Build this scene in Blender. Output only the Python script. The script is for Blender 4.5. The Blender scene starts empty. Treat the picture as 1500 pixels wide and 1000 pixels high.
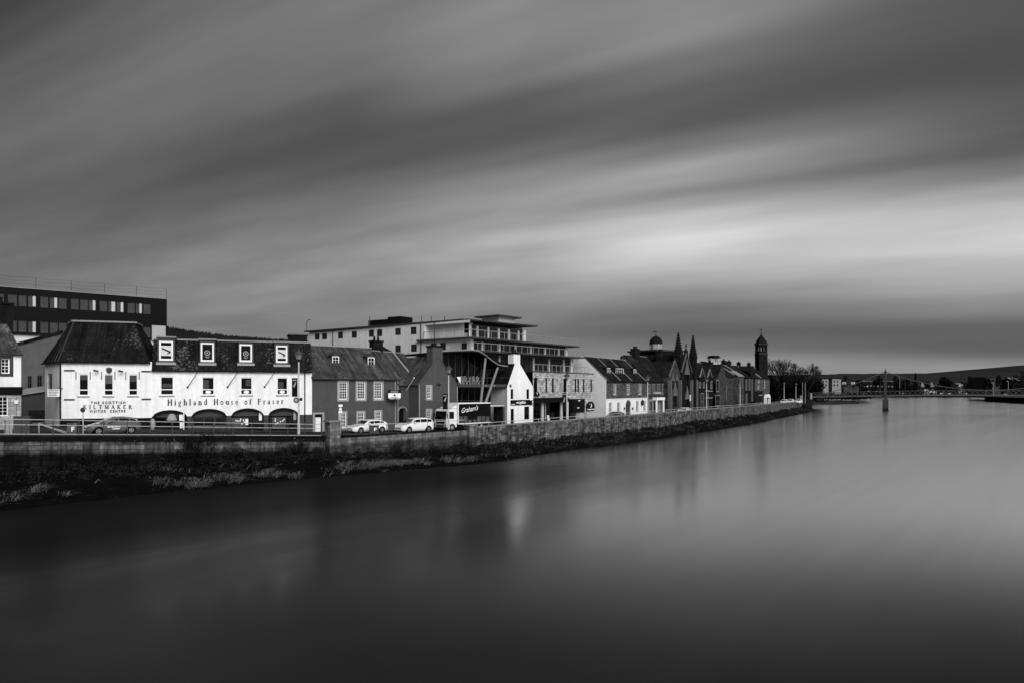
import bpy, math, random
from mathutils import Vector, Matrix
random.seed(11)
SC = bpy.context.scene
COL = SC.collection
F, HX, HY, CAMH = 1000.0, 750.0, 568.0, 8.0
V = Vector

def P(px, py, D):
    """point seen at pixel (px,py) of the 1500x1000 photograph, D metres deep"""
    return V(((px-HX)/F*D, D, CAMH+(HY-py)/F*D))
def G(px, D):
    return V(((px-HX)/F*D, D))

# ------------------------------------------------------------------ materials
MATS = {}
def mat(name, v, rough=.85, var=.2, ns=1.2, streak=0., brick=None, speck=None, bump=0., spec=.06,
        metal=0., courses=0., stain=None, coat=0.):
    m = bpy.data.materials.new(name); m.use_nodes = True
    nt = m.node_tree; N = nt.nodes; L = nt.links
    b = N['Principled BSDF']
    b.inputs['Roughness'].default_value = rough
    b.inputs['Specular IOR Level'].default_value = spec
    b.inputs['Metallic'].default_value = metal
    b.inputs['Coat Weight'].default_value = coat
    uv = N.new('ShaderNodeUVMap').outputs[0]
    def link(x, s):
        if isinstance(x, (int, float)): s.default_value = x
        else: L.new(x, s)
    def math_(op, a, c, clamp=False):
        n = N.new('ShaderNodeMath'); n.operation = op; n.use_clamp = clamp
        link(a, n.inputs[0]); link(c, n.inputs[1]); return n.outputs[0]
    def vec(sx, sy, off=0):
        n = N.new('ShaderNodeMapping'); L.new(uv, n.inputs['Vector'])
        n.inputs['Scale'].default_value = (sx, sy, 1); n.inputs['Location'].default_value = (off, off*.7, 0)
        return n.outputs[0]
    def noise(vv, sc, det=5, ro=.6):
        n = N.new('ShaderNodeTexNoise'); n.inputs['Scale'].default_value = sc
        n.inputs['Detail'].default_value = det; n.inputs['Roughness'].default_value = ro
        L.new(vv, n.inputs['Vector']); return n.outputs['Fac']
    def rng(x, a, c, d, e):
        n = N.new('ShaderNodeMapRange'); link(x, n.inputs[0])
        for i, q in enumerate((a, c, d, e)): n.inputs[i+1].default_value = q
        return n.outputs[0]
    c = v; h = None
    if var:
        n1 = noise(vec(1, 1), ns); c = math_('MULTIPLY', rng(n1, .28, .72, 1-var, 1+var), v)
        n2 = noise(vec(1, 1, 7.3), ns*6, 3); c = math_('MULTIPLY', c, rng(n2, .3, .7, 1-var*.5, 1+var*.5))
        h = n2
    if brick:
        w, hh, mort, bv = brick
        t = N.new('ShaderNodeTexBrick'); L.new(uv, t.inputs['Vector'])
        t.inputs['Scale'].default_value = 1; t.inputs['Brick Width'].default_value = w
        t.inputs['Row Height'].default_value = hh; t.inputs['Mortar Size'].default_value = min(w, hh)*.06
        t.inputs['Color1'].default_value = (1-bv,)*3+(1,); t.inputs['Color2'].default_value = (1+bv,)*3+(1,)
        t.inputs['Mortar'].default_value = (mort,)*3+(1,)
        c = math_('MULTIPLY', c, t.outputs['Color'])
        h = math_('ADD', h or .5, math_('MULTIPLY', t.outputs['Fac'], -.6))
    if courses:
        w = N.new('ShaderNodeTexWave'); w.bands_direction = 'Y'; w.wave_profile = 'SAW'
        L.new(vec(1, 1), w.inputs['Vector']); w.inputs['Scale'].default_value = .314/courses
        w.inputs['Distortion'].default_value = .6; w.inputs['Detail Scale'].default_value = 3
        c = math_('MULTIPLY', c, rng(w.outputs['Fac'], 0, 1, .7, 1.2)); h = w.outputs['Fac']
    if streak:
        n3 = noise(vec(2.2, .16, 3.1), 1.0, 4, .7); c = math_('MULTIPLY', c, rng(n3, .3, .7, 1-streak, 1+streak*.6))
    if stain:     # dirt with a ragged edge: (height in UV v, softness, factor below)
        hv, soft, fac = stain
        s = N.new('ShaderNodeSeparateXYZ'); L.new(uv, s.inputs[0])
        e = math_('ADD', s.outputs[1], math_('MULTIPLY', math_('SUBTRACT', noise(vec(.9, .25, 5), 1.0, 6, .7), .5), soft*3))
        c = math_('MULTIPLY', c, rng(e, hv-soft, hv+soft, fac, 1.))
    if speck:
        thr, sv, ss = speck
        n4 = noise(vec(1, 1, 11.7), ss, 3, .7); n5 = noise(vec(1, .45, 2.2), ss*.11, 3)
        k = rng(math_('ADD', n4, math_('MULTIPLY', math_('SUBTRACT', n5, .5), .95)), thr, thr+.06, 0, 1)
        mx = N.new('ShaderNodeMix'); mx.data_type = 'FLOAT'; L.new(k, mx.inputs[0]); link(c, mx.inputs[2]); mx.inputs[3].default_value = sv
        c = mx.outputs[0]
    if isinstance(c, (int, float)): b.inputs['Base Color'].default_value = (c, c, c, 1)
    else: L.new(c, b.inputs['Base Color'])
    if bump and h is not None:
        bp = N.new('ShaderNodeBump'); bp.inputs['Strength'].default_value = bump; bp.inputs['Distance'].default_value = .05
        L.new(h, bp.inputs['Height']); L.new(bp.outputs[0], b.inputs['Normal'])
    MATS[name] = m
    return m

white = mat('white_render', .80, .9, .10, .35, streak=.13)
strut = mat('strut_steel', .2, .5, .1, 3.)
offwhite = mat('pale_render', .62, .9, .06, .5, streak=.08)
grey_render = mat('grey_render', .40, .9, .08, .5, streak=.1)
hotel_r = mat('hotel_render', .56, .9, .08, .4, streak=.16)
brown = mat('dark_render', .072, .9, .12, .9, streak=.12)
midgrey = mat('mid_grey_paint', .055, .8, .1, 1.)
charcoal = mat('charcoal_cladding', .0055, .6, .1, .6)
black = mat('black_paint', .006, .5, .1, 2.)
trim = mat('pale_trim', .30, .8, .12, 2.)
wpaint = mat('white_paint', .78, .5, .04, 2.)
steel = mat('painted_steel', .42, .45, .08, 3., spec=.5)
dsteel = mat('dark_steel', .03, .5, .1, 3., spec=.5)
slate = mat('wet_slate', .012, .8, .6, .8, courses=.24, streak=.85, speck=(.612, .085, 4.2), bump=.4)
slate2 = mat('lichen_slate', .055, .85, .55, .7, courses=.22, streak=.75, speck=(.635, .15, 5.), bump=.4)
slate3 = mat('worn_slate', .012, .85, .6, .7, courses=.22, streak=.75, speck=(.64, .065, 4.5), bump=.4)
lead = mat('lead_flashing', .22, .6, .2, 2.)
stone = mat('pale_ashlar', .36, .9, .25, 1., brick=(.7, .34, .45, .42), bump=.3)
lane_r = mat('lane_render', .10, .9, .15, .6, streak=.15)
rail_m = mat('balcony_steel', .26, .5, .1, 3., spec=.3)
light_edge = mat('weathered_coping', .11, .9, .3, 2., streak=.3)
stone2 = mat('rubble_stone', .085, .9, .3, 1.2, brick=(.5, .26, .5, .45), streak=.25, bump=.4)
dstone = mat('sooty_stone', .052, .9, .5, 1., brick=(.6, .3, .6, .4), streak=.6, bump=.3)
bstone = mat('blackened_stone', .011, .9, .6, .8, streak=.6, bump=.3)
cstone = mat('coping_stone', .20, .9, .3, 1.5, streak=.3)
emb = mat('embankment_stone', .10, .95, .55, .7, brick=(1.1, .38, .45, .4), streak=.8, stain=(2.15, .3, .05), bump=.5)
emb2 = mat('parapet_stone', .15, .95, .35, .9, brick=(.8, .34, .5, .3), streak=.6, stain=(2.35, .12, .34), bump=.5)
emb3 = mat('rubble_parapet', .10, .95, .55, 1.2, brick=(.66, .30, .38, .6), streak=.9, bump=.5)
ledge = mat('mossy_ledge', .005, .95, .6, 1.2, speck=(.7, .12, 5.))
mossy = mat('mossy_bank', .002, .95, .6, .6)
asphalt = mat('asphalt', .016, .8, .3, 1.5)
paving = mat('paving', .035, .9, .2, 1., brick=(.6, .6, .6, .15))
earth = mat('earth', .03, .95, .3, .05)
gravel_m = mat('shingle', .02, .95, .5, .4)
glass = mat('dark_glass', .004, .06, 0, spec=.3)
oglass = mat('office_glass', .055, .12, .25, .35, spec=.5)  # lightened base colour stands in for sky reflected by the panes
hglass = mat('hotel_glass', .014, .12, .4, .5, spec=.2)
rglass = mat('restaurant_glass', .003, .08, 0, spec=.2)
wood = mat('dark_wood', .016, .7, .25, 2.)
blind = mat('blind_cloth', .5, .9, .05, 1.)
letter = mat('black_lettering', .012, .5, 0)
wletter = mat('white_lettering', .8, .5, 0)
carwhite = mat('white_car_paint', .78, .3, .02, 1., spec=.5, coat=.6)
cargrey = mat('dark_car_paint', .085, .3, .04, 1., spec=.6, coat=1.)
rubber = mat('tyre_rubber', .01, .9, .1, 5.)
alloy = mat('alloy_wheel', .45, .35, .1, 5., metal=.6)
pole_m = mat('lamp_pole_paint', .5, .5, .1, 2.)
lampglass = mat('lamp_glass', .2, .25, .1, 4., spec=.5)
headglass = mat('headlamp_glass', .55, .1, .1, 4., spec=.6)
leafdark = mat('dark_foliage', .006, .9, .4, .3)
leafmid = mat('dull_foliage', .022, .9, .5, .3)
deadgrass = mat('dead_grass', .15, .9, .95, .3)
undergrowth_m = mat('undergrowth', .015, .95, .9, .3)
bark = mat('bark', .014, .95, .3, 3.)
hillm = mat('moorland', .020, .95, .35, .012)
forestm = mat('conifer_forest', .012, .95, .45, .05)

# ------------------------------------------------------------------ mesh builder
OFF = {}
class MB:
    def __init__(s): s.v = []; s.f = []; s.vo = {}
    def face(s, *pts):
        k = len(s.v); s.v += [V(p) for p in pts]; s.f.append(tuple(range(k, k+len(pts)))); return s
    def box(s, o, a, b, c):
        o = V(o); a = V(a); b = V(b); c = V(c); k = len(s.v)
        if a.cross(b).dot(c) < 0: a, b = b, a
        s.v += [o, o+a, o+a+b, o+b, o+c, o+a+c, o+a+b+c, o+b+c]
        s.f += [tuple(k+i for i in q) for q in ((3,2,1,0),(4,5,6,7),(0,1,5,4),(1,2,6,5),(2,3,7,6),(3,0,4,7))]
        return s
    def cbox(s, c, sx, sy, sz, rz=0.):
        a = V((math.cos(rz), math.sin(rz), 0)); b = V((-a.y, a.x, 0))
        return s.box(V(c)-a*sx/2-b*sy/2, a*sx, b*sy, V((0, 0, sz)))
    def slab(s, pts, d):
        """polygon pts extruded by vector d"""
        d = V(d); k = len(s.v); n = len(pts); pts = [V(p) for p in pts]
        nn = V((0, 0, 0))
        for i in range(n): nn += pts[i].cross(pts[(i+1) % n])
        if nn.dot(d) < 0: pts = pts[::-1]
        s.v += pts + [p+d for p in pts]
        s.f.append(tuple(range(k+n-1, k-1, -1))); s.f.append(tuple(range(k+n, k+2*n)))
        for i in range(n):
            j = (i+1) % n; s.f.append((k+i, k+j, k+n+j, k+n+i))
        return s
    def tube(s, p0, p1, r0, r1=None, n=8, cap=True):
        r1 = r0 if r1 is None else r1
        p0 = V(p0); p1 = V(p1); d = (p1-p0).normalized()
        a = d.cross(V((0, 0, 1)) if abs(d.z) < .9 else V((1, 0, 0))).normalized(); b = d.cross(a)
        k = len(s.v)
        for p, r in ((p0, r0), (p1, r1)):
            for i in range(n):
                t = 2*math.pi*i/n; s.v.append(p+(a*math.cos(t)+b*math.sin(t))*r)
        for i in range(n):
            j = (i+1) % n; s.f.append((k+i, k+n+i, k+n+j, k+j))
        if cap: s.f.append(tuple(range(k, k+n))); s.f.append(tuple(range(k+2*n-1, k+n-1, -1)))
        return s
    def path(s, pts, r, n=6):
        for a, b in zip(pts[:-1], pts[1:]): s.tube(a, b, r, r, n)
        return s
    def lathe(s, c, prof, n=12, ph=0.):
        c = V(c); k = len(s.v)
        for r, z in prof:
            for i in range(n):
                t = 2*math.pi*i/n+ph; s.v.append(c+V((r*math.cos(t), r*math.sin(t), z)))
        for q in range(len(prof)-1):
            for i in range(n):
                j = (i+1) % n; s.f.append((k+q*n+i, k+q*n+j, k+(q+1)*n+j, k+(q+1)*n+i))
        s.f.append(tuple(k+i for i in range(n-1, -1, -1))); s.f.append(tuple(k+(len(prof)-1)*n+i for i in range(n)))
        return s
    def build(s, name, m, parent=None, smooth=False):
        off = OFF.get(parent.name, V((0, 0, 0))) if parent else V((0, 0, 0))
        if parent is None and s.v:
            lo = V((min(p.x for p in s.v), min(p.y for p in s.v), min(p.z for p in s.v)))
            hi = V((max(p.x for p in s.v), max(p.y for p in s.v), 0)); off = V(((lo.x+hi.x)/2, (lo.y+hi.y)/2, lo.z))
        me = bpy.data.meshes.new(name)
        me.from_pydata([p-off for p in s.v], [], s.f); me.update()
        uvl = me.uv_layers.new(name='UVMap').data
        co = [p for p in s.v]
        for p in me.polygons:
            n = p.normal
            if abs(n.z) < .98:
                t = V((-n.y, n.x, 0)).normalized(); b = n.cross(t)
                if b.z < 0: b = -b
                if abs(n.z) < .05: b = V((0, 0, 1))
            else: t = V((1, 0, 0)); b = V((0, 1, 0))
            for li in p.loop_indices:
                vi = me.loops[li].vertex_index; q = co[vi]; uvl[li].uv = (q.dot(t), q.dot(b)+s.vo.get(vi, 0.))
        if smooth: me.polygons.foreach_set('use_smooth', [True]*len(me.polygons))
        me.materials.append(m)
        o = bpy.data.objects.new(name, me); COL.objects.link(o)
        if parent: o.parent = parent; OFF[o.name] = off
        else: o.location = off; OFF[o.name] = off
        return o

def tag(o, label=None, cat=None, group=None, kind=None):
    if label: o['label'] = label
    if cat: o['category'] = cat
    if group: o['group'] = group
    if kind: o['kind'] = kind
    return o
def thing(name, label, cat, loc, group=None):
    o = bpy.data.objects.new(name, None); COL.objects.link(o); o.empty_display_size = .5
    o.location = V(loc); OFF[o.name] = V(loc)
    return tag(o, label, cat, group)
def children(o): return [c for c in o.children]
def copy_tree(o, parent=None):
    c = o.copy(); COL.objects.link(c)
    if parent: c.parent = parent
    for ch in children(o): copy_tree(ch, c)
    return c

# ------------------------------------------------------------------ facade frames
class Fr:
    """a vertical facade plane from A to B (plan points); n points to the river"""
    def __init__(s, A, B):
        s.o = V(A); d = V(B)-V(A); s.L = d.length; s.u = d.normalized(); s.n = V((s.u.y, -s.u.x))
    def W(s, u, z, off=0.):
        q = s.o+s.u*u+s.n*off; return V((q.x, q.y, z))
    def at(s, px, py=HY, off=0.):
        o = s.o+s.n*off; k = (px-HX)/F
        # o.x+u.x*t = k*(o.y+u.y*t)
        t = (k*o.y-o.x)/(s.u.x-k*s.u.y); D = o.y+s.u.y*t
        return t, CAMH+(HY-py)/F*D
    def rect(s, r, off=0.):
        x0, y0, x1, y1 = r; xm = (x0+x1)/2
        return s.at(x0, off=off)[0], s.at(xm, y1, off)[1], s.at(x1, off=off)[0], s.at(xm, y0, off)[1]
    def U(s): return V((s.u.x, s.u.y, 0))
    def Nn(s): return V((s.n.x, s.n.y, 0))
Z = V((0, 0, 1))

def fbox(mb, fr, u0, z0, u1, z1, o0, o1):
    """box on a facade from off o0 to o1"""
    return mb.box(fr.W(u0, z0, o0), fr.U()*(u1-u0), fr.Nn()*(o1-o0), Z*(z1-z0))

def wall(mb, fr, u0, u1, z0, z1, holes=(), dep=.18, off=0.):
    us = sorted({u0, u1, *[h[0] for h in holes], *[h[2] for h in holes]})
    zs = sorted({z0, z1, *[h[1] for h in holes], *[h[3] for h in holes]})
    us = [u for u in us if u0-1e-6 <= u <= u1+1e-6]; zs = [z for z in zs if z0-1e-6 <= z <= z1+1e-6]
    for a, b in zip(us[:-1], us[1:]):
        for c, d in zip(zs[:-1], zs[1:]):
            um, zm = (a+b)/2, (c+d)/2
            if any(h[0] < um < h[2] and h[1] < zm < h[3] for h in holes): continue
            mb.face(fr.W(a, c, off), fr.W(b, c, off), fr.W(b, d, off), fr.W(a, d, off))
    for a, c, b, d in holes:
        q = off-dep
        mb.face(fr.W(a, c, off), fr.W(b, c, off), fr.W(b, c, q), fr.W(a, c, q))
        mb.face(fr.W(a, d, off), fr.W(a, d, q), fr.W(b, d, q), fr.W(b, d, off))
        mb.face(fr.W(a, c, off), fr.W(a, c, q), fr.W(a, d, q), fr.W(a, d, off))
        mb.face(fr.W(b, c, off), fr.W(b, d, off), fr.W(b, d, q), fr.W(b, c, q))

def sides(mb, fr, u0, u1, z0, z1, depth, left=True, right=True, back=True):
    if left: mb.face(fr.W(u0, z0, -depth), fr.W(u0, z0), fr.W(u0, z1), fr.W(u0, z1, -depth))
    if right: mb.face(fr.W(u1, z0), fr.W(u1, z0, -depth), fr.W(u1, z1, -depth), fr.W(u1, z1))
    if back: mb.face(fr.W(u1, z0, -depth), fr.W(u0, z0, -depth), fr.W(u0, z1, -depth), fr.W(u1, z1, -depth))

def window(root, fr, h, cols=2, rows=2, fm=None, gm=None, dep=.16, fw=.07, bar=.035, sill=None, surround=None,
           sw=.14, transom=None, off=0., name='window', label=None):
    fm = fm or wpaint; gm = gm or glass
    a, c, b, d = h; q0, q1 = off-dep, off-dep+.07
    m = MB()
    fbox(m, fr, a, c, a+fw, d, q0, q1); fbox(m, fr, b-fw, c, b, d, q0, q1)
    fbox(m, fr, a+fw, c, b-fw, c+fw*1.2, q0, q1); fbox(m, fr, a+fw, d-fw, b-fw, d, q0, q1)
    ia, ib, ic, id_ = a+fw, b-fw, c+fw*1.2, d-fw
    if transom:
        zt = c+(d-c)*transom; fbox(m, fr, ia, zt-fw*.5, ib, zt+fw*.5, q0+.005, q1+.005)
    for i in range(1, cols):
        x = ia+(ib-ia)*i/cols; fbox(m, fr, x-bar/2, ic, x+bar/2, id_, q0+.012, q1-.012)
    for j in range(1, rows):
        z = ic+(id_-ic)*j/rows; w = bar*1.8 if (rows % 2 == 0 and j == rows//2 and rows > 2) else bar
        fbox(m, fr, ia, z-w/2, ib, z+w/2, q0+.008, q1-.008)
    o = m.build(name, fm, root)
    if label: o['label'] = label
    MB().face(fr.W(ia-.01, ic-.01, q0+.025), fr.W(ib+.01, ic-.01, q0+.025), fr.W(ib+.01, id_+.01, q0+.025), fr.W(ia-.01, id_+.01, q0+.025)).build('pane', gm, o)
    if sill:
        fbox(MB(), fr, a-.08, c-.11, b+.08, c-.002, off-dep, off+.09).build('sill', sill, o)
    if surround:
        s = MB()
        fbox(s, fr, a-sw, c-(.0 if sill else sw), a-.002, d+sw, off-.01, off+.035); fbox(s, fr, b+.002, c-(.0 if sill else sw), b+sw, d+sw, off-.01, off+.035)
        fbox(s, fr, a-.002, d+.002, b+.002, d+sw, off-.01, off+.032)
        if not sill: fbox(s, fr, a-.002, c-sw, b+.002, c-.002, off-.01, off+.032)
        s.build('surround', surround, o)
    return o

def roof_slope(mb, p0, p1, p2, p3, th=.12):
    """sloping quad with thickness (p0,p1 eaves, p2,p3 ridge)"""
    p0, p1, p2, p3 = map(V, (p0, p1, p2, p3)); n = (p1-p0).cross(p3-p0).normalized()
    if n.z < 0: n = -n
    mb.slab([p0, p1, p2, p3], n*th)

def gable_roof(root, fr, u0, u1, ze, zr, half, m=slate3, over=.25, side=.15, lead_ridge=True, back=True):
    """ridge runs along the facade"""
    r = MB(); k = (zr-ze)/half
    roof_slope(r, fr.W(u0-side, ze-k*over, over), fr.W(u1+side, ze-k*over, over), fr.W(u1+side, zr, -half), fr.W(u0-side, zr, -half))
    o = r.build('roof', m, root)
    if back:
        r = MB(); roof_slope(r, fr.W(u1+side, ze-k*over, -2*half-over), fr.W(u0-side, ze-k*over, -2*half-over), fr.W(u0-side, zr, -half-.01), fr.W(u1+side, zr, -half-.01))
        r.build('rear_slope', m, o)
    if lead_ridge:
        MB().tube(fr.W(u0-side, zr+.1, -half), fr.W(u1+side, zr+.1, -half), .1, .1, 6).build('ridge_tiles', lead, o)
    return o

def gable_ends(mb, fr, u0, u1, ze, zr, half):
    for u, s in ((u0, 1), (u1, -1)):
        mb.face(fr.W(u, ze, 0), fr.W(u, zr, -half), fr.W(u, ze, -2*half))

def chimney(root, c, sx, sy, z0, z1, rz, m, pots=3, cap=None):
    b = MB(); b.cbox((c.x, c.y, z0), sx, sy, z1-z0, rz); o = b.build('chimney', m, root)
    k = MB(); k.cbox((c.x, c.y, z1), sx+.2, sy+.2, .18, rz); k.build('chimney_cap', cap or m, o)
    for i in range(pots):
        t = (i-(pots-1)/2)*sx*.8/max(pots, 1)
        MB().lathe((c.x+math.cos(rz)*t, c.y+math.sin(rz)*t, z1+.18), [(.14, 0), (.16, .05), (.11, .45), (.13, .5), (.1, .52)], 8).build('chimney_pot', bstone, o)
    return o
def rz_of(fr): return math.atan2(fr.u.y, fr.u.x)

def downpipe(root, fr, px, z0, z1, m=trim, off=.08):
    u = fr.at(px)[0]
    return MB().tube(fr.W(u, z0, off), fr.W(u, z1, off), .055, .055, 6).build('downpipe', m, root)

# ------------------------------------------------------------------ lettering
def slabtext(root, fr, txt, px0, px1, py_top, py_base, m, off=.02, thick=.03, name='lettering', sans_bold=0., track=1.):
    """sans lettering fitted between two pixels on a facade"""
    cu = bpy.data.curves.new('t', 'FONT'); cu.body = txt; cu.extrude = 0; cu.offset = sans_bold; cu.resolution_u = 2; cu.space_character = track
    to = bpy.data.objects.new('t', cu); COL.objects.link(to)
    dg = bpy.context.evaluated_depsgraph_get(); dg.update()
    me = to.evaluated_get(dg).to_mesh()
    vs = [v.co.copy() for v in me.vertices]; fs = [tuple(p.vertices) for p in me.polygons]
    x0 = min(v.x for v in vs); x1 = max(v.x for v in vs)
    cap = .729 if any(c.isupper() or c.isdigit() for c in txt) else .55
    bpy.data.objects.remove(to); bpy.data.curves.remove(cu)
    u0, _ = fr.at(px0); u1, _ = fr.at(px1); pm = (px0+px1)/2
    zt = fr.at(pm, py_top)[1]; zb = fr.at(pm, py_base)[1]
    b = MB(); k = 0
    b.v = [fr.W(u0+(v.x-x0)/(x1-x0)*(u1-u0), zb+v.y/cap*(zt-zb), off+thick) for v in vs]; b.f = list(fs)
    n = len(b.v); b.v += [p-fr.Nn()*thick for p in b.v]; 
    edge = {}
    for f in fs:
        for i in range(len(f)):
            e = (f[i], f[(i+1) % len(f)]); edge[e] = 1
    for (p, q) in list(edge):
        if (q, p) not in edge: b.f.append((q, p, p+n, q+n))
    return b.build(name, m, root)

# serif stroke alphabet: strokes (x0,y0,x1,y1,width) and arcs ('a',cx,cy,rx,ry,a0,a1,w)
TH, TN = .19, .085
def sf(x, y, w=.3): return (x-w/2, y, x+w/2, y, .05)
GL = {
 'H': (.86, [(.17,0,.17,1,TH),(.69,0,.69,1,TH),(.17,.52,.69,.52,TN),sf(.17,.025),sf(.17,.975),sf(.69,.025),sf(.69,.975)]),
 'F': (.70, [(.17,0,.17,1,TH),(.17,.965,.64,.965,.07),(.17,.53,.52,.53,.06),(.62,.8,.62,1,.06),(.52,.44,.52,.62,.05),sf(.17,.025,.34)]),
 'i': (.34, [(.17,0,.17,.66,TH),sf(.17,.025),(.04,.64,.17,.64,.05),('a',.17,.9,.045,.045,0,360,.09)]),
 'l': (.34, [(.17,0,.17,1.02,TH),sf(.17,.025),(.04,1.,.17,1.,.05)]),
 'h': (.66, [(.17,0,.17,1.02,TH),sf(.17,.025),(.04,1.,.17,1.,.05),('a',.34,.47,.17,.17,170,10,.08),(.51,0,.51,.5,TH),sf(.51,.025)]),
 'n': (.66, [(.17,0,.17,.66,TH),sf(.17,.025),(.04,.64,.17,.64,.05),('a',.34,.47,.17,.17,170,10,.08),(.51,0,.51,.5,TH),sf(.51,.025)]),
 'u': (.66, [(.17,.2,.17,.66,TH),(.04,.64,.17,.64,.05),('a',.34,.2,.17,.16,180,350,.08),(.51,0,.51,.66,TH),(.38,.64,.51,.64,.05),(.51,.025,.64,.025,.05)]),
 'r': (.48, [(.17,0,.17,.66,TH),sf(.17,.025,.32),(.04,.64,.17,.64,.05),('a',.33,.47,.15,.16,170,50,.09),(.40,.56,.43,.56,.13)]),
 'o': (.60, [('a',.30,.33,.21,.30,0,360,.115)]),
 'd': (.64, [('a',.28,.33,.19,.30,40,320,.11),(.47,0,.47,1.02,TH),(.34,1.,.47,1.,.05),(.47,.025,.6,.025,.05)]),
 'a': (.58, [('a',.25,.17,.15,.15,0,360,.09),('a',.25,.48,.15,.15,160,0,.08),(.40,.05,.40,.5,TH*.9),(.40,.03,.54,.03,.05)]),
 'g': (.58, [('a',.26,.43,.16,.19,0,360,.1),('a',.27,-.12,.2,.14,0,360,.075),(.14,.25,.14,.06,.07),(.14,.06,.4,.02,.07),(.4,.6,.54,.64,.06)]),
 's': (.48, [('a',.23,.48,.13,.14,20,270,.085),('a',.23,.18,.14,.15,90,-160,.085)]),
 'e': (.54, [('a',.27,.33,.19,.30,0,320,.1),(.1,.36,.46,.36,.055)]),
 'f': (.42, [(.17,0,.17,.8,TH),sf(.17,.025,.32),('a',.30,.8,.13,.18,180,40,.08),(.04,.64,.34,.64,.05),(.37,.9,.4,.9,.11)]),
 'K': (.86, [(.17,0,.17,1,.19),(.25,.45,.68,.98,.07),(.33,.55,.72,.02,.17),sf(.17,.03,.36),sf(.17,.97,.36),sf(.68,.97,.3),sf(.72,.03,.3)]),
 'I': (.40, [(.2,0,.2,1,.19),sf(.2,.03,.36),sf(.2,.97,.36)]),
 'L': (.74, [(.17,0,.17,1,.19),(.17,.04,.64,.04,.08),(.63,0,.63,.26,.07),sf(.17,.97,.36)]),
 'T': (.80, [(.40,0,.40,1,.19),(.06,.96,.74,.96,.08),(.07,.76,.07,1,.07),(.73,.76,.73,1,.07),sf(.4,.03,.36)]),
 'M': (1.06,[(.17,0,.17,1,.07),(.2,.98,.53,.05,.19),(.53,.05,.84,.98,.07),(.87,0,.87,1,.19),sf(.17,.03),sf(.87,.03,.36),sf(.15,.97,.24),sf(.9,.97,.28)]),
 'A': (.88, [(.14,0,.42,.98,.07),(.43,1,.74,0,.19),(.24,.33,.6,.33,.06),sf(.14,.03),sf(.74,.03,.34)]),
 'E': (.76, [(.17,0,.17,1,.19),(.17,.04,.64,.04,.08),(.17,.96,.62,.96,.08),(.17,.52,.5,.52,.06),(.63,0,.63,.24,.06),(.61,.78,.61,1,.06)]),
 'R': (.86, [(.17,0,.17,1,.19),('a',.38,.75,.2,.22,90,-90,.15),(.17,.97,.38,.97,.06),(.17,.53,.4,.53,.06),(.42,.5,.72,.02,.17),sf(.17,.03,.36),sf(.74,.03,.24)]),
 ' ': (.45, []),
}
def seriftext(root, fr, txt, px0, px1, py_top, py_base, m, track=.35, off=.02, thick=.04, py_top2=None, py_base2=None, name='lettering'):
    adv = [GL[c][0]+track for c in txt]; tot = sum(adv)-track
    u0 = fr.at(px0)[0]; u1 = fr.at(px1)[0]
    b = MB(); x = 0.
    def put(x, y):
        t = x/tot; u = u0+(u1-u0)*t
        pt = py_top+((py_top2 if py_top2 is not None else py_top)-py_top)*t; pb = py_base+((py_base2 if py_base2 is not None else py_base)-py_base)*t
        px = px0+(px1-px0)*t
        zt = fr.at(px, pt)[1]; zb = fr.at(px, pb)[1]
        return fr.W(u, zb+(zt-zb)*y, off)
    sc = (u1-u0)/tot
    zh = fr.at((px0+px1)/2, py_top)[1]-fr.at((px0+px1)/2, py_base)[1]; ax = zh/sc   # keep stroke widths even
    lay = [0]
    def stroke(x0, y0, x1, y1, w):
        lay[0] = (lay[0]+1) % 5
        dx, dy = (x1-x0), (y1-y0)*ax; l = math.hypot(dx, dy) or 1; nx, ny = -dy/l*w/2*min(1, ax)**.5, dx/l*w/2
        q = [(x0+nx, y0+ny/ax), (x0-nx, y0-ny/ax), (x1-nx, y1-ny/ax), (x1+nx, y1+ny/ax)]
        b.slab([put(*p) for p in q], fr.Nn()*(thick+lay[0]*.0017))
    for c, a in zip(txt, adv):
        for s in GL[c][1]:
            if s[0] == 'a':
                _, cx, cy, rx, ry, a0, a1, w = s; n = max(4, int(abs(a1-a0)/30))
                pts = [(x+cx+rx*math.cos(math.radians(a0+(a1-a0)*i/n)), cy+ry*math.sin(math.radians(a0+(a1-a0)*i/n))) for i in range(n+1)]
                for (p, q) in zip(pts[:-1], pts[1:]): stroke(p[0], p[1], q[0], q[1], w)
            else: stroke(x+s[0], s[1], x+s[2], s[3], s[4])
        x += a
    return b.build(name, m, root)
# ------------------------------------------------------------------ camera, light, sky
cam = bpy.data.cameras.new('camera'); co = bpy.data.objects.new('camera', cam); COL.objects.link(co)
co.location = (0, 0, CAMH); co.rotation_euler = (math.radians(90), 0, 0)
cam.lens = 24; cam.sensor_width = 36; cam.shift_y = 68/1500; cam.clip_start = .1; cam.clip_end = 20000
SC.camera = co
SC.view_settings.view_transform = 'Standard'; SC.view_settings.look = 'None'; SC.view_settings.gamma = 1
SC.view_settings.exposure = 1.3
EXPF = 2**1.3
SUN_AZ, SUN_EL = math.radians(154), math.radians(32)     # azimuth from +Y clockwise: behind the camera, to the right
sl = bpy.data.lights.new('sun', 'SUN'); sl.energy = 1.5; sl.angle = math.radians(42); sl.color = (1, 1, 1)
so = bpy.data.objects.new('sun', sl); COL.objects.link(so)
sd = V((math.sin(SUN_AZ)*math.cos(SUN_EL), math.cos(SUN_AZ)*math.cos(SUN_EL), math.sin(SUN_EL)))
so.rotation_euler = (-sd).to_track_quat('-Z', 'Y').to_euler()

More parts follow.
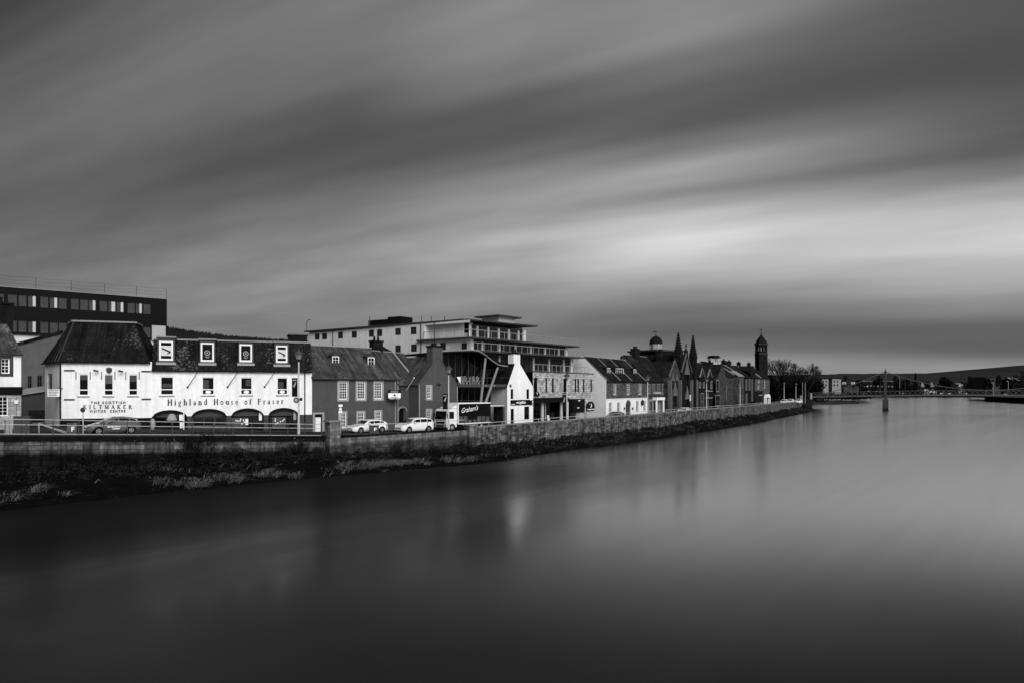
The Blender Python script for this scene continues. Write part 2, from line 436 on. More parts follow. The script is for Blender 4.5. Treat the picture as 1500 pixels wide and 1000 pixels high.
w = bpy.data.worlds.new('World'); SC.world = w; w.use_nodes = True
nt = w.node_tree; N = nt.nodes; L = nt.links
bg = N['Background']; STR = .1; bg.inputs['Strength'].default_value = STR
def wm(op, a, b=0., c=None, clamp=False):
    n = N.new('ShaderNodeMath'); n.operation = op; n.use_clamp = clamp
    for i, x in enumerate((a, b, c)):
        if x is None: continue
        if isinstance(x, (int, float)): n.inputs[i].default_value = x
        else: L.new(x, n.inputs[i])
    return n.outputs[0]
sky = N.new('ShaderNodeTexSky'); sky.sky_type = 'NISHITA'; sky.sun_disc = False
sky.sun_elevation = SUN_EL; sky.sun_rotation = SUN_AZ
bw = N.new('ShaderNodeRGBToBW'); L.new(sky.outputs[0], bw.inputs[0])
tc = N.new('ShaderNodeTexCoord'); sp = N.new('ShaderNodeSeparateXYZ'); L.new(tc.outputs['Generated'], sp.inputs[0])
dx, dy, dz = sp.outputs
# streaks drawn out along one wind direction: across-wind slope t, along-wind bearing s
den = wm('MAXIMUM', wm('ADD', wm('MULTIPLY', dx, .5), wm('MULTIPLY', dy, .866)), .15)
t = wm('DIVIDE', dz, den)
s = wm('DIVIDE', wm('ADD', wm('MULTIPLY', dx, -.866), wm('MULTIPLY', dy, .5)), den)
cx = N.new('ShaderNodeCombineXYZ'); L.new(wm('MULTIPLY', t, 1.), cx.inputs[0]); L.new(wm('MULTIPLY', s, .12), cx.inputs[1])
def wn(sc, det, ro, dist=0.):
    n = N.new('ShaderNodeTexNoise'); n.inputs['Scale'].default_value = sc; n.inputs['Detail'].default_value = det
    n.inputs['Roughness'].default_value = ro; n.inputs['Distortion'].default_value = dist
    L.new(cx.outputs[0], n.inputs['Vector']); return n.outputs['Fac']
warp = wm('MULTIPLY', wm('SUBTRACT', wn(5., 2, .5), .5), .055)
tw = wm('ADD', t, warp)
def lin(v): return v/12.92 if v <= .04045 else ((v+.055)/1.055)**2.4
def ramp(pts, tmax=1.6):
    r = N.new('ShaderNodeValToRGB'); L.new(wm('DIVIDE', tw, tmax, clamp=True), r.inputs[0])
    e = r.color_ramp.elements; r.color_ramp.interpolation = 'B_SPLINE' if False else 'EASE'
    while len(e) > 1: e.remove(e[-1])
    for i, (a, b) in enumerate(pts):
        q = e[0] if i == 0 else e.new(min(a/tmax, 1.)); q.position = min(a/tmax, 1.)
        k = lin(b)/EXPF/STR; q.color = (k, k, k, 1)
    bb = N.new('ShaderNodeRGBToBW'); L.new(r.outputs[0], bb.inputs[0]); return bb.outputs[0]
def rows(den, tab): return sorted(((568-y)/1000/den, v) for y, v in tab)
R0 = ramp([(0, .48)]+rows(.491, [(-260,.30),(0,.25),(60,.30),(120,.36),(200,.41),(250,.40),(300,.38),(350,.42),(420,.45)]))
R1 = ramp([(0, .48)]+rows(.741, [(-300,.34),(-100,.42),(0,.47),(60,.45),(110,.42),(160,.34),(205,.31),(250,.35),(300,.44),(345,.52),(385,.56),(430,.54),(470,.50)]))
RM = ramp([(0, .53)]+rows(.866, [(-300,.34),(-100,.42),(0,.53),(60,.52),(110,.46),(155,.36),(200,.34),(235,.42),(262,.53),(295,.61),(325,.64),(352,.71),(380,.62),(405,.64),(435,.57),(468,.51),(500,.48),(540,.54)]))
R2 = ramp([(0, .56)]+rows(.991, [(-300,.34),(-100,.44),(0,.54),(50,.54),(100,.44),(145,.36),(182,.35),(212,.48),(240,.61),(258,.60),(278,.53),(296,.64),(316,.75),(350,.83),(385,.78),(412,.68),(440,.55),(465,.44),(495,.37),(515,.45),(538,.62)]))
R3 = ramp([(0, .55)]+rows(1.241, [(-300,.30),(0,.33),(90,.31),(160,.35),(205,.37),(240,.45),(278,.62),(308,.72),(340,.79),(382,.76),(418,.66),(448,.50),(478,.37),(512,.36),(542,.58)]))
def wmix(a, b, f0, f1):
    mr = N.new('ShaderNodeMapRange'); mr.interpolation_type = 'SMOOTHSTEP'; L.new(s, mr.inputs[0]); mr.inputs[1].default_value = f0; mr.inputs[2].default_value = f1
    mx = N.new('ShaderNodeMix'); mx.data_type = 'FLOAT'; L.new(mr.outputs[0], mx.inputs[0]); L.new(a, mx.inputs[2]); L.new(b, mx.inputs[3]); return mx.outputs[0]
cl = wmix(wmix(wmix(wmix(R3, R2, -.15, .30), RM, .28, .60), R1, .57, .98), R0, .95, 2.35)
n1 = wn(16., 3, .5, .2); n2 = wn(42., 3, .55, .3)
amr = N.new('ShaderNodeMapRange'); L.new(t, amr.inputs[0])
for i_, q_ in enumerate((.22, .5, 1., .38)): amr.inputs[i_+1].default_value = q_
cl = wm('MULTIPLY', cl, wm('ADD', 1., wm('MULTIPLY', amr.outputs[0], wm('ADD', wm('MULTIPLY', wm('SUBTRACT', n1, .5), .85), wm('MULTIPLY', wm('SUBTRACT', n2, .5), .22)))))
cl = wm('ADD', wm('MULTIPLY', cl, .97), wm('MULTIPLY', wm('MINIMUM', bw.outputs[0], 1.5), .02))
cc = N.new('ShaderNodeCombineColor')
for i in range(3): L.new(cl, cc.inputs[i])
L.new(cc.outputs[0], bg.inputs['Color'])

# ------------------------------------------------------------------ water
def water_mat():
    m = bpy.data.materials.new('river_water'); m.use_nodes = True; nt = m.node_tree; N = nt.nodes; L = nt.links
    b = N['Principled BSDF']; b.inputs['Specular IOR Level'].default_value = 0; b.inputs['Roughness'].default_value = .9
    tc = N.new('ShaderNodeNewGeometry')
    mp = N.new('ShaderNodeMapping'); mp.inputs['Rotation'].default_value = (0, 0, math.radians(-51)); L.new(tc.outputs['Position'], mp.inputs[0])
    def noise(sx, sy, det, dist, loc=0.):
        q = N.new('ShaderNodeMapping'); q.inputs['Scale'].default_value = (sx, sy, 1); q.inputs['Location'].default_value = (loc, loc*1.7, 0); L.new(mp.outputs[0], q.inputs[0])
        n = N.new('ShaderNodeTexNoise'); n.inputs['Scale'].default_value = 1; n.inputs['Detail'].default_value = det; n.inputs['Distortion'].default_value = dist; L.new(q.outputs[0], n.inputs[0]); return n.outputs['Fac']
    def rng(x, a, c, d, e, sm=False):
        r = N.new('ShaderNodeMapRange'); L.new(x, r.inputs[0])
        if sm: r.interpolation_type = 'SMOOTHSTEP'
        for i, q in enumerate((a, c, d, e)): r.inputs[i+1].default_value = q
        return r.outputs[0]
    def mm(op, x, y):
        n = N.new('ShaderNodeMath'); n.operation = op
        for i, q in enumerate((x, y)):
            if isinstance(q, (int, float)): n.inputs[i].default_value = q
            else: L.new(q, n.inputs[i])
        return n.outputs[0]
    sx_ = N.new('ShaderNodeSeparateXYZ'); L.new(mp.outputs[0], sx_.inputs[0])
    flow = noise(.016, .16, 3, .5); fine = noise(.03, .9, 3, .3, 4.)
    # riffles along the near bank: rougher; reflection dimmed to paint in the bank's dark image
    riffle_dim = rng(mm('ADD', sx_.outputs[1], mm('MULTIPLY', mm('SUBTRACT', flow, .5), 16.)), 21., 35., 0., 1., True)
    near = rng(sx_.outputs[0], 42., 82., 1., 0., True)
    riffle_dim = mm('MULTIPLY', riffle_dim, near)
    rough = mm('ADD', rng(flow, .35, .65, .165, .185), mm('MULTIPLY', riffle_dim, .14))
    fz_ = N.new('ShaderNodeFresnel'); fz_.inputs['IOR'].default_value = 1.33
    fc = N.new('ShaderNodeFloatCurve'); L.new(fz_.outputs[0], fc.inputs['Value']); c_ = fc.mapping.curves[0]
    for q in ((.05, .035), (.10, .092), (.15, .165), (.2, .235), (.3, .44), (.43, .74), (.6, .93)): c_.points.new(*q)
    fc.mapping.update()
    fac = mm('MULTIPLY', fc.outputs[0], mm('SUBTRACT', 1., mm('MULTIPLY', riffle_dim, mm('ADD', .62, mm('MULTIPLY', rng(sx_.outputs[1], 30., 42., 0., 1., True), .30)))))
    fac = mm('MULTIPLY', fac, rng(fine, .3, .7, .965, 1.01))
    cb = N.new('ShaderNodeCombineColor'); base = rng(flow, .35, .65, .003, .007)
    for i in range(3): L.new(base, cb.inputs[i])
    L.new(cb.outputs[0], b.inputs['Base Color'])
    g = N.new('ShaderNodeBsdfGlossy'); g.inputs['Color'].default_value = (1, 1, 1, 1); L.new(rough, g.inputs['Roughness'])
    mx = N.new('ShaderNodeMixShader'); L.new(fac, mx.inputs[0]); L.new(b.outputs[0], mx.inputs[1]); L.new(g.outputs[0], mx.inputs[2])
    L.new(mx.outputs[0], N['Material Output'].inputs['Surface'])
    return m
wb = MB()
wb.face((-2500, -400, 0), (4000, -400, 0), (4000, 3000, 0), (-2500, 3000, 0))
tag(wb.build('river', water_mat()), kind='structure')

# ------------------------------------------------------------------ the bank line
SL = [(-62,20),(-33.8,45),(-17.4,62),(-3.6,71.4),(10.2,92.5),(19.1,102.6),(34.6,125),(52.2,151),(93.9,220),(108.5,244)]
WL = [(-66,24.5),(-37.5,50),(-18.4,67),(-4.64,80),(6.9,94.8),(15.8,105),(31.3,127.3),(48.8,153),(90.5,222),(104.5,246)]
RZ = [6.1,4.45,3.35,2.85,2.75,2.75,2.75,2.75,2.6,2.5]            # road level beside the wall
TZ = [6.15,4.5,3.2,3.48,3.62,3.74,3.80,3.82,3.52,3.36]           # wall top
FZ = [1.7,1.6,1.4,1.15,1.15,1.25,1.3,1.3,1.2,1.1]                # wall foot
SL = [V(p) for p in SL]; WL = [V(p) for p in WL]
def lerp(a, b, t): return a+(b-a)*t
def resample(step=2.):
    out = []
    for i in range(len(WL)-1):
        n = max(1, int((WL[i+1]-WL[i]).length/step))
        for k in range(n): out.append(i+k/n)
    out.append(len(WL)-1.); return out
def ip(L_, q):
    i = min(int(q), len(L_)-2); return lerp(L_[i], L_[i+1], q-i)
def at_px(px, back=0.):
    """point on the river wall line seen at column px, moved back from the river; with road level"""
    k = (px-HX)/F
    for i in range(len(WL)-1):
        a, b = WL[i], WL[i+1]; d = b-a
        t = (k*a.y-a.x)/(d.x-k*d.y)
        if -.0001 <= t <= 1.0001 or (i == 0 and t < 0):
            nrm = V((-d.y, d.x)).normalized()
            p = a+d*t+nrm*back
            return p, lerp(RZ[i], RZ[i+1], t), i+t
    return None
def wl_n(q):
    i = min(int(q), len(WL)-2); d = WL[i+1]-WL[i]; return V((-d.y, d.x)).normalized()
def q_of_px(px): return at_px(px)[2]

QS = resample(1.6)
rnd = random.Random(4)
def hnoise(x, y):
    return (math.sin(x*1.3+y*.7)+math.sin(x*.53-y*1.1+1.3)+math.sin(x*2.9+y*2.3+.4)*.5+math.sin(x*.21+y*.17)*1.2)/3.7
bank = MB(); NC = 9
rows = []
for q in QS:
    a = ip(SL, q); b = ip(WL, q); n = (b-a); fz = ip(FZ, q); row = []
    for j in range(NC+1):
        t = j/NC; p = a-n.normalized()*1.2+(n+n.normalized()*1.2)*t
        z = -.6+(fz+.6)*(math.sin(t*math.pi/2)**.8)
        z += hnoise(p.x*1.1, p.y*1.1)*.45*(t > .05)*(1-abs(t-.5)*.8)
        row.append(len(bank.v)); bank.v.append(V((p.x, p.y, z)))
    rows.append(row)
for r0, r1 in zip(rows[:-1], rows[1:]):
    for j in range(NC): bank.f.append((r0[j], r1[j], r1[j+1], r0[j+1]))
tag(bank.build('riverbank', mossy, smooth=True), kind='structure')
def bank_pt(q, t):
    a = ip(SL, q); b = ip(WL, q); n = (b-a); p = a-n.normalized()*1.2+(n+n.normalized()*1.2)*t
    z = -.6+(ip(FZ, q)+.6)*(math.sin(t*math.pi/2)**.8)+hnoise(p.x*1.1, p.y*1.1)*.45*(1-abs(t-.5)*.8)
    return V((p.x, p.y, z))

# ground: one sheet round the river, out to the horizon
gb = [(WL[i].x, WL[i].y, RZ[i]-.02) for i in range(len(WL))]
go = [(p[0]-1900, p[1]+1650, 4) for p in gb]
go[0] = (-2200, 60, 6); go[1] = (-2200, 700, 5)
gb = [(-150, -50, 7.), (-100, -5, 6.6)]+gb; go = [(-2500, -800, 7.), (-2400, -300, 6.5)]+go
for p, o in [((110,262,2.4),(-1700,2200,4)),((126,300,2.),(-1600,2500,4)),((146,338,1.8),(-1500,2700,4)),((180,420,2),(-1200,3000,4)),((236,560,2.2),(-800,3300,4)),((277,618,2.2),(0,4200,4)),((350,626,2.2),(900,4200,4)),((432,618,2.2),(1800,4200,4)),((388,560,2.8),(2500,3800,4)),((290,420,3.),(3500,3000,4)),((267,357,3.),(3800,2000,4)),((214,240,3.2),(3800,1000,4)),((200,150,3.5),(3800,300,5)),((195,-50,4),(3800,-800,5))]:
    gb.append(p); go.append(o)
gm = MB()
for i in range(len(gb)-1):
    a, b, c, d = V(gb[i]), V(gb[i+1]), V(go[i+1]), V(go[i])
    prev = (a, b)
    for tt in (.02, .08, .3, 1.):
        cur = (a.lerp(d, tt), b.lerp(c, tt)); gm.face(prev[0], prev[1], cur[1], cur[0]); prev = cur
tag(gm.build('ground', earth), kind='structure')
# edges of the far banks
fb = MB(); seq = gb[len(WL)+1:len(WL)+9]
for a, b in zip(seq[:-1], seq[1:]):
    a = V(a); b = V(b); d = (b-a); nr = V((d.y, -d.x, 0)).normalized()
    fb.face(a+nr*3+Z*(-.5-a.z), b+nr*3+Z*(-.5-b.z), b, a)
tag(fb.build('far_bank', mossy), kind='structure')
# spit of shingle below the footbridge
sp_ = MB(); n = 26; cpt = []
for i in range(n):
    t = 2*math.pi*i/n; x = 158+math.cos(t)*24; y = 352+math.sin(t)*13+math.cos(t)*3
    cpt.append(V((x, y, -.3)))
top = [V((158+(p.x-158)*.62-2, 352+(p.y-352)*.6, 1.9+.45*hnoise(p.x*.3, p.y*.3))) for p in cpt]
for i in range(n): j = (i+1) % n; sp_.face(cpt[i], cpt[j], top[j], top[i])
sp_.face(*top)
tag(sp_.build('shingle_spit', gravel_m), kind='structure')

# road and pavements behind the river wall
def strip(name, m, o0, o1, dz, kerb=0.):
    b = MB(); prev = None
    for q in QS:
        nn = V((0, 0))
        i = min(int(q), len(WL)-2); f = q-i
        n0 = wl_n(max(q-.5, 0)); n1 = wl_n(min(q+.5, len(WL)-1.001)); nn = lerp(n0, n1, .5).normalized()
        p = ip(WL, q); z = ip(RZ, q)+dz; a = p+nn*o0; c = p+nn*o1
        cur = (V((a.x, a.y, z)), V((c.x, c.y, z)))
        if prev:
            b.face(prev[0], cur[0], cur[1], prev[1])
            if kerb:
                for e in (0, 1): b.face(prev[e]-Z*kerb, cur[e]-Z*kerb, cur[e], prev[e])
        prev = cur
    return tag(b.build(name, m), kind='structure')
strip('pavement', paving, .36, 2.0, .11, .12)
strip('road', asphalt, 2.0, 8.2, .0)
strip('road_marking', wpaint, 2.5, 2.62, .004)
strip('pavement', paving, 8.2, 30., .10, .12)

# ------------------------------------------------------------------ river walls
def wall_run(root, q0, q1, m, tz, thick=.45, name='wall_face', step=3., zf=None, out=0.):
    b = MB(); qs = [q0]+[q for q in QS if q0 < q < q1]+[q1]
    for a, c in zip(qs[:-1], qs[1:]):
        pa, pc = ip(WL, a), ip(WL, c); na, nc = wl_n(a+1e-4), wl_n(c-1e-4)
        d = (pc-pa).normalized(); nr = V((-d.y, d.x))
        pts = [V((pa.x-nr.x*out, pa.y-nr.y*out, (zf or ip(FZ, a)-.7))), V((pc.x-nr.x*out, pc.y-nr.y*out, (zf or ip(FZ, c)-.7))),
               V((pc.x-nr.x*out, pc.y-nr.y*out, tz(c))), V((pa.x-nr.x*out, pa.y-nr.y*out, tz(a)))]
        k0 = len(b.v); b.face(*pts)
        for i_, q_ in enumerate((a, c, c, a)): b.vo[k0+i_] = 3-tz(q_)
        bk = [p+V((nr.x, nr.y, 0))*thick for p in pts]
        b.face(bk[3], bk[2], bk[1], bk[0]); b.face(pts[3], pts[2], bk[2], bk[3])
        if a == q0: b.face(pts[0], pts[3], bk[3], bk[0])
        if c == q1: b.face(pts[1], bk[1], bk[2], pts[2])
    return b.build(name, m, root)
def coping_run(root, q0, q1, m, tz, h, over, thick, name='coping'):
    b = MB(); qs = [q0]+[q for q in QS if q0 < q < q1]+[q1]
    for a, c in zip(qs[:-1], qs[1:]):
        pa, pc = ip(WL, a), ip(WL, c); d = (pc-pa).normalized(); nr = V((-d.y, d.x))
        A = V((pa.x-nr.x*over, pa.y-nr.y*over, tz(a))); B = V((pc.x-nr.x*over, pc.y-nr.y*over, tz(c)))
        b.slab([A, B, B+V((nr.x, nr.y, 0))*thick, A+V((nr.x, nr.y, 0))*thick], Z*h)
    return b.build(name, m, root)
def railing(name, label, q0, q1, heights, base, mrail, mpost, rr=.03, pr=.035, spacing=2., back=.2, group=None):
    p = ip(WL, q0); o = thing(name, label, 'railing', (p.x, p.y, base(q0)), group)
    L_ = sum((ip(WL, a)-ip(WL, b)).length for a, b in zip([q0]+[q for q in QS if q0 < q < q1], [q for q in QS if q0 < q < q1]+[q1]))
    n = max(2, int(L_/spacing))
    def pt(q, h): w_ = ip(WL, q)+wl_n(min(q, len(WL)-1.001))*back; return V((w_.x, w_.y, base(q)+h))
    for h in heights:
        b = MB(); b.path([pt(q0+(q1-q0)*i/n, h) for i in range(n+1)], rr); b.build('rail', mrail, o)
    for i in range(n+1):
        q = q0+(q1-q0)*i/n; MB().tube(pt(q, -.12), pt(q, heights[0]), pr, pr, 6).build('post', mpost, o)
    return o
QA, QB = q_of_px(476), q_of_px(689)
# left: ramp up to the road bridge
p = WL[0]
ew = thing('embankment_wall', 'tall mossy stone wall under the railing, below the lettered white shops', 'wall', (p.x, p.y, 0))
tzl = lambda q: ip(TZ, q)-.34
wall_run(ew, 0, QA, emb, tzl, .6)
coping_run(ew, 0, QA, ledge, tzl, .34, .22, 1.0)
QP = QA+.045
pp = ip(WL, QP); a = math.atan2(WL[3].y-WL[2].y, WL[3].x-WL[2].x)
pier = MB(); pier.cbox((pp.x, pp.y, .9), 1.15, .95, 3.75, a); pier.cbox((pp.x, pp.y, 4.65), 1.0, .9, .01, a)
gp = thing('gate_pier', 'square ashlar pier with flat cap between the railing and the low wall', 'pier', (pp.x, pp.y, .9))
pier.build('shaft', emb2, gp); MB().cbox((pp.x, pp.y, 4.66), 1.5, 1.25, .16, a).build('cap', cstone, gp)
# middle: low wall with coping
QC = QP+.04
tzm = lambda q: 3.16+(q-QA)/(QB-QA)*.12
mw = thing('parapet_wall', 'low pale stone wall with dark coping in front of the parked white cars', 'wall', (pp.x, pp.y, 1))
wall_run(mw, QC, QB-.02, emb2, lambda q: tzm(q)-.1, .5); coping_run(mw, QC, QB-.02, ledge, lambda q: tzm(q)-.1, .12, .1, .72)
pe = ip(WL, QB); a2 = math.atan2(WL[3].y-WL[2].y, WL[3].x-WL[2].x)
ep = thing('end_pier', 'square stone pier where the low wall meets the long wall', 'pier', (pe.x, pe.y, 1.))
MB().cbox((pe.x, pe.y, .9), 1.1, 1.0, 2.75, a2).build('shaft', emb2, ep); MB().cbox((pe.x, pe.y, 3.65), 1.35, 1.2, .14, a2).build('cap', cstone, ep)
# long wall to the footbridge
lw = thing('river_wall', 'long rubble stone wall with pale coping running down to the footbridge', 'wall', (pe.x, pe.y, 1))
tzr = lambda q: ip(TZ, q)-.14
QD = QB+.035
wall_run(lw, QD, 9.0, emb3, tzr, .45); coping_run(lw, QD, 9.0, cstone, tzr, .14, .06, .6)
railing('river_railing', 'three bar steel railing with dark posts above the tall mossy wall', 0.2, QA-.01, [1.22, .82, .12], lambda q: ip(TZ, q)+.02, steel, dsteel, .03, .045, 2.05, .35)
railing('river_railing', 'single pale rail above the low wall beside the white cars', QC+.02, QB-.03, [1.0], lambda q: tzm(q)+.02, steel, dsteel, .03, .03, 4.2, .35)
railing('river_railing', 'thin low rail along the coping of the long wall', QD+.02, 8.95, [.34], lambda q: ip(TZ, q), steel, steel, .035, .03, 4.5, .25)

# ------------------------------------------------------------------ vegetation on the bank
rg = random.Random(5)
gr = MB()
def blade(mb, p, h, w, lean, az):
    d = V((math.cos(az), math.sin(az), 0)); sdx = V((-d.y, d.x, 0))*w
    p1 = p+d*lean*.35+Z*h*.65; p2 = p+d*lean+Z*h*(.95-.35*min(1, lean/max(h, .01)))
    mb.face(p-sdx, p+sdx, p1+sdx*.7, p1-sdx*.7); mb.face(p1-sdx*.7, p1+sdx*.7, p2)
def tuft(mb, q, t, n, h, spread):
    c = bank_pt(q, t)
    for _ in range(n):
        p = c+V((rg.gauss(0, spread), rg.gauss(0, spread), -.05)); blade(mb, p, h*rg.uniform(.3, .95), .009+.012*rg.random(), h*rg.uniform(.6, 2.1), rg.uniform(-1.2, 1.4) if rg.random() < .6 else rg.uniform(0, 6.28))
q = .55
while q < 2.98:
    if hnoise(q*41, 1.7)+.5*hnoise(q*17, 3.) > .08 or rg.random() < .15:
        t0 = .29+.13*hnoise(q*13, 4.)
        for _ in range(2): tuft(gr, q, t0+rg.gauss(0, .05), 22, rg.uniform(.4, .9), .22)
    q += .011
for _ in range(70):
    tuft(gr, rg.uniform(.6, 2.95), rg.uniform(.3, .95), 9, rg.uniform(.3, .7), .22)
for _ in range(260):
    tuft(gr, rg.uniform(3.0, 8.8), rg.uniform(.25, .85), 12, rg.uniform(.4, .8), .5)
tag(gr.build('dead_grass', deadgrass), kind='stuff')
ug = MB()
def leafclump(mb, c, r, n, size):
    for _ in range(n):
        d = V((rg.gauss(0, 1), rg.gauss(0, 1), rg.gauss(0, .8))); d = d.normalized()*r*rg.random()**.4
        p = c+d; a_ = V((rg.gauss(0, 1), rg.gauss(0, 1), rg.gauss(0, 1))).normalized(); b_ = a_.cross(V((rg.gauss(0, 1), rg.gauss(0, 1), rg.gauss(0, 1)))).normalized()
        s = size*rg.uniform(.6, 1.3); mb.face(p-a_*s, p+b_*s*.5, p+a_*s, p-b_*s*.5)
for _ in range(420):
    q = rg.uniform(.5, 3.0); leafclump(ug, bank_pt(q, rg.uniform(.5, 1.))+Z*.15, rg.uniform(.25, .6), 34, .09)
for _ in range(330):
    q = rg.uniform(.45, 2.95)
    if hnoise(q*19+3, .8) < .1: continue
    b_ = bank_pt(q, rg.uniform(.84, .97)); leafclump(ug, b_+Z*rg.uniform(.1, .55+1.1*max(0, hnoise(q*19+3, .8))), rg.uniform(.25, .5), 36, .08)
for _ in range(760):
    q = rg.uniform(3.0, 8.9); t = rg.uniform(.2, 1.)
    if hnoise(q*14, t*5+2) < -.35: continue
    leafclump(ug, bank_pt(q, t)+Z*.1, rg.uniform(.25, .6)*(1-.45*(t > .8)), 26, .12+.1*(q > 6))
tag(ug.build('undergrowth', undergrowth_m), kind='stuff')
rb_ = MB()
for _ in range(1500):
    q = rg.uniform(.4, 8.95); c = bank_pt(q, rg.uniform(.12, .42)); r_ = rg.uniform(.06, .2) if q < 3 else rg.uniform(.1, .4); k = len(rb_.v)
    for dx_, dy_, dz_ in ((1,0,0),(0,1,0),(-1,0,0),(0,-1,0),(.2,.1,.7),(.1,-.1,-.7)):
        rb_.v.append(c+V((dx_*rg.uniform(.6,1.2), dy_*rg.uniform(.6,1.2), dz_*rg.uniform(.5,1.)))*r_)
    rb_.f += [tuple(k+i for i in f) for f in ((0,1,4),(1,2,4),(2,3,4),(3,0,4),(1,0,5),(2,1,5),(3,2,5),(0,3,5))]
tag(rb_.build('shore_rubble', mat('wet_rubble', .008, .9, .8, .5)), kind='stuff')

def branching(mb, p, d, L_, r, depth, spread, rr, up=.15, minr=.008):
    n = 2; q = p
    for i in range(n):
        d2 = (d+V((rr.gauss(0, .1), rr.gauss(0, .1), rr.gauss(0, .06)+up*.2))).normalized(); q2 = q+d2*L_/n
        mb.tube(q, q2, max(r*(1-.3*i/n), minr), max(r*(1-.3*(i+1)/n), minr*.8), 5 if r > .05 else 3, False); q = q2; d = d2
    if depth == 0: return
    for k in range(rr.choice((2, 3, 3))):
        a_ = V((rr.gauss(0, 1), rr.gauss(0, 1), rr.gauss(0, .7))); a_ = (a_-d*a_.dot(d)).normalized()
        d3 = (d+a_*spread*rr.uniform(.6, 1.2)+Z*up).normalized()
        branching(mb, q, d3, L_*rr.uniform(.62, .85), r*.62, depth-1, spread, rr, up, minr)
def shrub(label, q, t, h, seed, group=None, leaves=0, m=bark):
    rr = random.Random(seed); c = bank_pt(q, t); o = thing('shrub', label, 'shrub', c, group)
    b = MB()
    for _ in range(7):
        a_ = rr.uniform(0, 6.28); branching(b, c-Z*.1, V((math.cos(a_)*.5, math.sin(a_)*.5, 1)).normalized(), h*.42, .02, 3, .5, rr, .1, .006)
    b.build('stems', m, o)
    if leaves:
        l = MB()
        for _ in range(leaves):
            leafclump(l, c+V((rr.gauss(0, h*.22), rr.gauss(0, h*.22), rr.uniform(.05, .95)*h)), .28, 24, .08)
        l.build('foliage', leafdark, o)
    return o
shrub('dense dark bush against the mossy wall, rising to the railing under the first arch', q_of_px(275), .9, 2.6, 1, None, 46)
shrub('bare twiggy shrub reaching above the ledge below the lettered white shop', q_of_px(318), .93, 3.0, 2)
shrub('leafy shrub spilling over the dark ledge left of the bare shrub', q_of_px(302), .95, 2.7, 3, None, 20)
shrub('small bare sapling low against the mossy wall under the dark car', q_of_px(140), .75, 1.6, 4)
shrub('low dark bush at the foot of the tall wall near the stone pier', q_of_px(440), .9, 1.5, 6, None, 22)
shrub('thin bare weeds at the foot of the low wall below the white cars', q_of_px(600), .8, 1.5, 7)
# ================================================================== BUILDINGS
def root_at(name, label, cat, fr, z=2.5, group=None):
    p = fr.W(0, z); return thing(name, label, cat, p, group)
def holes_of(fr, rects): return [fr.rect(r) for r in rects]

# ---------------------------------------------------------------- white and stone house at the edge of the frame
B = G(31, 59); fr = Fr(B-V((.57, .82))*9, B)
r = root_at('corner_house', 'white upper storey over stone shop with mossy slate roof and stub chimney', 'house', fr, 3.5)
ze = fr.at(20, 517)[1]; zs = fr.at(15, 566)[1]; zf2 = fr.at(15, 577.5)[1]
zr = CAMH+(568-474)/F*61.0; half = 3.5
hu = holes_of(fr, [(1.5, 525, 14, 546.5), (-28, 525, -17, 547)]); hl = holes_of(fr, [(-3, 580.5, 12, 608.5), (-34, 580, -18, 608)])
m = MB(); wall(m, fr, 0, fr.L, zs, ze, hu); sides(m, fr, 0, fr.L, zs, ze, 7); gable_ends(m, fr, 0, fr.L, ze, zr, half); m.build('wall', white, r)
m = MB(); wall(m, fr, 0, fr.L, 2.5, zf2, hl); sides(m, fr, 0, fr.L, 2.5, zs, 7); m.build('ground_floor_wall', stone, r)
m = MB(); fbox(m, fr, -.05, zf2, fr.L+.06, zs, -.1, .14); o = m.build('fascia', black, r)
for h in hu: window(r, fr, h, 2, 4, surround=midgrey, sw=.26, dep=.14)
for h in hl: window(r, fr, h, 2, 5, dep=.14, surround=stone, sw=.1)
gable_roof(r, fr, 0, fr.L, ze, zr, half, slate2, .25, .05)
c = P(5, 470, 61.3)
chimney(r, c, 1.0, 1.5, zr-1.2, CAMH+(568-447)/F*61.3, rz_of(fr), bstone, 2)
downpipe(r, fr, 22.5, 2.5, zf2-.1)
pl = MB(); h = fr.rect((20, 585.5, 25.5, 590.5)); fbox(pl, fr, h[0], h[1], h[2], h[3], .1, .15); pl.build('wall_plaque', wpaint, r)

# ---------------------------------------------------------------- grey rendered block set back in the lane, with its lean-to
frg = Fr(G(20, 76), G(92, 79))
r = root_at('lane_building', 'plain grey rendered building with sloping roof edge in the lane behind the shops', 'building', frg, 3.5)
def gz(px, py): return frg.at(px, py)
ws = [frg.rect((40.5, 550, 47, 571)), frg.rect((54.5, 549.5, 62, 567.5))]
m = MB(); u0, u1 = 0, frg.L; zt = gz(31, 507)[1]; wall(m, frg, u0, u1, 2.5, zt, ws); sides(m, frg, u0, u1, 2.5, zt, 8)
ul = gz(31, 506)[0]; ur = gz(90, 487)[0]; zur = gz(90, 489)[1]
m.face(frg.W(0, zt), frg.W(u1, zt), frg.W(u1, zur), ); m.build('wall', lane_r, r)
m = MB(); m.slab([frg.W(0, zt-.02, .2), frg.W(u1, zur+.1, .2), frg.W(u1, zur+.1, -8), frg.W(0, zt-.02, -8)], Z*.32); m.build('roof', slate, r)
for h in ws: window(r, frg, h, 2, 2, fm=dsteel, dep=.15, sill=trim)
frl = Fr(G(27, 71), G(72, 72))
r = root_at('lean_to', 'low lean-to with pale sloping roof and wooden garage doors in the lane', 'shed', frl, 3.5)
zl, zr2 = frl.at(32, 579)[1], frl.at(66, 572)[1]
m = MB(); m.face(frl.W(0, 2.5), frl.W(frl.L, 2.5), frl.W(frl.L, zr2), frl.W(0, zl)); sides(m, frl, 0, frl.L, 2.5, zl, 3.5); m.build('wall', midgrey, r)
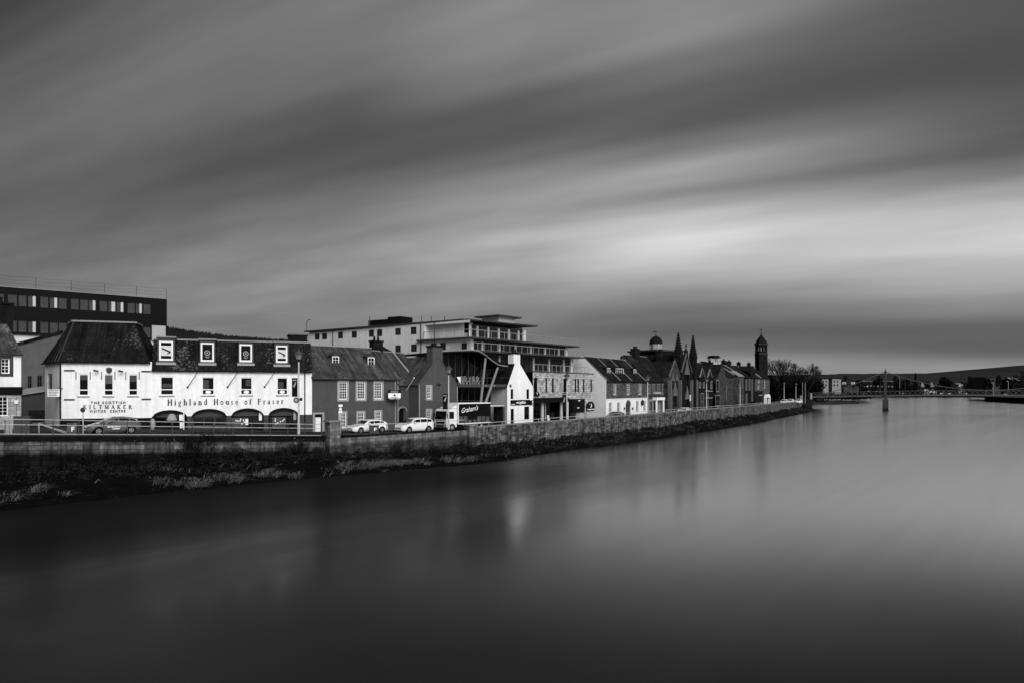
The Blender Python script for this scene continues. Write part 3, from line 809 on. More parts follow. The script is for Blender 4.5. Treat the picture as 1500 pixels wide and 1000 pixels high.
m = MB(); m.slab([frl.W(-.2, zl, .3), frl.W(frl.L+.1, zr2, .3), frl.W(frl.L+.1, zr2+.6, -3.5), frl.W(-.2, zl+.6, -3.5)], Z*.14); m.build('roof', trim, r)
h = frl.rect((42, 600, 72, 640)); m = MB()
for i in range(8): fbox(m, frl, h[0]+(h[2]-h[0])*i/8, h[1], h[0]+(h[2]-h[0])*(i+.93)/8, h[3], 0, .06)
m.build('garage_door', wood, r)

# ---------------------------------------------------------------- dark modern office block behind
fo = Fr(G(-60, 107), G(244.5, 126))
r = root_at('office_block', 'long dark office block with two rows of grouped windows and netted roof edge', 'office', fo, 2.5)
ztop = CAMH+(568-438.5)/F*126
g1 = [(-26,-15),(-13,-2),(0,5.5),(11.5,24.5),(27,38.5),(41,53),(59,70.5),(73,84.5),(86,97.5),(104,115),(117,128.5),(130,140.5),(146,157),(159,169.5),(171,181.5),(187,197.5),(199,208.5),(210,220.5)]
g2 = [(-26,-15),(-13,-2),(0,5.5),(11.5,24.5),(27,38.5),(41,53),(59,70.5),(73,84.5),(86,97.5),(104,115),(187,197.5),(199,208.5),(210,220.5)]
zA, zB = fo.at(32, 448.5)[1], fo.at(32, 431.8)[1]
zC, zD = fo.at(32, 486.3)[1], fo.at(32, 469.3)[1]
hs1 = [(fo.at(a)[0], zA, fo.at(b)[0], zB) for a, b in g1]; hs2 = [(fo.at(a)[0], zC, fo.at(b)[0], zD) for a, b in g2]
zb = fo.at(100, 489)[1]-.4
m = MB(); wall(m, fo, 0, fo.L, zb, ztop, hs1+hs2, .25); sides(m, fo, 0, fo.L, zb, ztop, 18); m.face(fo.W(0, ztop), fo.W(fo.L, ztop), fo.W(fo.L, ztop, -18), fo.W(0, ztop, -18)); m.build('wall', charcoal, r)
m = MB(); wall(m, fo, .3, fo.L-1.0, 2.0, zb, (), off=-.5); sides(m, fo, .3, fo.L-1., 2, zb, 17); m.build('plinth', offwhite, r)
for k, h in enumerate(hs1+hs2):
    o = window(r, fo, h, 1, 1, fm=dsteel, gm=oglass, dep=.22, fw=.06)
    if k in (5, 7, 13, 14, 16, 11, 23):
        wv = .35 if k != 13 else .5; du = h[2]-h[0]
        a_ = h[2]-du*wv-.07; fbox(MB(), fo, a_, h[1]+.08, h[2]-.07, h[3]-.08, -.19, -.175).build('blind', blind, o)
m = MB(); fbox(m, fo, -.1, ztop, fo.L+.1, ztop+.14, -.4, .12); m.build('parapet_cap', lead, r)
h = fo.rect((222.5, 477, 243, 489)); m = MB(); fbox(m, fo, h[0], h[1]-1.2, h[2]-.05, h[3], -.2, .04); m.build('wall_panel', grey_render, r)
rb = MB(); n = 24
for i in range(n+1):
    u = fo.L*i/n
    if i % 4 == 0: rb.tube(fo.W(u, ztop+.1, -.3), fo.W(u, ztop+1.9, -.3), .04, .04, 5)
for i in range(n): 
    for hh in (.7, 1.25, 1.85): rb.tube(fo.W(fo.L*i/n, ztop+.1+hh-(.1 if i % 4 in (1, 2) else 0), -.3), fo.W(fo.L*(i+1)/n, ztop+.1+hh-(.1 if (i+1) % 4 in (1, 2) else 0), -.3), .016, .016, 3, False)
rb.build('roof_netting', dsteel, r)

# ---------------------------------------------------------------- white shop with truncated pyramid roof
A, B = G(88, 66), G(222.3, 68.3); fk = Fr(A, B); inw = V((-.69, .72))
r = root_at('kilt_shop', 'white two storey shop with steep truncated slate roof and black lettering', 'shop', fk, 3.5)
ze = fk.at(150, 528.8)[1]; zb = fk.at(150, 612)[1]
wk = holes_of(fk, [(115, 547, 130, 571+8), (151.8, 547.3, 166.3, 579.3), (187.8, 547.8, 202, 579.8)])
wk = [(h[0], fk.at(150, 579.2)[1], h[2], fk.at(150, 547.3)[1]) for h in wk]
m = MB(); wall(m, fk, 0, fk.L, zb, ze, wk)
S0 = A+inw*7.4; S1 = B+V((-.31, .95))*8
def p3(q, z): return V((q.x, q.y, z))
fs = Fr(S0, A)    # the side wall facing the lane
hs = [fs.rect((69.5, 547, 76, 571))]
hs = [(max(hs[0][0], .6), hs[0][1], min(hs[0][2], fs.L-1), hs[0][3])]
wall(m, fs, 0, fs.L, 3.0, ze, hs); m.face(p3(B, 3), p3(S1, 3), p3(S1, ze), p3(B, ze)); m.face(p3(S1, 3), p3(S0, 3), p3(S0, ze), p3(S1, ze))
m.build('wall', white, r)
m = MB(); wall(m, fk, 0.02, fk.L-.02, 3., zb, (), off=-.06); m.build('plinth', charcoal, r)
window(r, fs, hs[0], 1, 2, fm=trim, dep=.14)
for k, h in enumerate(wk):
    o = window(r, fk, h, 1, 1, dep=.12, transom=.27, sill=trim, fw=.1, surround=None)
    d_ = (h[3]-h[1])*(.22, .4, .3)[k]; fbox(MB(), fk, h[0]+.11, h[3]-.1-d_, h[2]-.11, h[3]-.1, -.093, -.088).build('blind', midgrey if k != 1 else lane_r, o)
T0 = p3(G(108, 68.3), 0); zt = CAMH+(568-471.3)/F*68.3; T1 = p3(G(197.5, 70.0), 0)
ev = .3
e0 = p3(A, ze)+V((-.05, -ev, -.12)); e1 = p3(B, ze)+V((.0, -ev, -.12)); e2 = p3(S1, ze-.1); e3 = p3(S0, ze-.12)+V((-.35, 0, 0))
t0 = V((T0.x, T0.y, zt)); t1 = V((T1.x, T1.y, zt)); t3 = V((t0.x-2.1, t0.y+2.6, zt)); t2 = V((t1.x-1.2, t1.y+3.4, zt))
m = MB(); m.face(e0, e1, t1, t0); m.face(e3, e0, t0, t3); m.face(e1, e2, t2, t1); m.face(e2, e3, t3, t2); m.face(t0, t1, t2, t3); m.face(e3, e2, e1, e0)
rf = m.build('roof', slate3, r)
m = MB()
for a_, b_ in ((t0, t1), (t3, t0), (t1, t2)): m.slab([a_, b_, b_+Z*.16, a_+Z*.16], (b_-a_).normalized().cross(Z)*.18)
m.build('roof_edge', lead, rf)
m = MB(); m.tube(e0, t0, .07, .07, 5)
for k in (.33, .62, .8): m.tube(e3.lerp(e0, k), t3.lerp(t0, k), .035, .035, 4)
m.build('hip_flashing', dsteel, rf)
m = MB(); m.tube(e0+Z*-.02, e1+Z*-.02, .08, .08, 6); m.tube(e3, e0, .08, .08, 6); m.build('gutter', black, r)
m = MB(); m.tube(fk.W(.05, 3, .1), fk.W(.05, ze, .1), .07, .07, 6); m.build('downpipe', black, r)
for (x0, x1, y) in ((94, 109.5, 542), (94, 109.5, 584.5), (207.5, 221.5, 543.3), (207.5, 221.5, 583.8)):
    h = fk.rect((x0, y-.8, x1, y+.8)); fbox(MB(), fk, h[0], h[1], min(h[2], fk.L), h[3], 0, .1).build('wall_bracket', black, r)
for (x, y) in ((144, 542.5), (180, 543)):
    u, z = fk.at(x, y); m = MB(); m.tube(fk.W(u, z, 0), fk.W(u, z, .4), .03); m.tube(fk.W(u+.1, z-.05, .4), fk.W(u-.3, z+.02, .45), .07, .09); m.build('floodlight', black, r)
u, z = fk.at(160, 540.5); m = MB(); m.slab([fk.W(u+math.cos(t_)*.27, z+math.sin(t_)*(.2 if math.sin(t_) > 0 else .4), 0) for t_ in [i*math.pi/5 for i in range(10)]], fk.Nn()*.09); m.build('crest', midgrey, r)
for x in (111.5, 132.5, 149, 168.5, 184.5, 204):
    u, z0_ = fk.at(x, 555); fbox(MB(), fk, u-.05, z0_, u+.05, z0_+.75, 0, .09).build('cable_box', trim, r)
slabtext(r, fk, 'THE SCOTTISH', 133.2, 183.7, 587., 590.8, letter, sans_bold=.03, track=1.5)
seriftext(r, fk, 'KILTMAKER', 122, 193.5, 592.3, 598., letter, .62)
slabtext(r, fk, 'VISITOR  CENTRE', 131.5, 183.7, 599.6, 603.2, letter, sans_bold=.03, track=1.5)

# ---------------------------------------------------------------- long white shop with arches
A, B = G(222.3, 68.3), G(457, 74); fh = Fr(A, B)
r = root_at('arcade_shop', 'long white shop with four arches, slate mansard dormers and black serif lettering', 'shop', fh, 3.)
ze = fh.at(340, 542.7)[1]; zsp = fh.at(340, 608)[1]
wins = [(234.6,550.8,254.6,578.5),(295.5,551.4,314.2,578.3),(352,551.8,369.8,578),(405.3,552.2,421.7,577.8)]
hw = holes_of(fh, wins)
arch = [(222.9,274,599.8),(280.2,332,598),(338.4,386.6,597.2),(392.8,438,596.6)]
zat = fh.at(340, 594.5)[1]
m = MB(); wall(m, fh, 0, fh.L, zat, ze, hw, .16)
um = [(fh.at(a)[0]+.02, fh.at(b)[0], fh.at((a+b)/2, t_)[1]) for a, b, t_ in arch]
x = 0.
def arcz(u, a): 
    c_ = (a[0]+a[1])/2; hw_ = (a[1]-a[0])/2; k = max(0., 1-((u-c_)/hw_)**2); return zsp+(a[2]-zsp)*k**.6
for a in um:
    if a[0] > x: m.face(fh.W(x, zsp), fh.W(a[0], zsp), fh.W(a[0], zat), fh.W(x, zat))
    n = 18
    for i in range(n):
        u, v = a[0]+(a[1]-a[0])*i/n, a[0]+(a[1]-a[0])*(i+1)/n
        m.face(fh.W(u, arcz(u, a)), fh.W(v, arcz(v, a)), fh.W(v, zat), fh.W(u, zat)); m.face(fh.W(u, arcz(u, a)), fh.W(u, arcz(u, a), -.5), fh.W(v, arcz(v, a), -.5), fh.W(v, arcz(v, a)))
    x = a[1]
m.face(fh.W(x, zsp), fh.W(fh.L, zsp), fh.W(fh.L, zat), fh.W(x, zat)); sides(m, fh, 0, fh.L, zsp, ze, 9)
m.build('wall', white, r)
# grey piers and plinth
xs = [0.]+[v for a in um for v in (a[0], a[1])]+[fh.L]
for i in range(0, len(xs), 2):
    if xs[i+1]-xs[i] > .05: fbox(MB(), fh, xs[i], 2.5, xs[i+1], zsp-.004, -.5, .02).build('pier_base', midgrey, r)
for k, a in enumerate(um):
    n = 18; t_ = MB(); zt_ = fh.at(340, 609.2)[1]
    for i in range(n):
        u, v = a[0]+(a[1]-a[0])*i/n, a[0]+(a[1]-a[0])*(i+1)/n
        t_.face(fh.W(u, min(zt_, arcz(u, a)), -.35), fh.W(v, min(zt_, arcz(v, a)), -.35), fh.W(v, arcz(v, a), -.35), fh.W(u, arcz(u, a), -.35))
    o = t_.build('arch_panel', midgrey, r)
    f = MB(); 
    for i in range(n):
        u, v = a[0]+(a[1]-a[0])*i/n, a[0]+(a[1]-a[0])*(i+1)/n
        f.slab([fh.W(u, arcz(u, a)-.16, -.3), fh.W(v, arcz(v, a)-.16, -.3), fh.W(v, arcz(v, a)-.01, -.3), fh.W(u, arcz(u, a)-.01, -.3)], fh.Nn()*.36)
    f.build('arch_moulding', charcoal, o)
    g = MB(); fbox(g, fh, a[0]+.05, 3., a[1]-.05, zt_, -.62, -.55); g.build('shop_window', rglass, r)
    g = MB(); nn = 3
    for i in range(nn+1):
        u = a[0]+.1+(a[1]-a[0]-.2)*i/nn; fbox(g, fh, u-.05, 3., u+.05, zt_, -.54, -.47)
    fbox(g, fh, a[0]+.05, zt_-.12, a[1]-.05, zt_, -.54, -.46); fbox(g, fh, a[0]+.05, 3., a[1]-.05, 4.2, -.54, -.44)
    g.build('shop_front', midgrey if k == 1 else charcoal, r)
for k, h in enumerate(hw):
    o = window(r, fh, h, 1, 1, dep=.12, transom=.31, fw=.1, sill=trim)
    u_ = h[0]+(h[2]-h[0])*(.15, .1, .45, .12)[k]; fbox(MB(), fh, u_, h[1]+(h[3]-h[1])*(.42, .35, .5, .36)[k], u_+(h[2]-h[0])*(.7, .45, .4, .5)[k], h[1]+(h[3]-h[1])*(.62, .82, .86, .74)[k], -.093, -.088).build('pane_reflection', midgrey, o)  # grey patch behind each pane paints in a window reflection
    if k:
        c_ = (h[0]+h[2])/2; zc = h[1]+(h[3]-h[1])*.17; e = MB()
        e.slab([fh.W(c_+.27*math.cos(i*math.pi/6), zc+.17*math.sin(i*math.pi/6), -.085) for i in range(12)], fh.Nn()*.02); e.build('window_sticker', wletter, o)
# mansard
zt = fh.at(340, 500, off=-1.4)[1]+.0; s0 = 1.4
m = MB(); roof_slope(m, fh.W(.02, ze-.08, .22), fh.W(fh.L-.02, ze-.08, .22), fh.W(fh.L-.02, zt, -s0), fh.W(.02, zt, -s0), .06)
m.face(fh.W(.02, zt, -s0), fh.W(fh.L-.02, zt, -s0), fh.W(fh.L-.02, zt+.1, -9), fh.W(.02, zt+.1, -9))
m.face(fh.W(fh.L-.02, ze-.1, .2), fh.W(fh.L-.02, ze-.1, -9), fh.W(fh.L-.02, zt, -9), fh.W(fh.L-.02, zt, -s0)); m.face(fh.W(.02, ze, -9), fh.W(fh.L, ze, -9), fh.W(fh.L, zt, -9), fh.W(.02, zt, -9))
rf = m.build('roof', slate, r)
m = MB(); m.tube(fh.W(0, ze-.06, .28), fh.W(fh.L, ze-.06, .28), .08, .08, 6); m.build('gutter', black, r)
# dormers
dor = [((230.4,494.6,256.3,531),(233,499.3,253.5,527.8)),((292.4,498,315.5,532),(293.9,501.9,313.4,529.5)),((349,500.6,371.5,532.3),(350.7,504,369.2,529.9)),((402,501.6,423.6,534),(404.3,506,421,531))]
offd = .1; ulast = 0
for k, (ou, wi) in enumerate(dor):
    a, b, c_, d = fh.rect(ou, -.15); h = fh.rect(wi, -.15)
    m = MB(); wall(m, fh, a, c_, b+.05, d, [h], .12, off=-.15)
    for u in (a, c_): m.face(fh.W(u, b, -.15), fh.W(u, b, -2.2), fh.W(u, d, -2.2), fh.W(u, d, -.15))
    o = m.build('dormer', midgrey, r)
    m = MB(); fbox(m, fh, a-.12, d, c_+.12, d+.14, -2.4, .0); m.build('dormer_roof', lead, o)
    m = MB(); fbox(m, fh, a-.1, b-.2, c_+.1, b+.04, -.4, .02); m.build('dormer_sill', trim, o)
    w_ = window(r, fh, h, 1, 1, fm=wpaint, dep=.08, fw=.16, off=-.15, gm=glass)
    a, b, c_, d = h; lft, rgt = a+.17, c_-.17
    if k in (0, 3):
        z0_, z1_ = b+(d-b)*.25, b+(d-b)*.76
        m = MB(); fbox(m, fh, lft, z0_, rgt, z1_, -.20, -.185); pz = m.build('poster', offwhite, w_)
        m = MB()
        def pt(x_, y_): return fh.W(lft+(rgt-lft)*x_, z0_+(z1_-z0_)*y_, -.184)
        m.slab([pt(.07, .82), pt(.95, .45), pt(.95, .3), pt(.8, .34), pt(.07, .66)], fh.Nn()*.008); m.slab([pt(.95, .36), pt(.95, .3), pt(.62, .16), pt(.58, .24), pt(.80, .36)], fh.Nn()*.010); m.build('poster_print', letter, w_)
    else:
        m = MB(); fbox(m, fh, lft, b+.2, rgt, d-.17, -.20, -.185); m.build('poster', charcoal, w_)
        cu_, cz = (lft+rgt)/2, b+(d-b)*.47; m = MB()
        for i in range(14):
            t0_, t1_ = i*2*math.pi/14, (i+1)*2*math.pi/14
            m.slab([fh.W(cu_+q*math.cos(t_), cz+q*math.sin(t_), -.184) for q, t_ in ((.28, t0_), (.28, t1_), (.19, t1_), (.19, t0_))], fh.Nn()*.008)
        m.slab([fh.W(cu_+.1*math.cos(i*1.05), cz+.1*math.sin(i*1.05), -.184) for i in range(6)], fh.Nn()*.008)
        for dz_, w2 in ((-.42, .24), (-.52, .14)): fbox(m, fh, cu_-w2, cz+dz_, cu_+w2, cz+dz_+.05, -.185, -.175)
        m.build('poster_print', trim, w_)
m = MB()
for x0, x1 in ((198, 230.3), (256.6, 292.2), (315.7, 348.8), (371.7, 401.8), (423.8, 456)):
    u0, u1 = max(fh.at(x0, off=-s0)[0], .02), min(fh.at(x1, off=-s0)[0], fh.L)
    fbox(m, fh, u0, zt-.02, u1, zt+.14, -s0-.3, -s0+.14)
m.build('roof_capping', lead, r)
# flag poles: lean out and up from the wall
for (x0, y0) in ((275, 566.3), (333.5, 566), (387.6, 565.8)):
    u, z = fh.at(x0, y0); m = MB(); m.tube(fh.W(u, z, 0), fh.W(u+.95, z+1.5, .75), .035, .03, 6); m.tube(fh.W(u, z, 0), fh.W(u, z, .12), .1, .1, 8); m.build('flag_pole', black, r)
    m = MB(); m.tube(fh.W(u+.75, z+.9, 0), fh.W(u+.75, z+1.2, .58), .015, .015, 4); m.build('pole_stay', black, r)
seriftext(r, fh, 'Highland House of Fraser', 245.2, 415.3, 584.2, 593., letter, .33, py_top2=582.9, py_base2=590.6)
downpipe(r, fh, 446.5, 3, ze, black)

# goods under the first arch
def world_thing(name, label, cat, p, group=None): return thing(name, label, cat, p, group)
u = fh.at(253)[0]; p = fh.W(u, 3.72, .9)
o = world_thing('clothes_display', 'pale draped cape and cap on a stand outside the first arch', 'display', p)
m = MB(); m.tube(p, p+Z*1.3, .03); m.cbox(p, .5, .5, .05); m.build('stand', dsteel, o)
m = MB(); m.lathe(p+Z*1.05, [(.46, 0), (.5, .1), (.42, .28), (.34, .45), (.26, .6), (.1, .68)], 9); m.build('cape', trim, o)
m = MB(); m.lathe(p+Z*.55, [(.2, 0), (.22, .15), (.17, .4), (.12, .5)], 12); m.build('skirt', black, o)
u = fh.at(266)[0]; p = fh.W(u, 3.72, .7); o = world_thing('notice_board', 'upright board with white notices by the post at the first arch', 'sign', p)
m = MB(); fbox(m, fh, u-.25, 3.7, u+.25, 5.5, .66, .72); m.build('board', black, o)
m = MB(); fbox(m, fh, u-.16, 4.75, u+.2, 5.35, .72, .735); fbox(m, fh, u-.1, 4.0, u+.2, 4.6, .72, .735); m.build('notice', wletter, o)
u = fh.at(270.6)[0]; p = fh.W(u, 3.7, 1.2); o = world_thing('bollard_post', 'thin white post standing at the right side of the first arch', 'post', p)
m = MB(); m.tube(p, p+Z*2.15, .05); m.build('shaft', wpaint, o); m = MB(); m.lathe(p+Z*2.15, [(.08, 0), (.1, .06), (.06, .14), (.01, .17)], 8); m.build('finial', wpaint, o)
for px_, lab in ((203, 'pale carved stone ornament on the pavement behind the dark car'), (226.5, 'pale stone urn on the pavement before the first arch')):
    u = fh.at(px_)[0]; p = fh.W(u, 3.75, 1.6); o = world_thing('stone_ornament', lab, 'ornament', p)
    MB().cbox(p, .7, .5, .18, rz_of(fh)).build('base', trim, o); MB().lathe(p+Z*.18, [(.2, 0), (.13, .1), (.24, .4), (.27, .62), (.16, .75), (.2, .95), (.08, 1.08)], 10).build('urn', trim, o)
for px_, lab in ((361.5, 'small white notice propped in the third arch'), (381.5, 'tall narrow white banner stand in the third arch'), (432, 'slim pale display stand in the fourth arch')):
    u = fh.at(px_)[0]; p = fh.W(u, 3.7, -.2); o = world_thing('display_stand', lab, 'display stand', p)
    hh = 1.0 if px_ < 370 else 2.3
    m = MB(); fbox(m, fh, u-.17, 3.75, u+.17, 3.8, -.4, -.05); m.tube(fh.W(u, 3.8, -.25), fh.W(u, 3.8+hh, -.25), .02); m.build('stand', dsteel, o)
    m = MB(); fbox(m, fh, u-.14, 3.8+hh*.35, u+.14, 3.8+hh, -.23, -.2); m.build('panel', wletter if px_ < 400 else trim, o)
for px_, lab in ((409, 'rack of small pale cards low in the fourth arch'), (350, 'rack of small pale cards low in the third arch')):
    u = fh.at(px_)[0]; p = fh.W(u, 3.7, -.2); o = world_thing('card_rack', lab, 'rack', p)
    m = MB(); fbox(m, fh, u-.7, 3.75, u+.7, 4.9, -.42, -.38); m.build('frame', dsteel, o)
    rr = random.Random(px_)
    for k in range(7):
        a_ = u-.6+rr.random()*1.1; z_ = 4.1+rr.random()*.6; m = MB(); fbox(m, fh, a_, z_, a_+.12, z_+.14, -.38, -.36); m.build('card', wletter, o)
# lane sign board on the side wall
p = P(71, 576, 66); o = world_thing('hanging_sign', 'white sign board with small dark lines of writing projecting over the lane', 'sign', p)
fsn = Fr(G(69.5, 65.6), G(87.6, 65.9)); h = fsn.rect((69.5, 569.5, 87.5, 580.3)); m = MB(); fbox(m, fsn, h[0], h[1], h[2], h[3], -.04, .04); m.build('board', wpaint, o)
m = MB(); rr = random.Random(3)
for i in range(4):
    z_ = h[1]+(h[3]-h[1])*(.14+.22*i); x_ = h[0]+.12
    while x_ < h[2]-.2:
        l_ = rr.uniform(.04, .14); fbox(m, fsn, x_, z_, min(x_+l_, h[2]-.1), z_+.07, .04, .05); x_ += l_+.04
m.build('sign_print', letter, o)
m = MB(); m.tube(fsn.W(h[2]-.05, h[3]+.08, 0), fsn.W(h[2]+.25, h[3]+.08, 0), .03); m.build('bracket', black, o)

# ---------------------------------------------------------------- dark rendered town house
A, B = G(457, 74), G(583.5, 82); fb_ = Fr(A, B)
r = root_at('town_house', 'dark rendered town house with small paned white windows and lichened slate roof', 'house', fb_, 3.)
ze = fb_.at(520, 553.6)[1]; half = 4.2; zr = CAMH+(568-508)/F*(fb_.W(fb_.at(500)[0], 0, -half).y)
up = [(496.3,559.3,508.6,584.6),(523,559.3,534.7,584.2),(548.8,559.3,559.6,583.8)]
lo = [(497.3,603.6,506.6,626),(523.8,603.2,533.2,625),(549.6,602,558,623)]
hu, hl = holes_of(fb_, up), holes_of(fb_, lo)
hd = fb_.rect((461, 606, 472, 638)); hd = (hd[0], 3.0, hd[2], hd[3])
m = MB(); wall(m, fb_, 0, fb_.L, 2.4, ze, hu+hl+[hd]); sides(m, fb_, 0, fb_.L, 2.4, ze, half*2); gable_ends(m, fb_, 0, fb_.L, ze, zr, half); m.build('wall', brown, r)
for h in hu: window(r, fb_, h, 4, 6, surround=trim, sw=.2, dep=.1, fw=.09, bar=.035)
for h in hl: window(r, fb_, h, 4, 4, surround=trim, sw=.17, dep=.1, fw=.08, bar=.035)
a, b, c_, d = hd; m = MB(); fbox(m, fb_, a+.16, b, c_-.1, d-.35, -.2, -.13); o = m.build('door', wpaint, r)
m = MB(); fbox(m, fb_, a+.16, d-.34, c_-.1, d-.02, -.2, -.16); m.build('fanlight', glass, o)
m = MB()
for q0, q1 in ((a-.22, a-.002), (c_+.002, c_+.22)): fbox(m, fb_, q0, 2.9, q1, d+.2, -.01, .05)
fbox(m, fb_, a-.002, d+.002, c_+.002, d+.2, -.01, .048); m.build('door_surround', trim, o)
MB().lathe(fb_.W(c_-.2, b+1.1, -.1), [(.04, 0), (.05, .03), (.01, .06)], 8).build('handle', dsteel, o)
gable_roof(r, fb_, 0, fb_.L, ze, zr, half, slate2, .25, .08)
m = MB(); m.tube(fb_.W(0, ze-.1, .32), fb_.W(fb_.L, ze-.1, .32), .07, .07, 6); m.build('gutter', dsteel, r)
def roof_dormer(r, fr, rc, half, ze, zr, m_side=slate2, cols=2, rows=2, face=None, gh=.28):
    """small gabled dormer standing on a roof slope; rc = its window in pixels"""
    px = (rc[0]+rc[2])/2; k = (zr-ze)/half; face = face or brown; lo_, hi_ = 0., half
    for _ in range(40):        # depth where the sill meets the slope
        mid = (lo_+hi_)/2
        if fr.at(px, rc[3], -mid)[1] > ze+k*mid: lo_ = mid
        else: hi_ = mid
    off = -lo_; a, b, c_, d = fr.rect(rc, off)
    m = MB(); pad = .07
    wall(m, fr, a-pad, c_+pad, b-.15, d+.1, [(a, b, c_, d)], .08, off=off)
    zt_ = d+.1; dep = (zt_-ze)/k+off+.1
    um_ = (a+c_)/2; m.face(fr.W(a-pad, zt_, off), fr.W(c_+pad, zt_, off), fr.W(um_, zt_+gh, off))
    for u in (a-pad, c_+pad): m.face(fr.W(u, b-.15, off), fr.W(u, zt_, off-dep), fr.W(u, zt_, off))
    o = m.build('dormer', face or trim, r)
    q = MB(); dd = dep+(gh+.05)/k
    for s_, u in ((-1, a-pad-.1), (1, c_+pad+.1)): q.slab([fr.W(u, zt_-.08, off+.12), fr.W(um_, zt_+gh, off+.12), fr.W(um_, zt_+gh, off-dd), fr.W(u, zt_-.08, off-dep)], Z*.07)
    q.build('dormer_roof', m_side, o)
    window(r, fr, (a, b, c_, d), cols, rows, dep=.06, fw=.09, off=off)
roof_dormer(r, fb_, (486.8, 521.6, 496.6, 533), half, ze, zr)
roof_dormer(r, fb_, (538.8, 523, 548.6, 535.6), half, ze, zr)
u = fb_.at(551, off=-half)[0]; c_ = fb_.W(u, 0, -half)
chimney(r, c_, 1.4, .9, zr-.6, CAMH+(568-501)/F*c_.y, rz_of(fb_), bstone, 2)
for px in (578.5, 582.3): downpipe(r, fb_, px, 2.6, ze)
# ---------------------------------------------------------------- link and gabled wing
A2, B2 = G(583.5, 82), G(616, 86.5); fl = Fr(A2, B2)
r = root_at('gabled_house', 'dark rendered gable end house with arched doorway link and tall chimney', 'house', fl, 2.8)
ze2 = fl.at(595, 562.6)[1]
hd = fl.rect((584.6, 598, 594.4, 624)); hd = (hd[0], 2.6, hd[2], hd[3])
m = MB(); wall(m, fl, 0, fl.L, 2.4, ze2, [hd], .35); m.build('link_wall', brown, r)
m = MB(); fbox(m, fl, hd[0], 2.6, hd[2], hd[3], -.4, -.34); o = m.build('door', black, r)
m = MB(); n = 10; cu_ = (hd[0]+hd[2])/2; ru = (hd[2]-hd[0])/2+.08
for i in range(n):
    t0_, t1_ = math.pi*i/n, math.pi*(i+1)/n
    m.slab([fl.W(cu_+q*math.cos(t_), hd[3]-.25+q*.55*math.sin(t_), 0) for q, t_ in ((ru, t0_), (ru, t1_), (ru+.16, t1_), (ru+.16, t0_))], fl.Nn()*.05)
m.build('door_arch', trim, o)
halfl = 3.6; zrl = CAMH+(568-517)/F*(82+halfl+1)
gable_roof(r, fl, -.2, fl.L+1.5, ze2, zrl, halfl, slate2, .2, .0)
A3 = G(613, 83); B3 = G(669.5, 88.2); fw_ = Fr(A3, B3)
zew = fw_.at(640, 563)[1]; um_ = fw_.L/2-.1; zap = fw_.at(643, 523)[1]
hu = [fw_.rect((625.3, 565.5, 631.4, 583.3))]; hl = [fw_.rect((625.3, 600.2, 631.4, 618))]
m = MB(); wall(m, fw_, 0, fw_.L, 2.4, zew, hu+hl); m.face(fw_.W(0, zew), fw_.W(fw_.L, zew), fw_.W(um_, zap)); sides(m, fw_, 0, fw_.L, 2.4, zew, 9); m.build('wall', brown, r)
for h in hu+hl: window(r, fw_, h, 3, 4, surround=trim, sw=.2, dep=.1, fw=.08)
m = MB()
for u in (-.15, fw_.L+.15):
    roof_slope(m, fw_.W(u, zew-.15, .0), fw_.W(u, zew-.15, -9), fw_.W(um_, zap, -9), fw_.W(um_, zap, .0), .12)
rf = m.build('roof', slate2, r)
m = MB(); m.slab([fw_.W(-.15, zew-.15, .06), fw_.W(um_, zap, .06), fw_.W(um_, zap+.16, .06), fw_.W(-.15, zew+.01, .06)], fw_.Nn()*-.1); m.slab([fw_.W(fw_.L+.15, zew-.15, .06), fw_.W(um_, zap, .06), fw_.W(um_, zap+.16, .06), fw_.W(fw_.L+.15, zew+.01, .06)], fw_.Nn()*-.1); m.build('verge', brown, rf)
m = MB(); m.slab([fl.W(fl.L-1.0, ze2+.1, .2), fl.W(fl.L-.75, ze2+.1, .2), fl.W(fl.L-.75, zrl+.12, -halfl), fl.W(fl.L-1.0, zrl+.12, -halfl)], Z*.12); m.build('valley_flashing', trim, rf)
c_ = fw_.W(um_, 0, -.55); chimney(r, c_, 1.75, 1.05, zap-1.0, CAMH+(568-508.5)/F*c_.y, rz_of(fw_), brown, 0, bstone)
m = MB(); m.tube(fw_.W(.06, 2.6, .09), fw_.W(.06, zew, .09), .06); m.build('downpipe', trim, r)
m = MB(); m.tube(fw_.W(fw_.L-.06, 2.6, .09), fw_.W(fw_.L-.06, zew-.2, .09), .06); m.build('downpipe', trim, r)
u, z = fw_.at(643, 563); m = MB(); fbox(m, fw_, u-.45, z-.05, u+.45, z+.05, .0, .06); fbox(m, fw_, u-.05, z-.2, u+.05, z+.22, .0, .07); m.build('wall_tie', black, r)
u, z = fl.at(594, 571.2); p = fl.W(u, z, .1); o = world_thing('flag_pole', 'bare white flag pole slanting up from the dark house link', 'pole', p)
m = MB(); m.tube(p, P(606.5, 553.5, p.y-1.6), .05, .04, 6); m.build('shaft', wpaint, o); m = MB(); m.lathe(P(606.5, 553.5, p.y-1.6), [(.05, -.05), (.1, .03), (.05, .12)], 8); m.build('finial', wpaint, o)
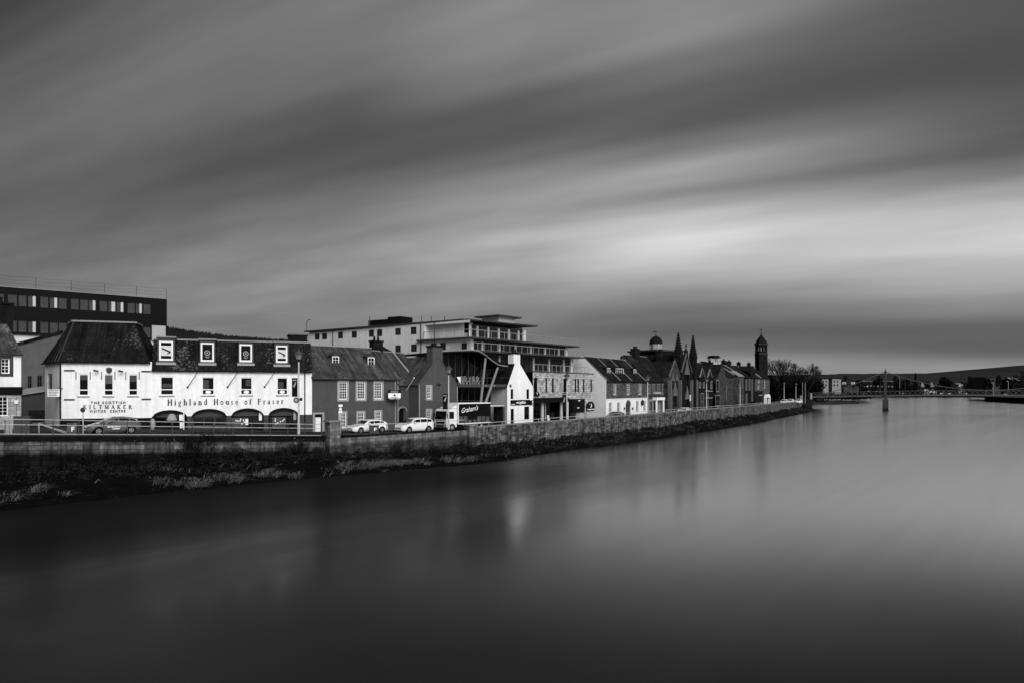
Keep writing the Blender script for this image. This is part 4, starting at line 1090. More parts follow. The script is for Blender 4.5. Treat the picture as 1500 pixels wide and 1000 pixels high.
# hanging sign on the white pipes
fsg = Fr(G(568, 80.2), G(587.5, 80.8)); h = fsg.rect((568.3, 570.5, 587.2, 585)); p = fsg.W(h[0], h[1]); 
o = world_thing('hanging_sign', 'white and dark hanging sign with small triangle on the corner of the town house', 'sign', p)
zq = lambda t_: h[1]+(h[3]-h[1])*t_
m = MB(); fbox(m, fsg, h[0], h[1], h[2], h[3], -.05, .05); m.build('board', charcoal, o)
m = MB(); fbox(m, fsg, h[0]+.02, zq(.17), h[2]-.02, zq(.68), .05, .06); m.build('sign_panel', wpaint, o)
m = MB(); cu_ = (h[0]+h[2])/2; m.slab([fsg.W(cu_-.17, zq(.38), .06), fsg.W(cu_+.17, zq(.38), .06), fsg.W(cu_, zq(.62), .06)], fsg.Nn()*.012); fbox(m, fsg, cu_-.4, zq(.25), cu_+.4, zq(.30), .06, .07); m.build('sign_print', letter, o)
m = MB()
for k in range(3): fbox(m, fsg, h[0]+.3, zq(.74+.07*k), h[2]-.35, zq(.775+.07*k), .05, .062)
m.build('lettering', trim, o); m = MB()
for k in range(2): fbox(m, fsg, h[0]+.2+k*.75, zq(.05), h[0]+.75+k*.7, zq(.11), .05, .062)
m.build('lettering', trim, o)
m = MB(); m.tube(fsg.W(h[2]-.1, h[3]+.05, 0), fsg.W(h[2]+.5, h[3]+.05, -.3), .04); m.build('bracket', black, o)

# ---------------------------------------------------------------- glass fronted restaurant with wave roof
fg = Fr(G(662, 93), G(737, 98))
r = root_at('wave_roof_restaurant', 'glass fronted restaurant with a wave shaped roof and slanting columns', 'restaurant', fg, 2.6)
fgf = Fr(fg.W(0, 0, 1.6).xy, fg.W(fg.L, 0, 1.6).xy)
prof = [(636,515.5),(649,514),(670,513),(692,512.4),(701.6,513.8),(710,518.6),(720,527),(729.6,533.4),(737,535.3),(744,535.7)]
pp_ = [fgf.at(x_, y_) for x_, y_ in prof]
m = MB()
for (u0, z0_), (u1, z1_) in zip(pp_[:-1], pp_[1:]):
    m.slab([fgf.W(u0, z0_-.28, 0), fgf.W(u1, z1_-.28, 0), fgf.W(u1, z1_-.28, -13), fgf.W(u0, z0_-.28, -13)], Z*.28)
rf = m.build('roof', charcoal, r)
m = MB()
for (u0, z0_), (u1, z1_) in zip(pp_[:-1], pp_[1:]): m.slab([fgf.W(u0, z0_-.07, .005), fgf.W(u1, z1_-.07, .005), fgf.W(u1, z1_+.05, .005), fgf.W(u0, z0_+.05, .005)], fgf.Nn()*.06)
m.build('roof_edge', lead, rf)
zd, zd2 = fgf.at(705, 566.5)[1], fgf.at(705, 562.3)[1]
# glazed walls set back behind the deck
gq = -2.6
def zroof(u):
    for (u0, z0_), (u1, z1_) in zip(pp_[:-1], pp_[1:]):
        if u0 <= u <= u1: return z0_+(z1_-z0_)*(u-u0)/(u1-u0)-.3
    return pp_[0][1]-.3 if u < pp_[0][0] else pp_[-1][1]-.3
m = MB(); n = 14
for i in range(n):
    u, v = fgf.L*i/n, fgf.L*(i+1)/n; m.face(fgf.W(u, 2.4, gq), fgf.W(v, 2.4, gq), fgf.W(v, zroof(v), gq), fgf.W(u, zroof(u), gq))
m.build('glazing', rglass, r)
m = MB()
for i in range(9):
    u = fgf.L*i/8; fbox(m, fgf, u-.05, 2.4, u+.05, zroof(min(u, fgf.L-.01)), gq+.005, gq+.1)
for z_ in (zd+1.25, zd-1.9): fbox(m, fgf, 0, z_, fgf.L, z_+.08, gq+.006, gq+.09)
m.build('glazing_bars', dsteel, r)
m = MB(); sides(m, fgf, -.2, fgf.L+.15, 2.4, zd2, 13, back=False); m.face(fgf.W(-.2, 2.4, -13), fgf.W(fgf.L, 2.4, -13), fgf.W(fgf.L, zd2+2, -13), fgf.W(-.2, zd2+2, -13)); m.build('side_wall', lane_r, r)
m = MB(); fbox(m, fgf, 0, zd, fgf.L+.15, zd2, gq, .25); m.build('deck', midgrey, r)
m = MB(); fbox(m, fgf, fgf.at(704)[0], fgf.at(704, 594.5)[1], fgf.at(729)[0], fgf.at(704, 592.5)[1], -.4, 1.6); m.build('porch_canopy', steel, r)
m = MB(); fbox(m, fgf, fgf.at(728.8)[0], 2.4, fgf.at(731)[0]+.05, fgf.at(730, 594)[1], -1, 1.3); m.build('porch_side', dsteel, r)
for (x0, y0, x1, y1, o0, o1) in ((711.2, 525, 702.5, 600, -.3, .5), (729.6, 537.5, 703.8, 606, -.3, 1.1)):
    u0, z0_ = fgf.at(x0, y0, o0); u1, z1_ = fgf.at(x1, y1, o1); m = MB(); m.tube(fgf.W(u0, z0_+.1, o0), fgf.W(u1, z1_-.4, o1), .16, .19, 10); m.build('column', strut, r)
for px in (710, 722): 
    u, z = fgf.at(px, 564.5); m = MB(); m.lathe(fgf.W(u, z-.15, .3), [(.05, 0), (.16, .08), (.16, .22), (.05, .3)], 8); m.build('light_fitting', lampglass, r)
m = MB(); m.tube(fgf.W(.1, zd2+.95, .1), fgf.W(fgf.L, zd2+.95, .1), .02); m.build('deck_rail', dsteel, r)
h = fgf.rect((667, 551.5, 672.5, 562)); m = MB(); m.slab([fgf.W(h[0], h[3], .35), fgf.W(h[2], h[3], .35), fgf.W(h[2], h[1], .35)], fgf.Nn()*.03); m.build('pennant', wpaint, r)
# round backed chairs on its deck
ch = None
for i, (px, lab) in enumerate(((674.5, 'white round backed chair on the deck, nearest the dark gable'), (679.5, 'white round backed chair, second along the deck from the dark gable'), (686, 'white chair sideways in the middle of the deck'), (691.5, 'white round backed chair just past the middle of the deck'), (697.3, 'white round backed chair on the deck near the slanting column'), (704, 'white chair on the deck nearest the slanting column, turned sideways'))):
    if ch is None:
        ch = thing('deck_chair', lab, 'chair', (0, 0, 0), 'white chairs on the restaurant deck')
        MB().lathe((0, 0, .44), [(.22, 0), (.25, .03), (.22, .06)], 12).build('seat', steel, ch)
        for sx in (-1, 1):
            for sy in (-1, 1): MB().tube((sx*.24, sy*.24, 0), (sx*.17, sy*.17, .46), .025, .025, 5).build('leg', steel, ch)
        m = MB()
        for k in range(12):
            a0_, a1_ = k*math.pi/6, (k+1)*math.pi/6; m.tube((.3*math.cos(a0_), -.24, .78+.3*math.sin(a0_)), (.3*math.cos(a1_), -.24, .78+.3*math.sin(a1_)), .022, .022, 5, False)
        for k in (-.12, 0, .12): m.tube((k, -.24, .5), (k, -.24, 1.05), .015, .015, 4)
        m.build('backrest', steel, ch); cpy = ch
    else: cpy = copy_tree(ch)
    u = fgf.at(px, off=-.6)[0]; q = fgf.W(u, zd2, -.6); cpy.location = q; cpy.rotation_euler = (0, 0, rz_of(fgf)+(1.2 if i in (2, 5) else .1*i)); cpy['label'] = lab

# ---------------------------------------------------------------- white gabled house
A, B = G(743, 96), G(781, 100.6); fwg = Fr(A, B)
r = root_at('white_gable_pub', 'narrow white gable fronted pub with black name board and chimney', 'pub', fwg, 2.6)
zew = fwg.at(762, 566)[1]; um_ = fwg.at(757.5)[0]; zap = fwg.at(757.5, 528.5)[1]
hs_ = holes_of(fwg, [(748, 569.2, 751.8, 583.7), (771.2, 569.2, 775, 583.7), (768, 594.6, 775.2, 613.3)]); hd = fwg.rect((748, 598, 753, 622))
m = MB(); wall(m, fwg, 0, fwg.L, 2.3, zew, hs_+[hd], .1); m.face(fwg.W(0, zew), fwg.W(fwg.L, zew), fwg.W(um_+.3, zap), fwg.W(um_-.3, zap))
m.face(fwg.W(fwg.L, 2.3), fwg.W(fwg.L, 2.3, -12), fwg.W(fwg.L, zew, -12), fwg.W(fwg.L, zew)); m.build('wall', white, r)
m = MB(); m.face(fwg.W(0, 2.3, -12), fwg.W(0, 2.3), fwg.W(0, zew), fwg.W(0, zew, -12)); m.build('side_wall', grey_render, r)  # greyer than the white front: shade on this side put into its colour
m = MB(); roof_slope(m, fwg.W(-.15, zew-.2, -.02), fwg.W(-.15, zew-.2, -12), fwg.W(um_, zap-.1, -12), fwg.W(um_, zap-.1, -.02), .12); roof_slope(m, fwg.W(fwg.L+.15, zew-.2, -.02), fwg.W(fwg.L+.15, zew-.2, -12), fwg.W(um_, zap-.1, -12), fwg.W(um_, zap-.1, -.02), .12); m.build('roof', slate3, r)
c_ = fwg.W(um_, 0, -.55); chimney(r, c_, 1.5, 1.0, zap-.4, CAMH+(568-518.5)/F*c_.y, rz_of(fwg), white, 2, bstone)
for h in hs_: window(r, fwg, h, 1, 1, fm=dsteel, dep=.1, fw=.04)
m = MB(); fbox(m, fwg, hd[0], 2.3, hd[2], hd[3], -.12, -.09); m.build('door', black, r)
h = fwg.rect((747.6, 585, 775.8, 592.6)); m = MB(); fbox(m, fwg, h[0], h[1], h[2], h[3], 0, .1); sb = m.build('name_board', black, r)
slabtext(sb, fwg, 'mcgallan', 755.8, 769.2, 587.3, 590.2, wletter, .1, .02, sans_bold=.02)
m = MB(); fbox(m, fwg, fwg.at(748.2)[0], fwg.at(750, 591.8)[1], fwg.at(753.6)[0], fwg.at(750, 591)[1], .1, .12); m.build('board_line', wletter, sb)
u, z = fwg.at(778.2, 589); m = MB(); fbox(m, fwg, u-.35, z-.35, u+.55, z+.35, .02, .12); o = m.build('corner_board', black, r)
m = MB(); fbox(m, fwg, u+.06, z-.02, u+.3, z+.25, .12, .14); fbox(m, fwg, u+.02, z-.25, u+.34, z-.15, .12, .14); m.build('board_print', wletter, o)
# ---------------------------------------------------------------- stone fronted hotel wing
A, B = G(780.5, 100.6), G(869.5, 118.5); fp = Fr(A, B)
r = root_at('stone_hotel', 'hotel wing of pale stone with narrow slit windows over a dark glazed ground floor', 'hotel', fp, 2.6)
zc1, zc0 = fp.at(805, 584.5)[1], fp.at(805, 588.6)[1]
zpL, zpR = fp.at(790, 547)[1], fp.at(868, 547.6)[1]; zp = zpR-.02
sl_ = [(781.9,787),(798.9,801.3),(808.5,811),(825.2,829.8),(841.8,844),(845.8,848),(853.9,856),(864.9,867)]
zw0, zw1 = fp.at(825, 574)[1], fp.at(825, 553.8)[1]
hw = [(fp.at(a)[0]+.02, zw0, fp.at(b)[0], zw1) for a, b in sl_]
m = MB(); wall(m, fp, 0, fp.L, zc1, zp, hw, .07); sides(m, fp, 0, fp.L, zc1, zp, 14, left=False)
ur = fp.at(856.5)[0]; wall(m, fp, ur, fp.L, 2.3, zc1, ()); m.face(fp.W(0, zp), fp.W(fp.L, zp), fp.W(fp.L, zp, -14), fp.W(0, zp, -14)); m.build('wall', stone, r)
m = MB(); fbox(m, fp, 0, zp, fp.L+.05, zp+.14, -.4, .06); m.build('parapet_cap', dsteel, r)
for h in hw: window(r, fp, h, 1, 1, fm=black, dep=.07, fw=.03, gm=rglass)
m = MB(); wall(m, fp, 0, ur, 2.3, zc1, (), off=-2.2); m.build('ground_floor_glazing', rglass, r)
m = MB(); fbox(m, fp, 0, zc0, fp.at(829)[0], zc1+.3, -2.2, .5); m.build('canopy', charcoal, r)
for a, b in ((797.2, 799.8), (825, 827.2), (803, 803.6), (834.8, 836.2)):
    m = MB(); u0, u1 = fp.at(a)[0], fp.at(b)[0]; m.tube(fp.W((u0+u1)/2, 2.4, -.5), fp.W((u0+u1)/2, zc0, -.5), (u1-u0)/2, (u1-u0)/2, 10); m.build('column', steel if b-a > 1 else grey_render, r)
h = fp.rect((838.8, 584, 855.8, 603.5)); m = MB(); fbox(m, fp, h[0], h[1], h[2], h[3], -.3, .12); o = m.build('entrance_panel', black, r)
for px, py in ((847.4, 586), (846, 596.6)): 
    u, z = fp.at(px, py); m = MB(); fbox(m, fp, u-.35, z-.07, u+.35, z+.08, .12, .16); m.build('panel_light', wletter, o)
m = MB(); fbox(m, fp, fp.at(845)[0], 2.3, fp.at(851)[0], fp.at(848, 604)[1], -.2, .5); m.build('planter', grey_render, r)
m = MB(); fbox(m, fp, fp.at(855)[0], 2.3, fp.L, fp.at(862, 603)[1], 0, .6); m.build('low_wall', grey_render, r)
def moon_sign(label, x0, x1, y0, y1, txt):
    h = fp.rect((x0, y0, x1, y1)); o = thing('hotel_sign', label, 'sign', fp.W(h[0], h[1], .2))
    rad = (h[2]-h[0])/2; cu_ = (h[0]+h[2])/2; zt_ = h[3]-rad*.62
    pts = [fp.W(h[0], h[1], .08), fp.W(h[2], h[1], .08)]+[fp.W(cu_+rad*math.cos(t_), zt_+rad*.62*math.sin(t_), .08) for t_ in [math.pi*i/12 for i in range(13)]]
    m = MB(); m.slab(pts, fp.Nn()*.16); m.build('board', black, o)
    zc = h[1]+(h[3]-h[1])*.58; q = (h[3]-h[1])*.26; m = MB(); n = 12
    for i in range(n):
        t0_, t1_ = -1.75+2.9*i/n, -1.75+2.9*(i+1)/n
        def cr(t_, k): 
            w2 = .34*math.sin(max(0, min(1, (t_+1.75)/2.9))*math.pi); return fp.W(cu_-.1*rad+(q-k*w2*q)*math.cos(t_)*1.25, zc+(q-k*w2*q)*math.sin(t_), .24)
        m.slab([cr(t0_, 0), cr(t1_, 0), cr(t1_, 1.6), cr(t0_, 1.6)], fp.Nn()*.03)
    m.slab([fp.W(cu_-.3*rad+.1*math.cos(i*2.1), zc+q*.5+.1*math.sin(i*2.1), .24) for i in range(3)], fp.Nn()*.03); m.build('moon_emblem', wletter, o)
    if txt: slabtext(o, fp, txt, x0+.7, x1-.7, y1-3.2, y1-1.0, wletter, .24, .03, sans_bold=.02)
moon_sign('black arch topped sign with white moon and hotel name on the stone hotel corner', 858, 869.2, 587.4, 600.6, 'Premier Inn')
moon_sign('small black arch topped sign with white moon beside the white pub gable', 781.4, 788.2, 573, 579.2, '')
u = fp.at(790)[0]; p = fp.W(u, 2.75, 1.6); o = world_thing('menu_board', 'small white standing board outside the dark hotel entrance', 'sign', p)
m = MB(); m.slab([fp.W(u-.3, 2.8, 1.6), fp.W(u+.3, 2.8, 1.6), fp.W(u+.3, 4.0, 1.45), fp.W(u-.3, 4.0, 1.45)], fp.Nn()*.05); m.build('panel', wpaint, o); m = MB(); m.slab([fp.W(u-.3, 2.8, 1.1), fp.W(u+.3, 2.8, 1.1), fp.W(u+.3, 4.0, 1.40), fp.W(u-.3, 4.0, 1.40)], fp.Nn()*.04); m.build('rear_leg', dsteel, o)

# ---------------------------------------------------------------- tall hotel behind, with balconies
C0 = V((-6.0, 97.5)); D2 = V((.62, .785)).normalized()
f2 = Fr(C0, C0+D2*40); Lk = V((-34.5, 116.)); f1 = Fr(Lk, C0)
r = root_at('balcony_hotel', 'large pale flat roofed hotel with stacked balconies and overhanging eaves', 'hotel', f1, 2.5)
zT = f1.at(680, 469)[1]; zTl = f1.at(460, 486)[1]
zS1 = f1.at(680, 494.5)[1]; zS2 = f2.at(780, 519)[1]; zS3 = f2.at(790, 547)[1]-.2
row1 = [(460.9,488.6,468,497.6),(471.5,488,479,497.2),(494.8,486.3,502.2,496),(514.8,485,522.6,495),(540,483,547.7,493.5),(551.8,482.4,559.7,492.7),(578.6,480.6,587,491),(601.3,478.8,610,490)]
row2 = [(601.7,504,610.5,514.9),(578.7,505.5,587,516),(630.8,502.5,639.5,512.6),(644.5,501.8,653,512.6),(674.4,500.3,684,512)]
h1 = holes_of(f1, row1); h2 = holes_of(f1, row2)
# front windows in common sill lines
uc = f1.at(622)[0]
m = MB(); wall(m, f1, 0, f1.L, 2.2, zS1, [h for h in h2], .15)
z_hi = f1.at(520, 482)[1]
wall(m, f1, 0, uc, zS1, zTl-.1, [h for h in h1], .15) if all(h[1] > zS1 for h in h1) else wall(m, f1, 0, uc, zS1, zTl-.1, [(h[0], max(h[1], zS1+.02), h[2], h[3]) for h in h1], .15)
h1 = [(h[0], max(h[1], zS1+.02), h[2], min(h[3], zTl-.15)) for h in h1]
ztr = lambda u: zTl+(zT-zTl)*u/f1.L
m.face(f1.W(0, zTl-.1), f1.W(f1.L, zTl-.1), f1.W(f1.L, zT))
sb_ = 1.9    # setback of the top storey
wall(m, f1, uc, f1.L-sb_, zS1, zTl-.1, (), off=-sb_*.6); m.face(f1.W(uc, zTl-.1, -sb_*.6), f1.W(f1.L-sb_, zTl-.1, -sb_*.6), f1.W(f1.L-sb_, zT-.1, -sb_*.6), f1.W(uc, ztr(uc), -sb_*.6))
m.face(f1.W(uc, zS1, 0), f1.W(uc, zS1, -2), f1.W(uc, zT, -2), f1.W(uc, ztr(uc), 0))
m.face(f1.W(0, 2.2, -22), f1.W(0, 2.2), f1.W(0, zTl), f1.W(0, zTl, -22)); 
# front block mass on the street side
for zz0, zz1, sb2, ln in ((zS1, zT-.1, sb_, 15.), (zS2, zS1, 0., 24.5), (2.3, zS2, -.05, 27.)):
    m.face(f2.W(sb2 if sb2 > 0 else 0, zz0, -sb2), f2.W(.8+sb2, zz0, -sb2), f2.W(.8+sb2, zz1, -sb2), f2.W(sb2 if sb2 > 0 else 0, zz1, -sb2))
    m.face(f2.W(ln, zz0, -sb2-.2), f2.W(ln, zz0, -14), f2.W(ln, zz1, -14), f2.W(ln, zz1, -sb2-.2))
m.build('wall', hotel_r, r)
for h in h1+h2: window(r, f1, h, 2, 1, fm=dsteel, gm=hglass, dep=.12, fw=.12, bar=.12)
def glazed(zz0, zz1, u0, u1, off, name='glazed_front', cols=9):
    m = MB(); m.face(f2.W(u0, zz0, off), f2.W(u1, zz0, off), f2.W(u1, zz1, off), f2.W(u0, zz1, off)); o = m.build(name, hglass, r)
    k = MB(); n = cols*2
    for i in range(n+1):
        u = u0+(u1-u0)*i/n; fbox(k, f2, u-.05, zz0, u+.05, zz1, off+.01, off+.08)
    fbox(k, f2, u0, zz1-.2, u1, zz1, off+.01, off+.1); k.build('mullion', dsteel, o)
    for i in range(cols//2+1):
        u = u0+(u1-u0)*(i+.45)/(cols//2+1); k = MB(); fbox(k, f2, u-.17, zz0, u+.17, zz1-.2, off+.02, off+.2); k.build('column', grey_render, o)
    k = MB(); fbox(k, f2, u1-.3, zz0, u1+.35, zz1, off-.4, off+.3); k.build('end_pier', hotel_r, o)
    return o
glazed(zS1+.1, zT-.35, .6+sb_, 15., -sb_)
glazed(zS2+.1, zS1-.3, .9, 24.5, -.1, cols=11)
glazed(zS3, zS2-.3, .9, 27, -.6, cols=11)
def slabp(pts, z, h, name='eaves'):
    m = MB(); m.slab([V((p[0], p[1], z)) for p in pts], Z*h); return m.build(name, dsteel, r)
def f2p(u, o): q = f2.W(u, 0, o); return (q.x, q.y)
def f1p(u, o): q = f1.W(u, 0, o); return (q.x, q.y)
m = MB(); m.slab([f1.W(-.6, zTl, .6), f1.W(f1.L-1.3, zT+.02, .0), f1.W(f1.L-1.3, zT+.02, -16), f1.W(-.6, zTl, -20)], Z*.2)
m.slab([f2.W(.3, zT+.01, -.6), f2.W(17.3, zT+.25, -.6), f2.W(17.3, zT+.25, -15), f2.W(.3, zT+.01, -15)], Z*.2); m.build('roof', dsteel, r)
slabp([f1p(uc-1.2, .5), f1p(f1.L+.9, .9), f2p(27., 1.2), f2p(27., -15), f1p(uc-1.2, -6)], zS1-.22, .22, 'balcony_slab')
slabp([f1p(f1.at(665)[0], 1.1), f1p(f1.L+1.0, 1.0), f2p(29, 1.4), f2p(29, -15), f1p(f1.at(665)[0], -1)], zS2-.2, .2, 'balcony_slab')
def balcony(pts, z, h=1.1):
    o = MB()
    for a, b in zip(pts[:-1], pts[1:]): o.tube(V((a[0], a[1], z+h)), V((b[0], b[1], z+h)), .05, .05, 5); o.tube(V((a[0], a[1], z+.12)), V((b[0], b[1], z+.12)), .02, .02, 4)
    rl = o.build('balcony_rail', rail_m, r)
    for a, b in zip(pts[:-1], pts[1:]):
        a, b = V(a), V(b); n = max(1, int((b-a).length/1.45))
        for i in range(n+1): q = a.lerp(b, i/n); MB().tube(V((q.x, q.y, z)), V((q.x, q.y, z+h)), .04, .04, 4).build('baluster', rail_m, rl)
balcony([f1p(uc, .2), f1p(f1.L+.5, .5), f2p(26.6, .8)], zS1)
balcony([f1p(f1.at(667)[0], .8), f1p(f1.L+.6, .6), f2p(28.6, 1.0)], zS2)
q0 = fp.at(772)[0]
balcony([(fp.W(1., 0, -.5).x, fp.W(1., 0, -.5).y), (fp.W(fp.L-1., 0, -.5).x, fp.W(fp.L-1, 0, -.5).y)], zp+.14, 1.05)
# pavilion and plant on the roof
pv = Fr(f2.W(5, 0, -6).xy, f2.W(11.5, 0, -6).xy)
zpv = zT+.3; c_ = f2.W(f2.at(730, off=-6)[0], 0, -6)
m = MB(); m.cbox((c_.x, c_.y, zT+.2), 4.2, 3.6, 1.75, rz_of(f2)); m.build('roof_pavilion', grey_render, r)
a_ = f2.U()*3.0; b_ = f2.Nn()*2.6; c3 = V((c_.x, c_.y, zT+1.9)); m = MB(); tp = c3+Z*.4
q4 = [c3-a_-b_, c3+a_-b_, c3+a_+b_, c3-a_+b_]
for i in range(4): m.face(q4[i], q4[(i+1) % 4], tp)
m.slab(q4, Z*-.22); m.build('pavilion_roof', dsteel, r)
for (x0, x1, y0, y1) in ((539.5, 568, 468.5, 478), (568, 586.5, 463.8, 476.5)):
    h = f1.rect((x0, y0, x1, y1), -5); m = MB(); fbox(m, f1, h[0], h[1]-1, h[2], h[3], -8, -5); m.build('roof_plant', charcoal, r)
for px in (541.5, 632, 651.5, 617.5): 
    u, z = f1.at(px, 468, -3); m = MB(); m.tube(f1.W(u, z-1.5, -3), f1.W(u, z+.5, -3), .06); m.build('vent_pipe', dsteel, r)
u, z = f1.at(449, 477, .2); m = MB(); m.path([f1.W(u, z-.9, .2), f1.W(u, z+.5, .2), f1.W(u+.4, z+.95, .2), f1.W(u+1., z+.9, .2)], .05); m.build('roof_light', dsteel, r)
for px in (488, 617, 637): u, z = f1.at(px, 485); MB().tube(f1.W(u, 9, .08), f1.W(u, ztr(u), .08), .08).build('downpipe', dsteel, r)
fx = Fr(G(424, 112), G(450, 113)); 
r2 = root_at('plant_house', 'small dark flat roofed block behind the slate mansard, beside the pale hotel', 'building', fx, 2.5)
h = fx.rect((424, 491, 449, 520)); m = MB(); fbox(m, fx, 0, 2.5, fx.L, h[3], -5, 0); m.build('wall', charcoal, r2); m = MB(); fbox(m, fx, -.2, h[3], fx.L+.2, h[3]+.2, -5.2, .2); m.build('roof', dsteel, r2)
fy = Fr(G(560, 104), G(592, 106)); r2 = root_at('rear_house', 'small slate roofed house peeping over the town house ridge', 'house', fy, 2.5)
zE = fy.at(575, 519)[1]; m = MB(); wall(m, fy, 0, fy.L, 2.5, zE, ()); sides(m, fy, 0, fy.L, 2.5, zE, 5); m.build('wall', brown, r2)
gable_roof(r2, fy, 0, fy.L, zE, fy.at(575, 507)[1], 2.5, slate3)
# ---------------------------------------------------------------- terrace with pale gable and white ground floor
A, B = V((16.4, 119)), V((26.9, 135.8)); ft = Fr(A, B)
r = root_at('terrace_house', 'stone terrace house with blank pale gable, white ground floor and arched door', 'house', ft, 2.7)
ze = ft.at(915, 557.6)[1]; half = 4.6; zr = CAMH+(568-524.5)/F*127.5
zb = ft.at(920, 583.6)[1]
hu = holes_of(ft, [(898.5,563.3,902.3,577),(918,562.8,922,577),(935.2,562.5,939.2,576.8)])
hl = holes_of(ft, [(892.3,589.6,895.7,603),(904.4,589.5,907.8,602.5),(932,587.5,935,601),(942.6,587,945.4,600.5)])
hd = ft.rect((916.5, 592.5, 923.8, 610)); hd = (hd[0], 2.6, hd[2], hd[3])
m = MB(); wall(m, ft, 0, ft.L, zb, ze, hu); sides(m, ft, 0, ft.L, zb, ze, half*2, left=False)
m.face(ft.W(ft.L, ze), ft.W(ft.L, zr, -half), ft.W(ft.L, ze, -2*half)); m.build('wall', stone2, r)
m = MB(); wall(m, ft, 0, ft.L, 2.2, zb, hl+[hd], .2); fbox(m, ft, 0, zb, ft.L, zb+.14, -.01, .1); m.build('ground_floor_wall', white, r)
gw = MB(); gw.slab([ft.W(-.05, 2.2, .05), ft.W(-.05, ze, .05), ft.W(-.05, zr+.1, -half), ft.W(-.05, ze, -2*half), ft.W(-.05, 2.2, -2*half)], ft.U()*-.2); gw.build('gable_wall', offwhite, r)
for h in hu: window(r, ft, h, 2, 4, surround=cstone, sw=.22, dep=.12)
for h in hl: window(r, ft, h, 2, 4, surround=trim, sw=.12, dep=.12)
m = MB(); fbox(m, ft, hd[0], 2.6, hd[2], hd[3], -.2, -.14); o = m.build('door', midgrey, r)
m = MB(); n = 10; cu_ = (hd[0]+hd[2])/2; ru = (hd[2]-hd[0])/2
for i in range(n):
    t0_, t1_ = math.pi*i/n, math.pi*(i+1)/n
    m.face(*[ft.W(cu_+q*math.cos(t_), hd[3]-.02+q*.8*math.sin(t_), .03) for q, t_ in ((.01, t0_), (ru, t0_), (ru, t1_))])
m.build('door_head', midgrey, o)
gable_roof(r, ft, 0, ft.L, ze, zr, half, slate3, .25, .05)
for px in (887.5, 908, 925, 945.5):
    u = max(.1, min(ft.at(px)[0], ft.L-.1)); m = MB(); m.slab([ft.W(u-.12, ze+.05, .1), ft.W(u+.12, ze+.05, .1), ft.W(u+.12, zr+.05, -half), ft.W(u-.12, zr+.05, -half)], Z*.14); m.build('roof_strip', lead, r)
for rc, c in (((889.3,538.3,893.7,547.2),2),((902,539.3,913.4,548),4),((928,540.3,931.8,548),2)): roof_dormer(r, ft, rc, half, ze, zr, slate3, c, 2, bstone, .12)
u = ft.at(930.5, off=-half)[0]; c_ = ft.W(u, 0, -half); chimney(r, c_, 2.6, 1., zr-.8, CAMH+(568-512)/F*c_.y, rz_of(ft), bstone, 4)
for px in (914, 926): u, z = ft.at(px, 597.5); m = MB(); fbox(m, ft, u-.12, z-.2, u+.12, z+.2, 0, .2); m.build('wall_lantern', black, r)
u, z = ft.at(938.8, 589); m = MB(); m.lathe(ft.W(u, z-.6, .35), [(.06, 0), (.24, .3), (.26, .9), (.1, 1.15), (.03, 1.3)], 8); m.build('hanging_basket', leafmid, r)

# ---------------------------------------------------------------- generic terraced house helper
def house(name, label, A, B, eave, ridge, wall_m, roof_m, wins, half=4.5, cat='house', zf=2.2, cols=2, rows=2, fm=wpaint, surround=cstone, depth=None, frames=True):
    fr = Fr(A, B); r = root_at(name, label, cat, fr, 2.6)
    ze = fr.at(*eave)[1]; o_ = fr.at(ridge[0], ridge[1], -half)[1]; zr = o_
    hs_ = holes_of(fr, wins)
    m = MB(); wall(m, fr, 0, fr.L, zf, ze, hs_, .2); sides(m, fr, 0, fr.L, zf, ze, half*2); gable_ends(m, fr, 0, fr.L, ze, zr, half); m.build('wall', wall_m, r)
    for h in hs_: window(r, fr, h, cols, rows, fm=fm, surround=surround, sw=.15, dep=.18)
    gable_roof(r, fr, 0, fr.L, ze, zr, half, roof_m, .25, .05)
    return r, fr, ze, zr
A = B; B = V((33.6, 146.4))
r, fr, ze, zr = house('stone_shop', 'dark stone house with white shopfront and long black dormer, next to the church', A, B, (962, 557.6), (962, 525), dstone, slate3,
   [(949.2,563,952.2,575.5),(956.2,562.8,959.2,575.3),(963.2,562.6,966.2,575),(970.5,562.4,973.3,576)], 5., fm=trim, surround=cstone)
h = fr.rect((955.8, 581.3, 968, 585.3)); m = MB(); fbox(m, fr, h[0], h[1], h[2], h[3], 0, .9); m.build('shop_canopy', wpaint, r)
for px in (956.6, 967): u = fr.at(px)[0]; m = MB(); m.tube(fr.W(u, 2.3, .7), fr.W(u, h[1], .7), .22, .2, 8); m.build('canopy_column', wpaint, r)
h = fr.rect((949, 583.5, 976.5, 606)); m = MB(); fbox(m, fr, h[0], 2.3, h[2], h[3], -.02, .1); m.build('shop_front', cstone, r)
for a, b in ((951, 954), (957.5, 962), (969.2, 973)): h = fr.rect((a, 587, b, 605)); m = MB(); fbox(m, fr, h[0], 2.5, h[2], h[3], .06, .14); m.build('shop_window', glass, r)
h = fr.rect((957, 573.4, 966, 576.4)); m = MB(); fbox(m, fr, h[0], h[1], h[2], h[3], 0, .4); m.build('window_box', trim, r)
h = fr.rect((945.5, 541, 972.5, 554), -2); m = MB(); fbox(m, fr, max(.2, h[0]), h[1]-.3, min(h[2], fr.L-.2), h[3]-.3, -5, -1.6); o = m.build('long_dormer', bstone, r)
for k in range(4):
    u = .8+k*(fr.L-2)/4; m = MB(); fbox(m, fr, u, h[1]+.1, u+1.6, h[3]-.6, -1.6, -1.55); m.build('pane', glass, o)
c_ = fr.W(fr.at(967.5, off=-5)[0], 0, -5.); chimney(r, c_, 3.0, 1.1, zr-.8, CAMH+(568-515.5)/F*c_.y, rz_of(fr), bstone, 6)
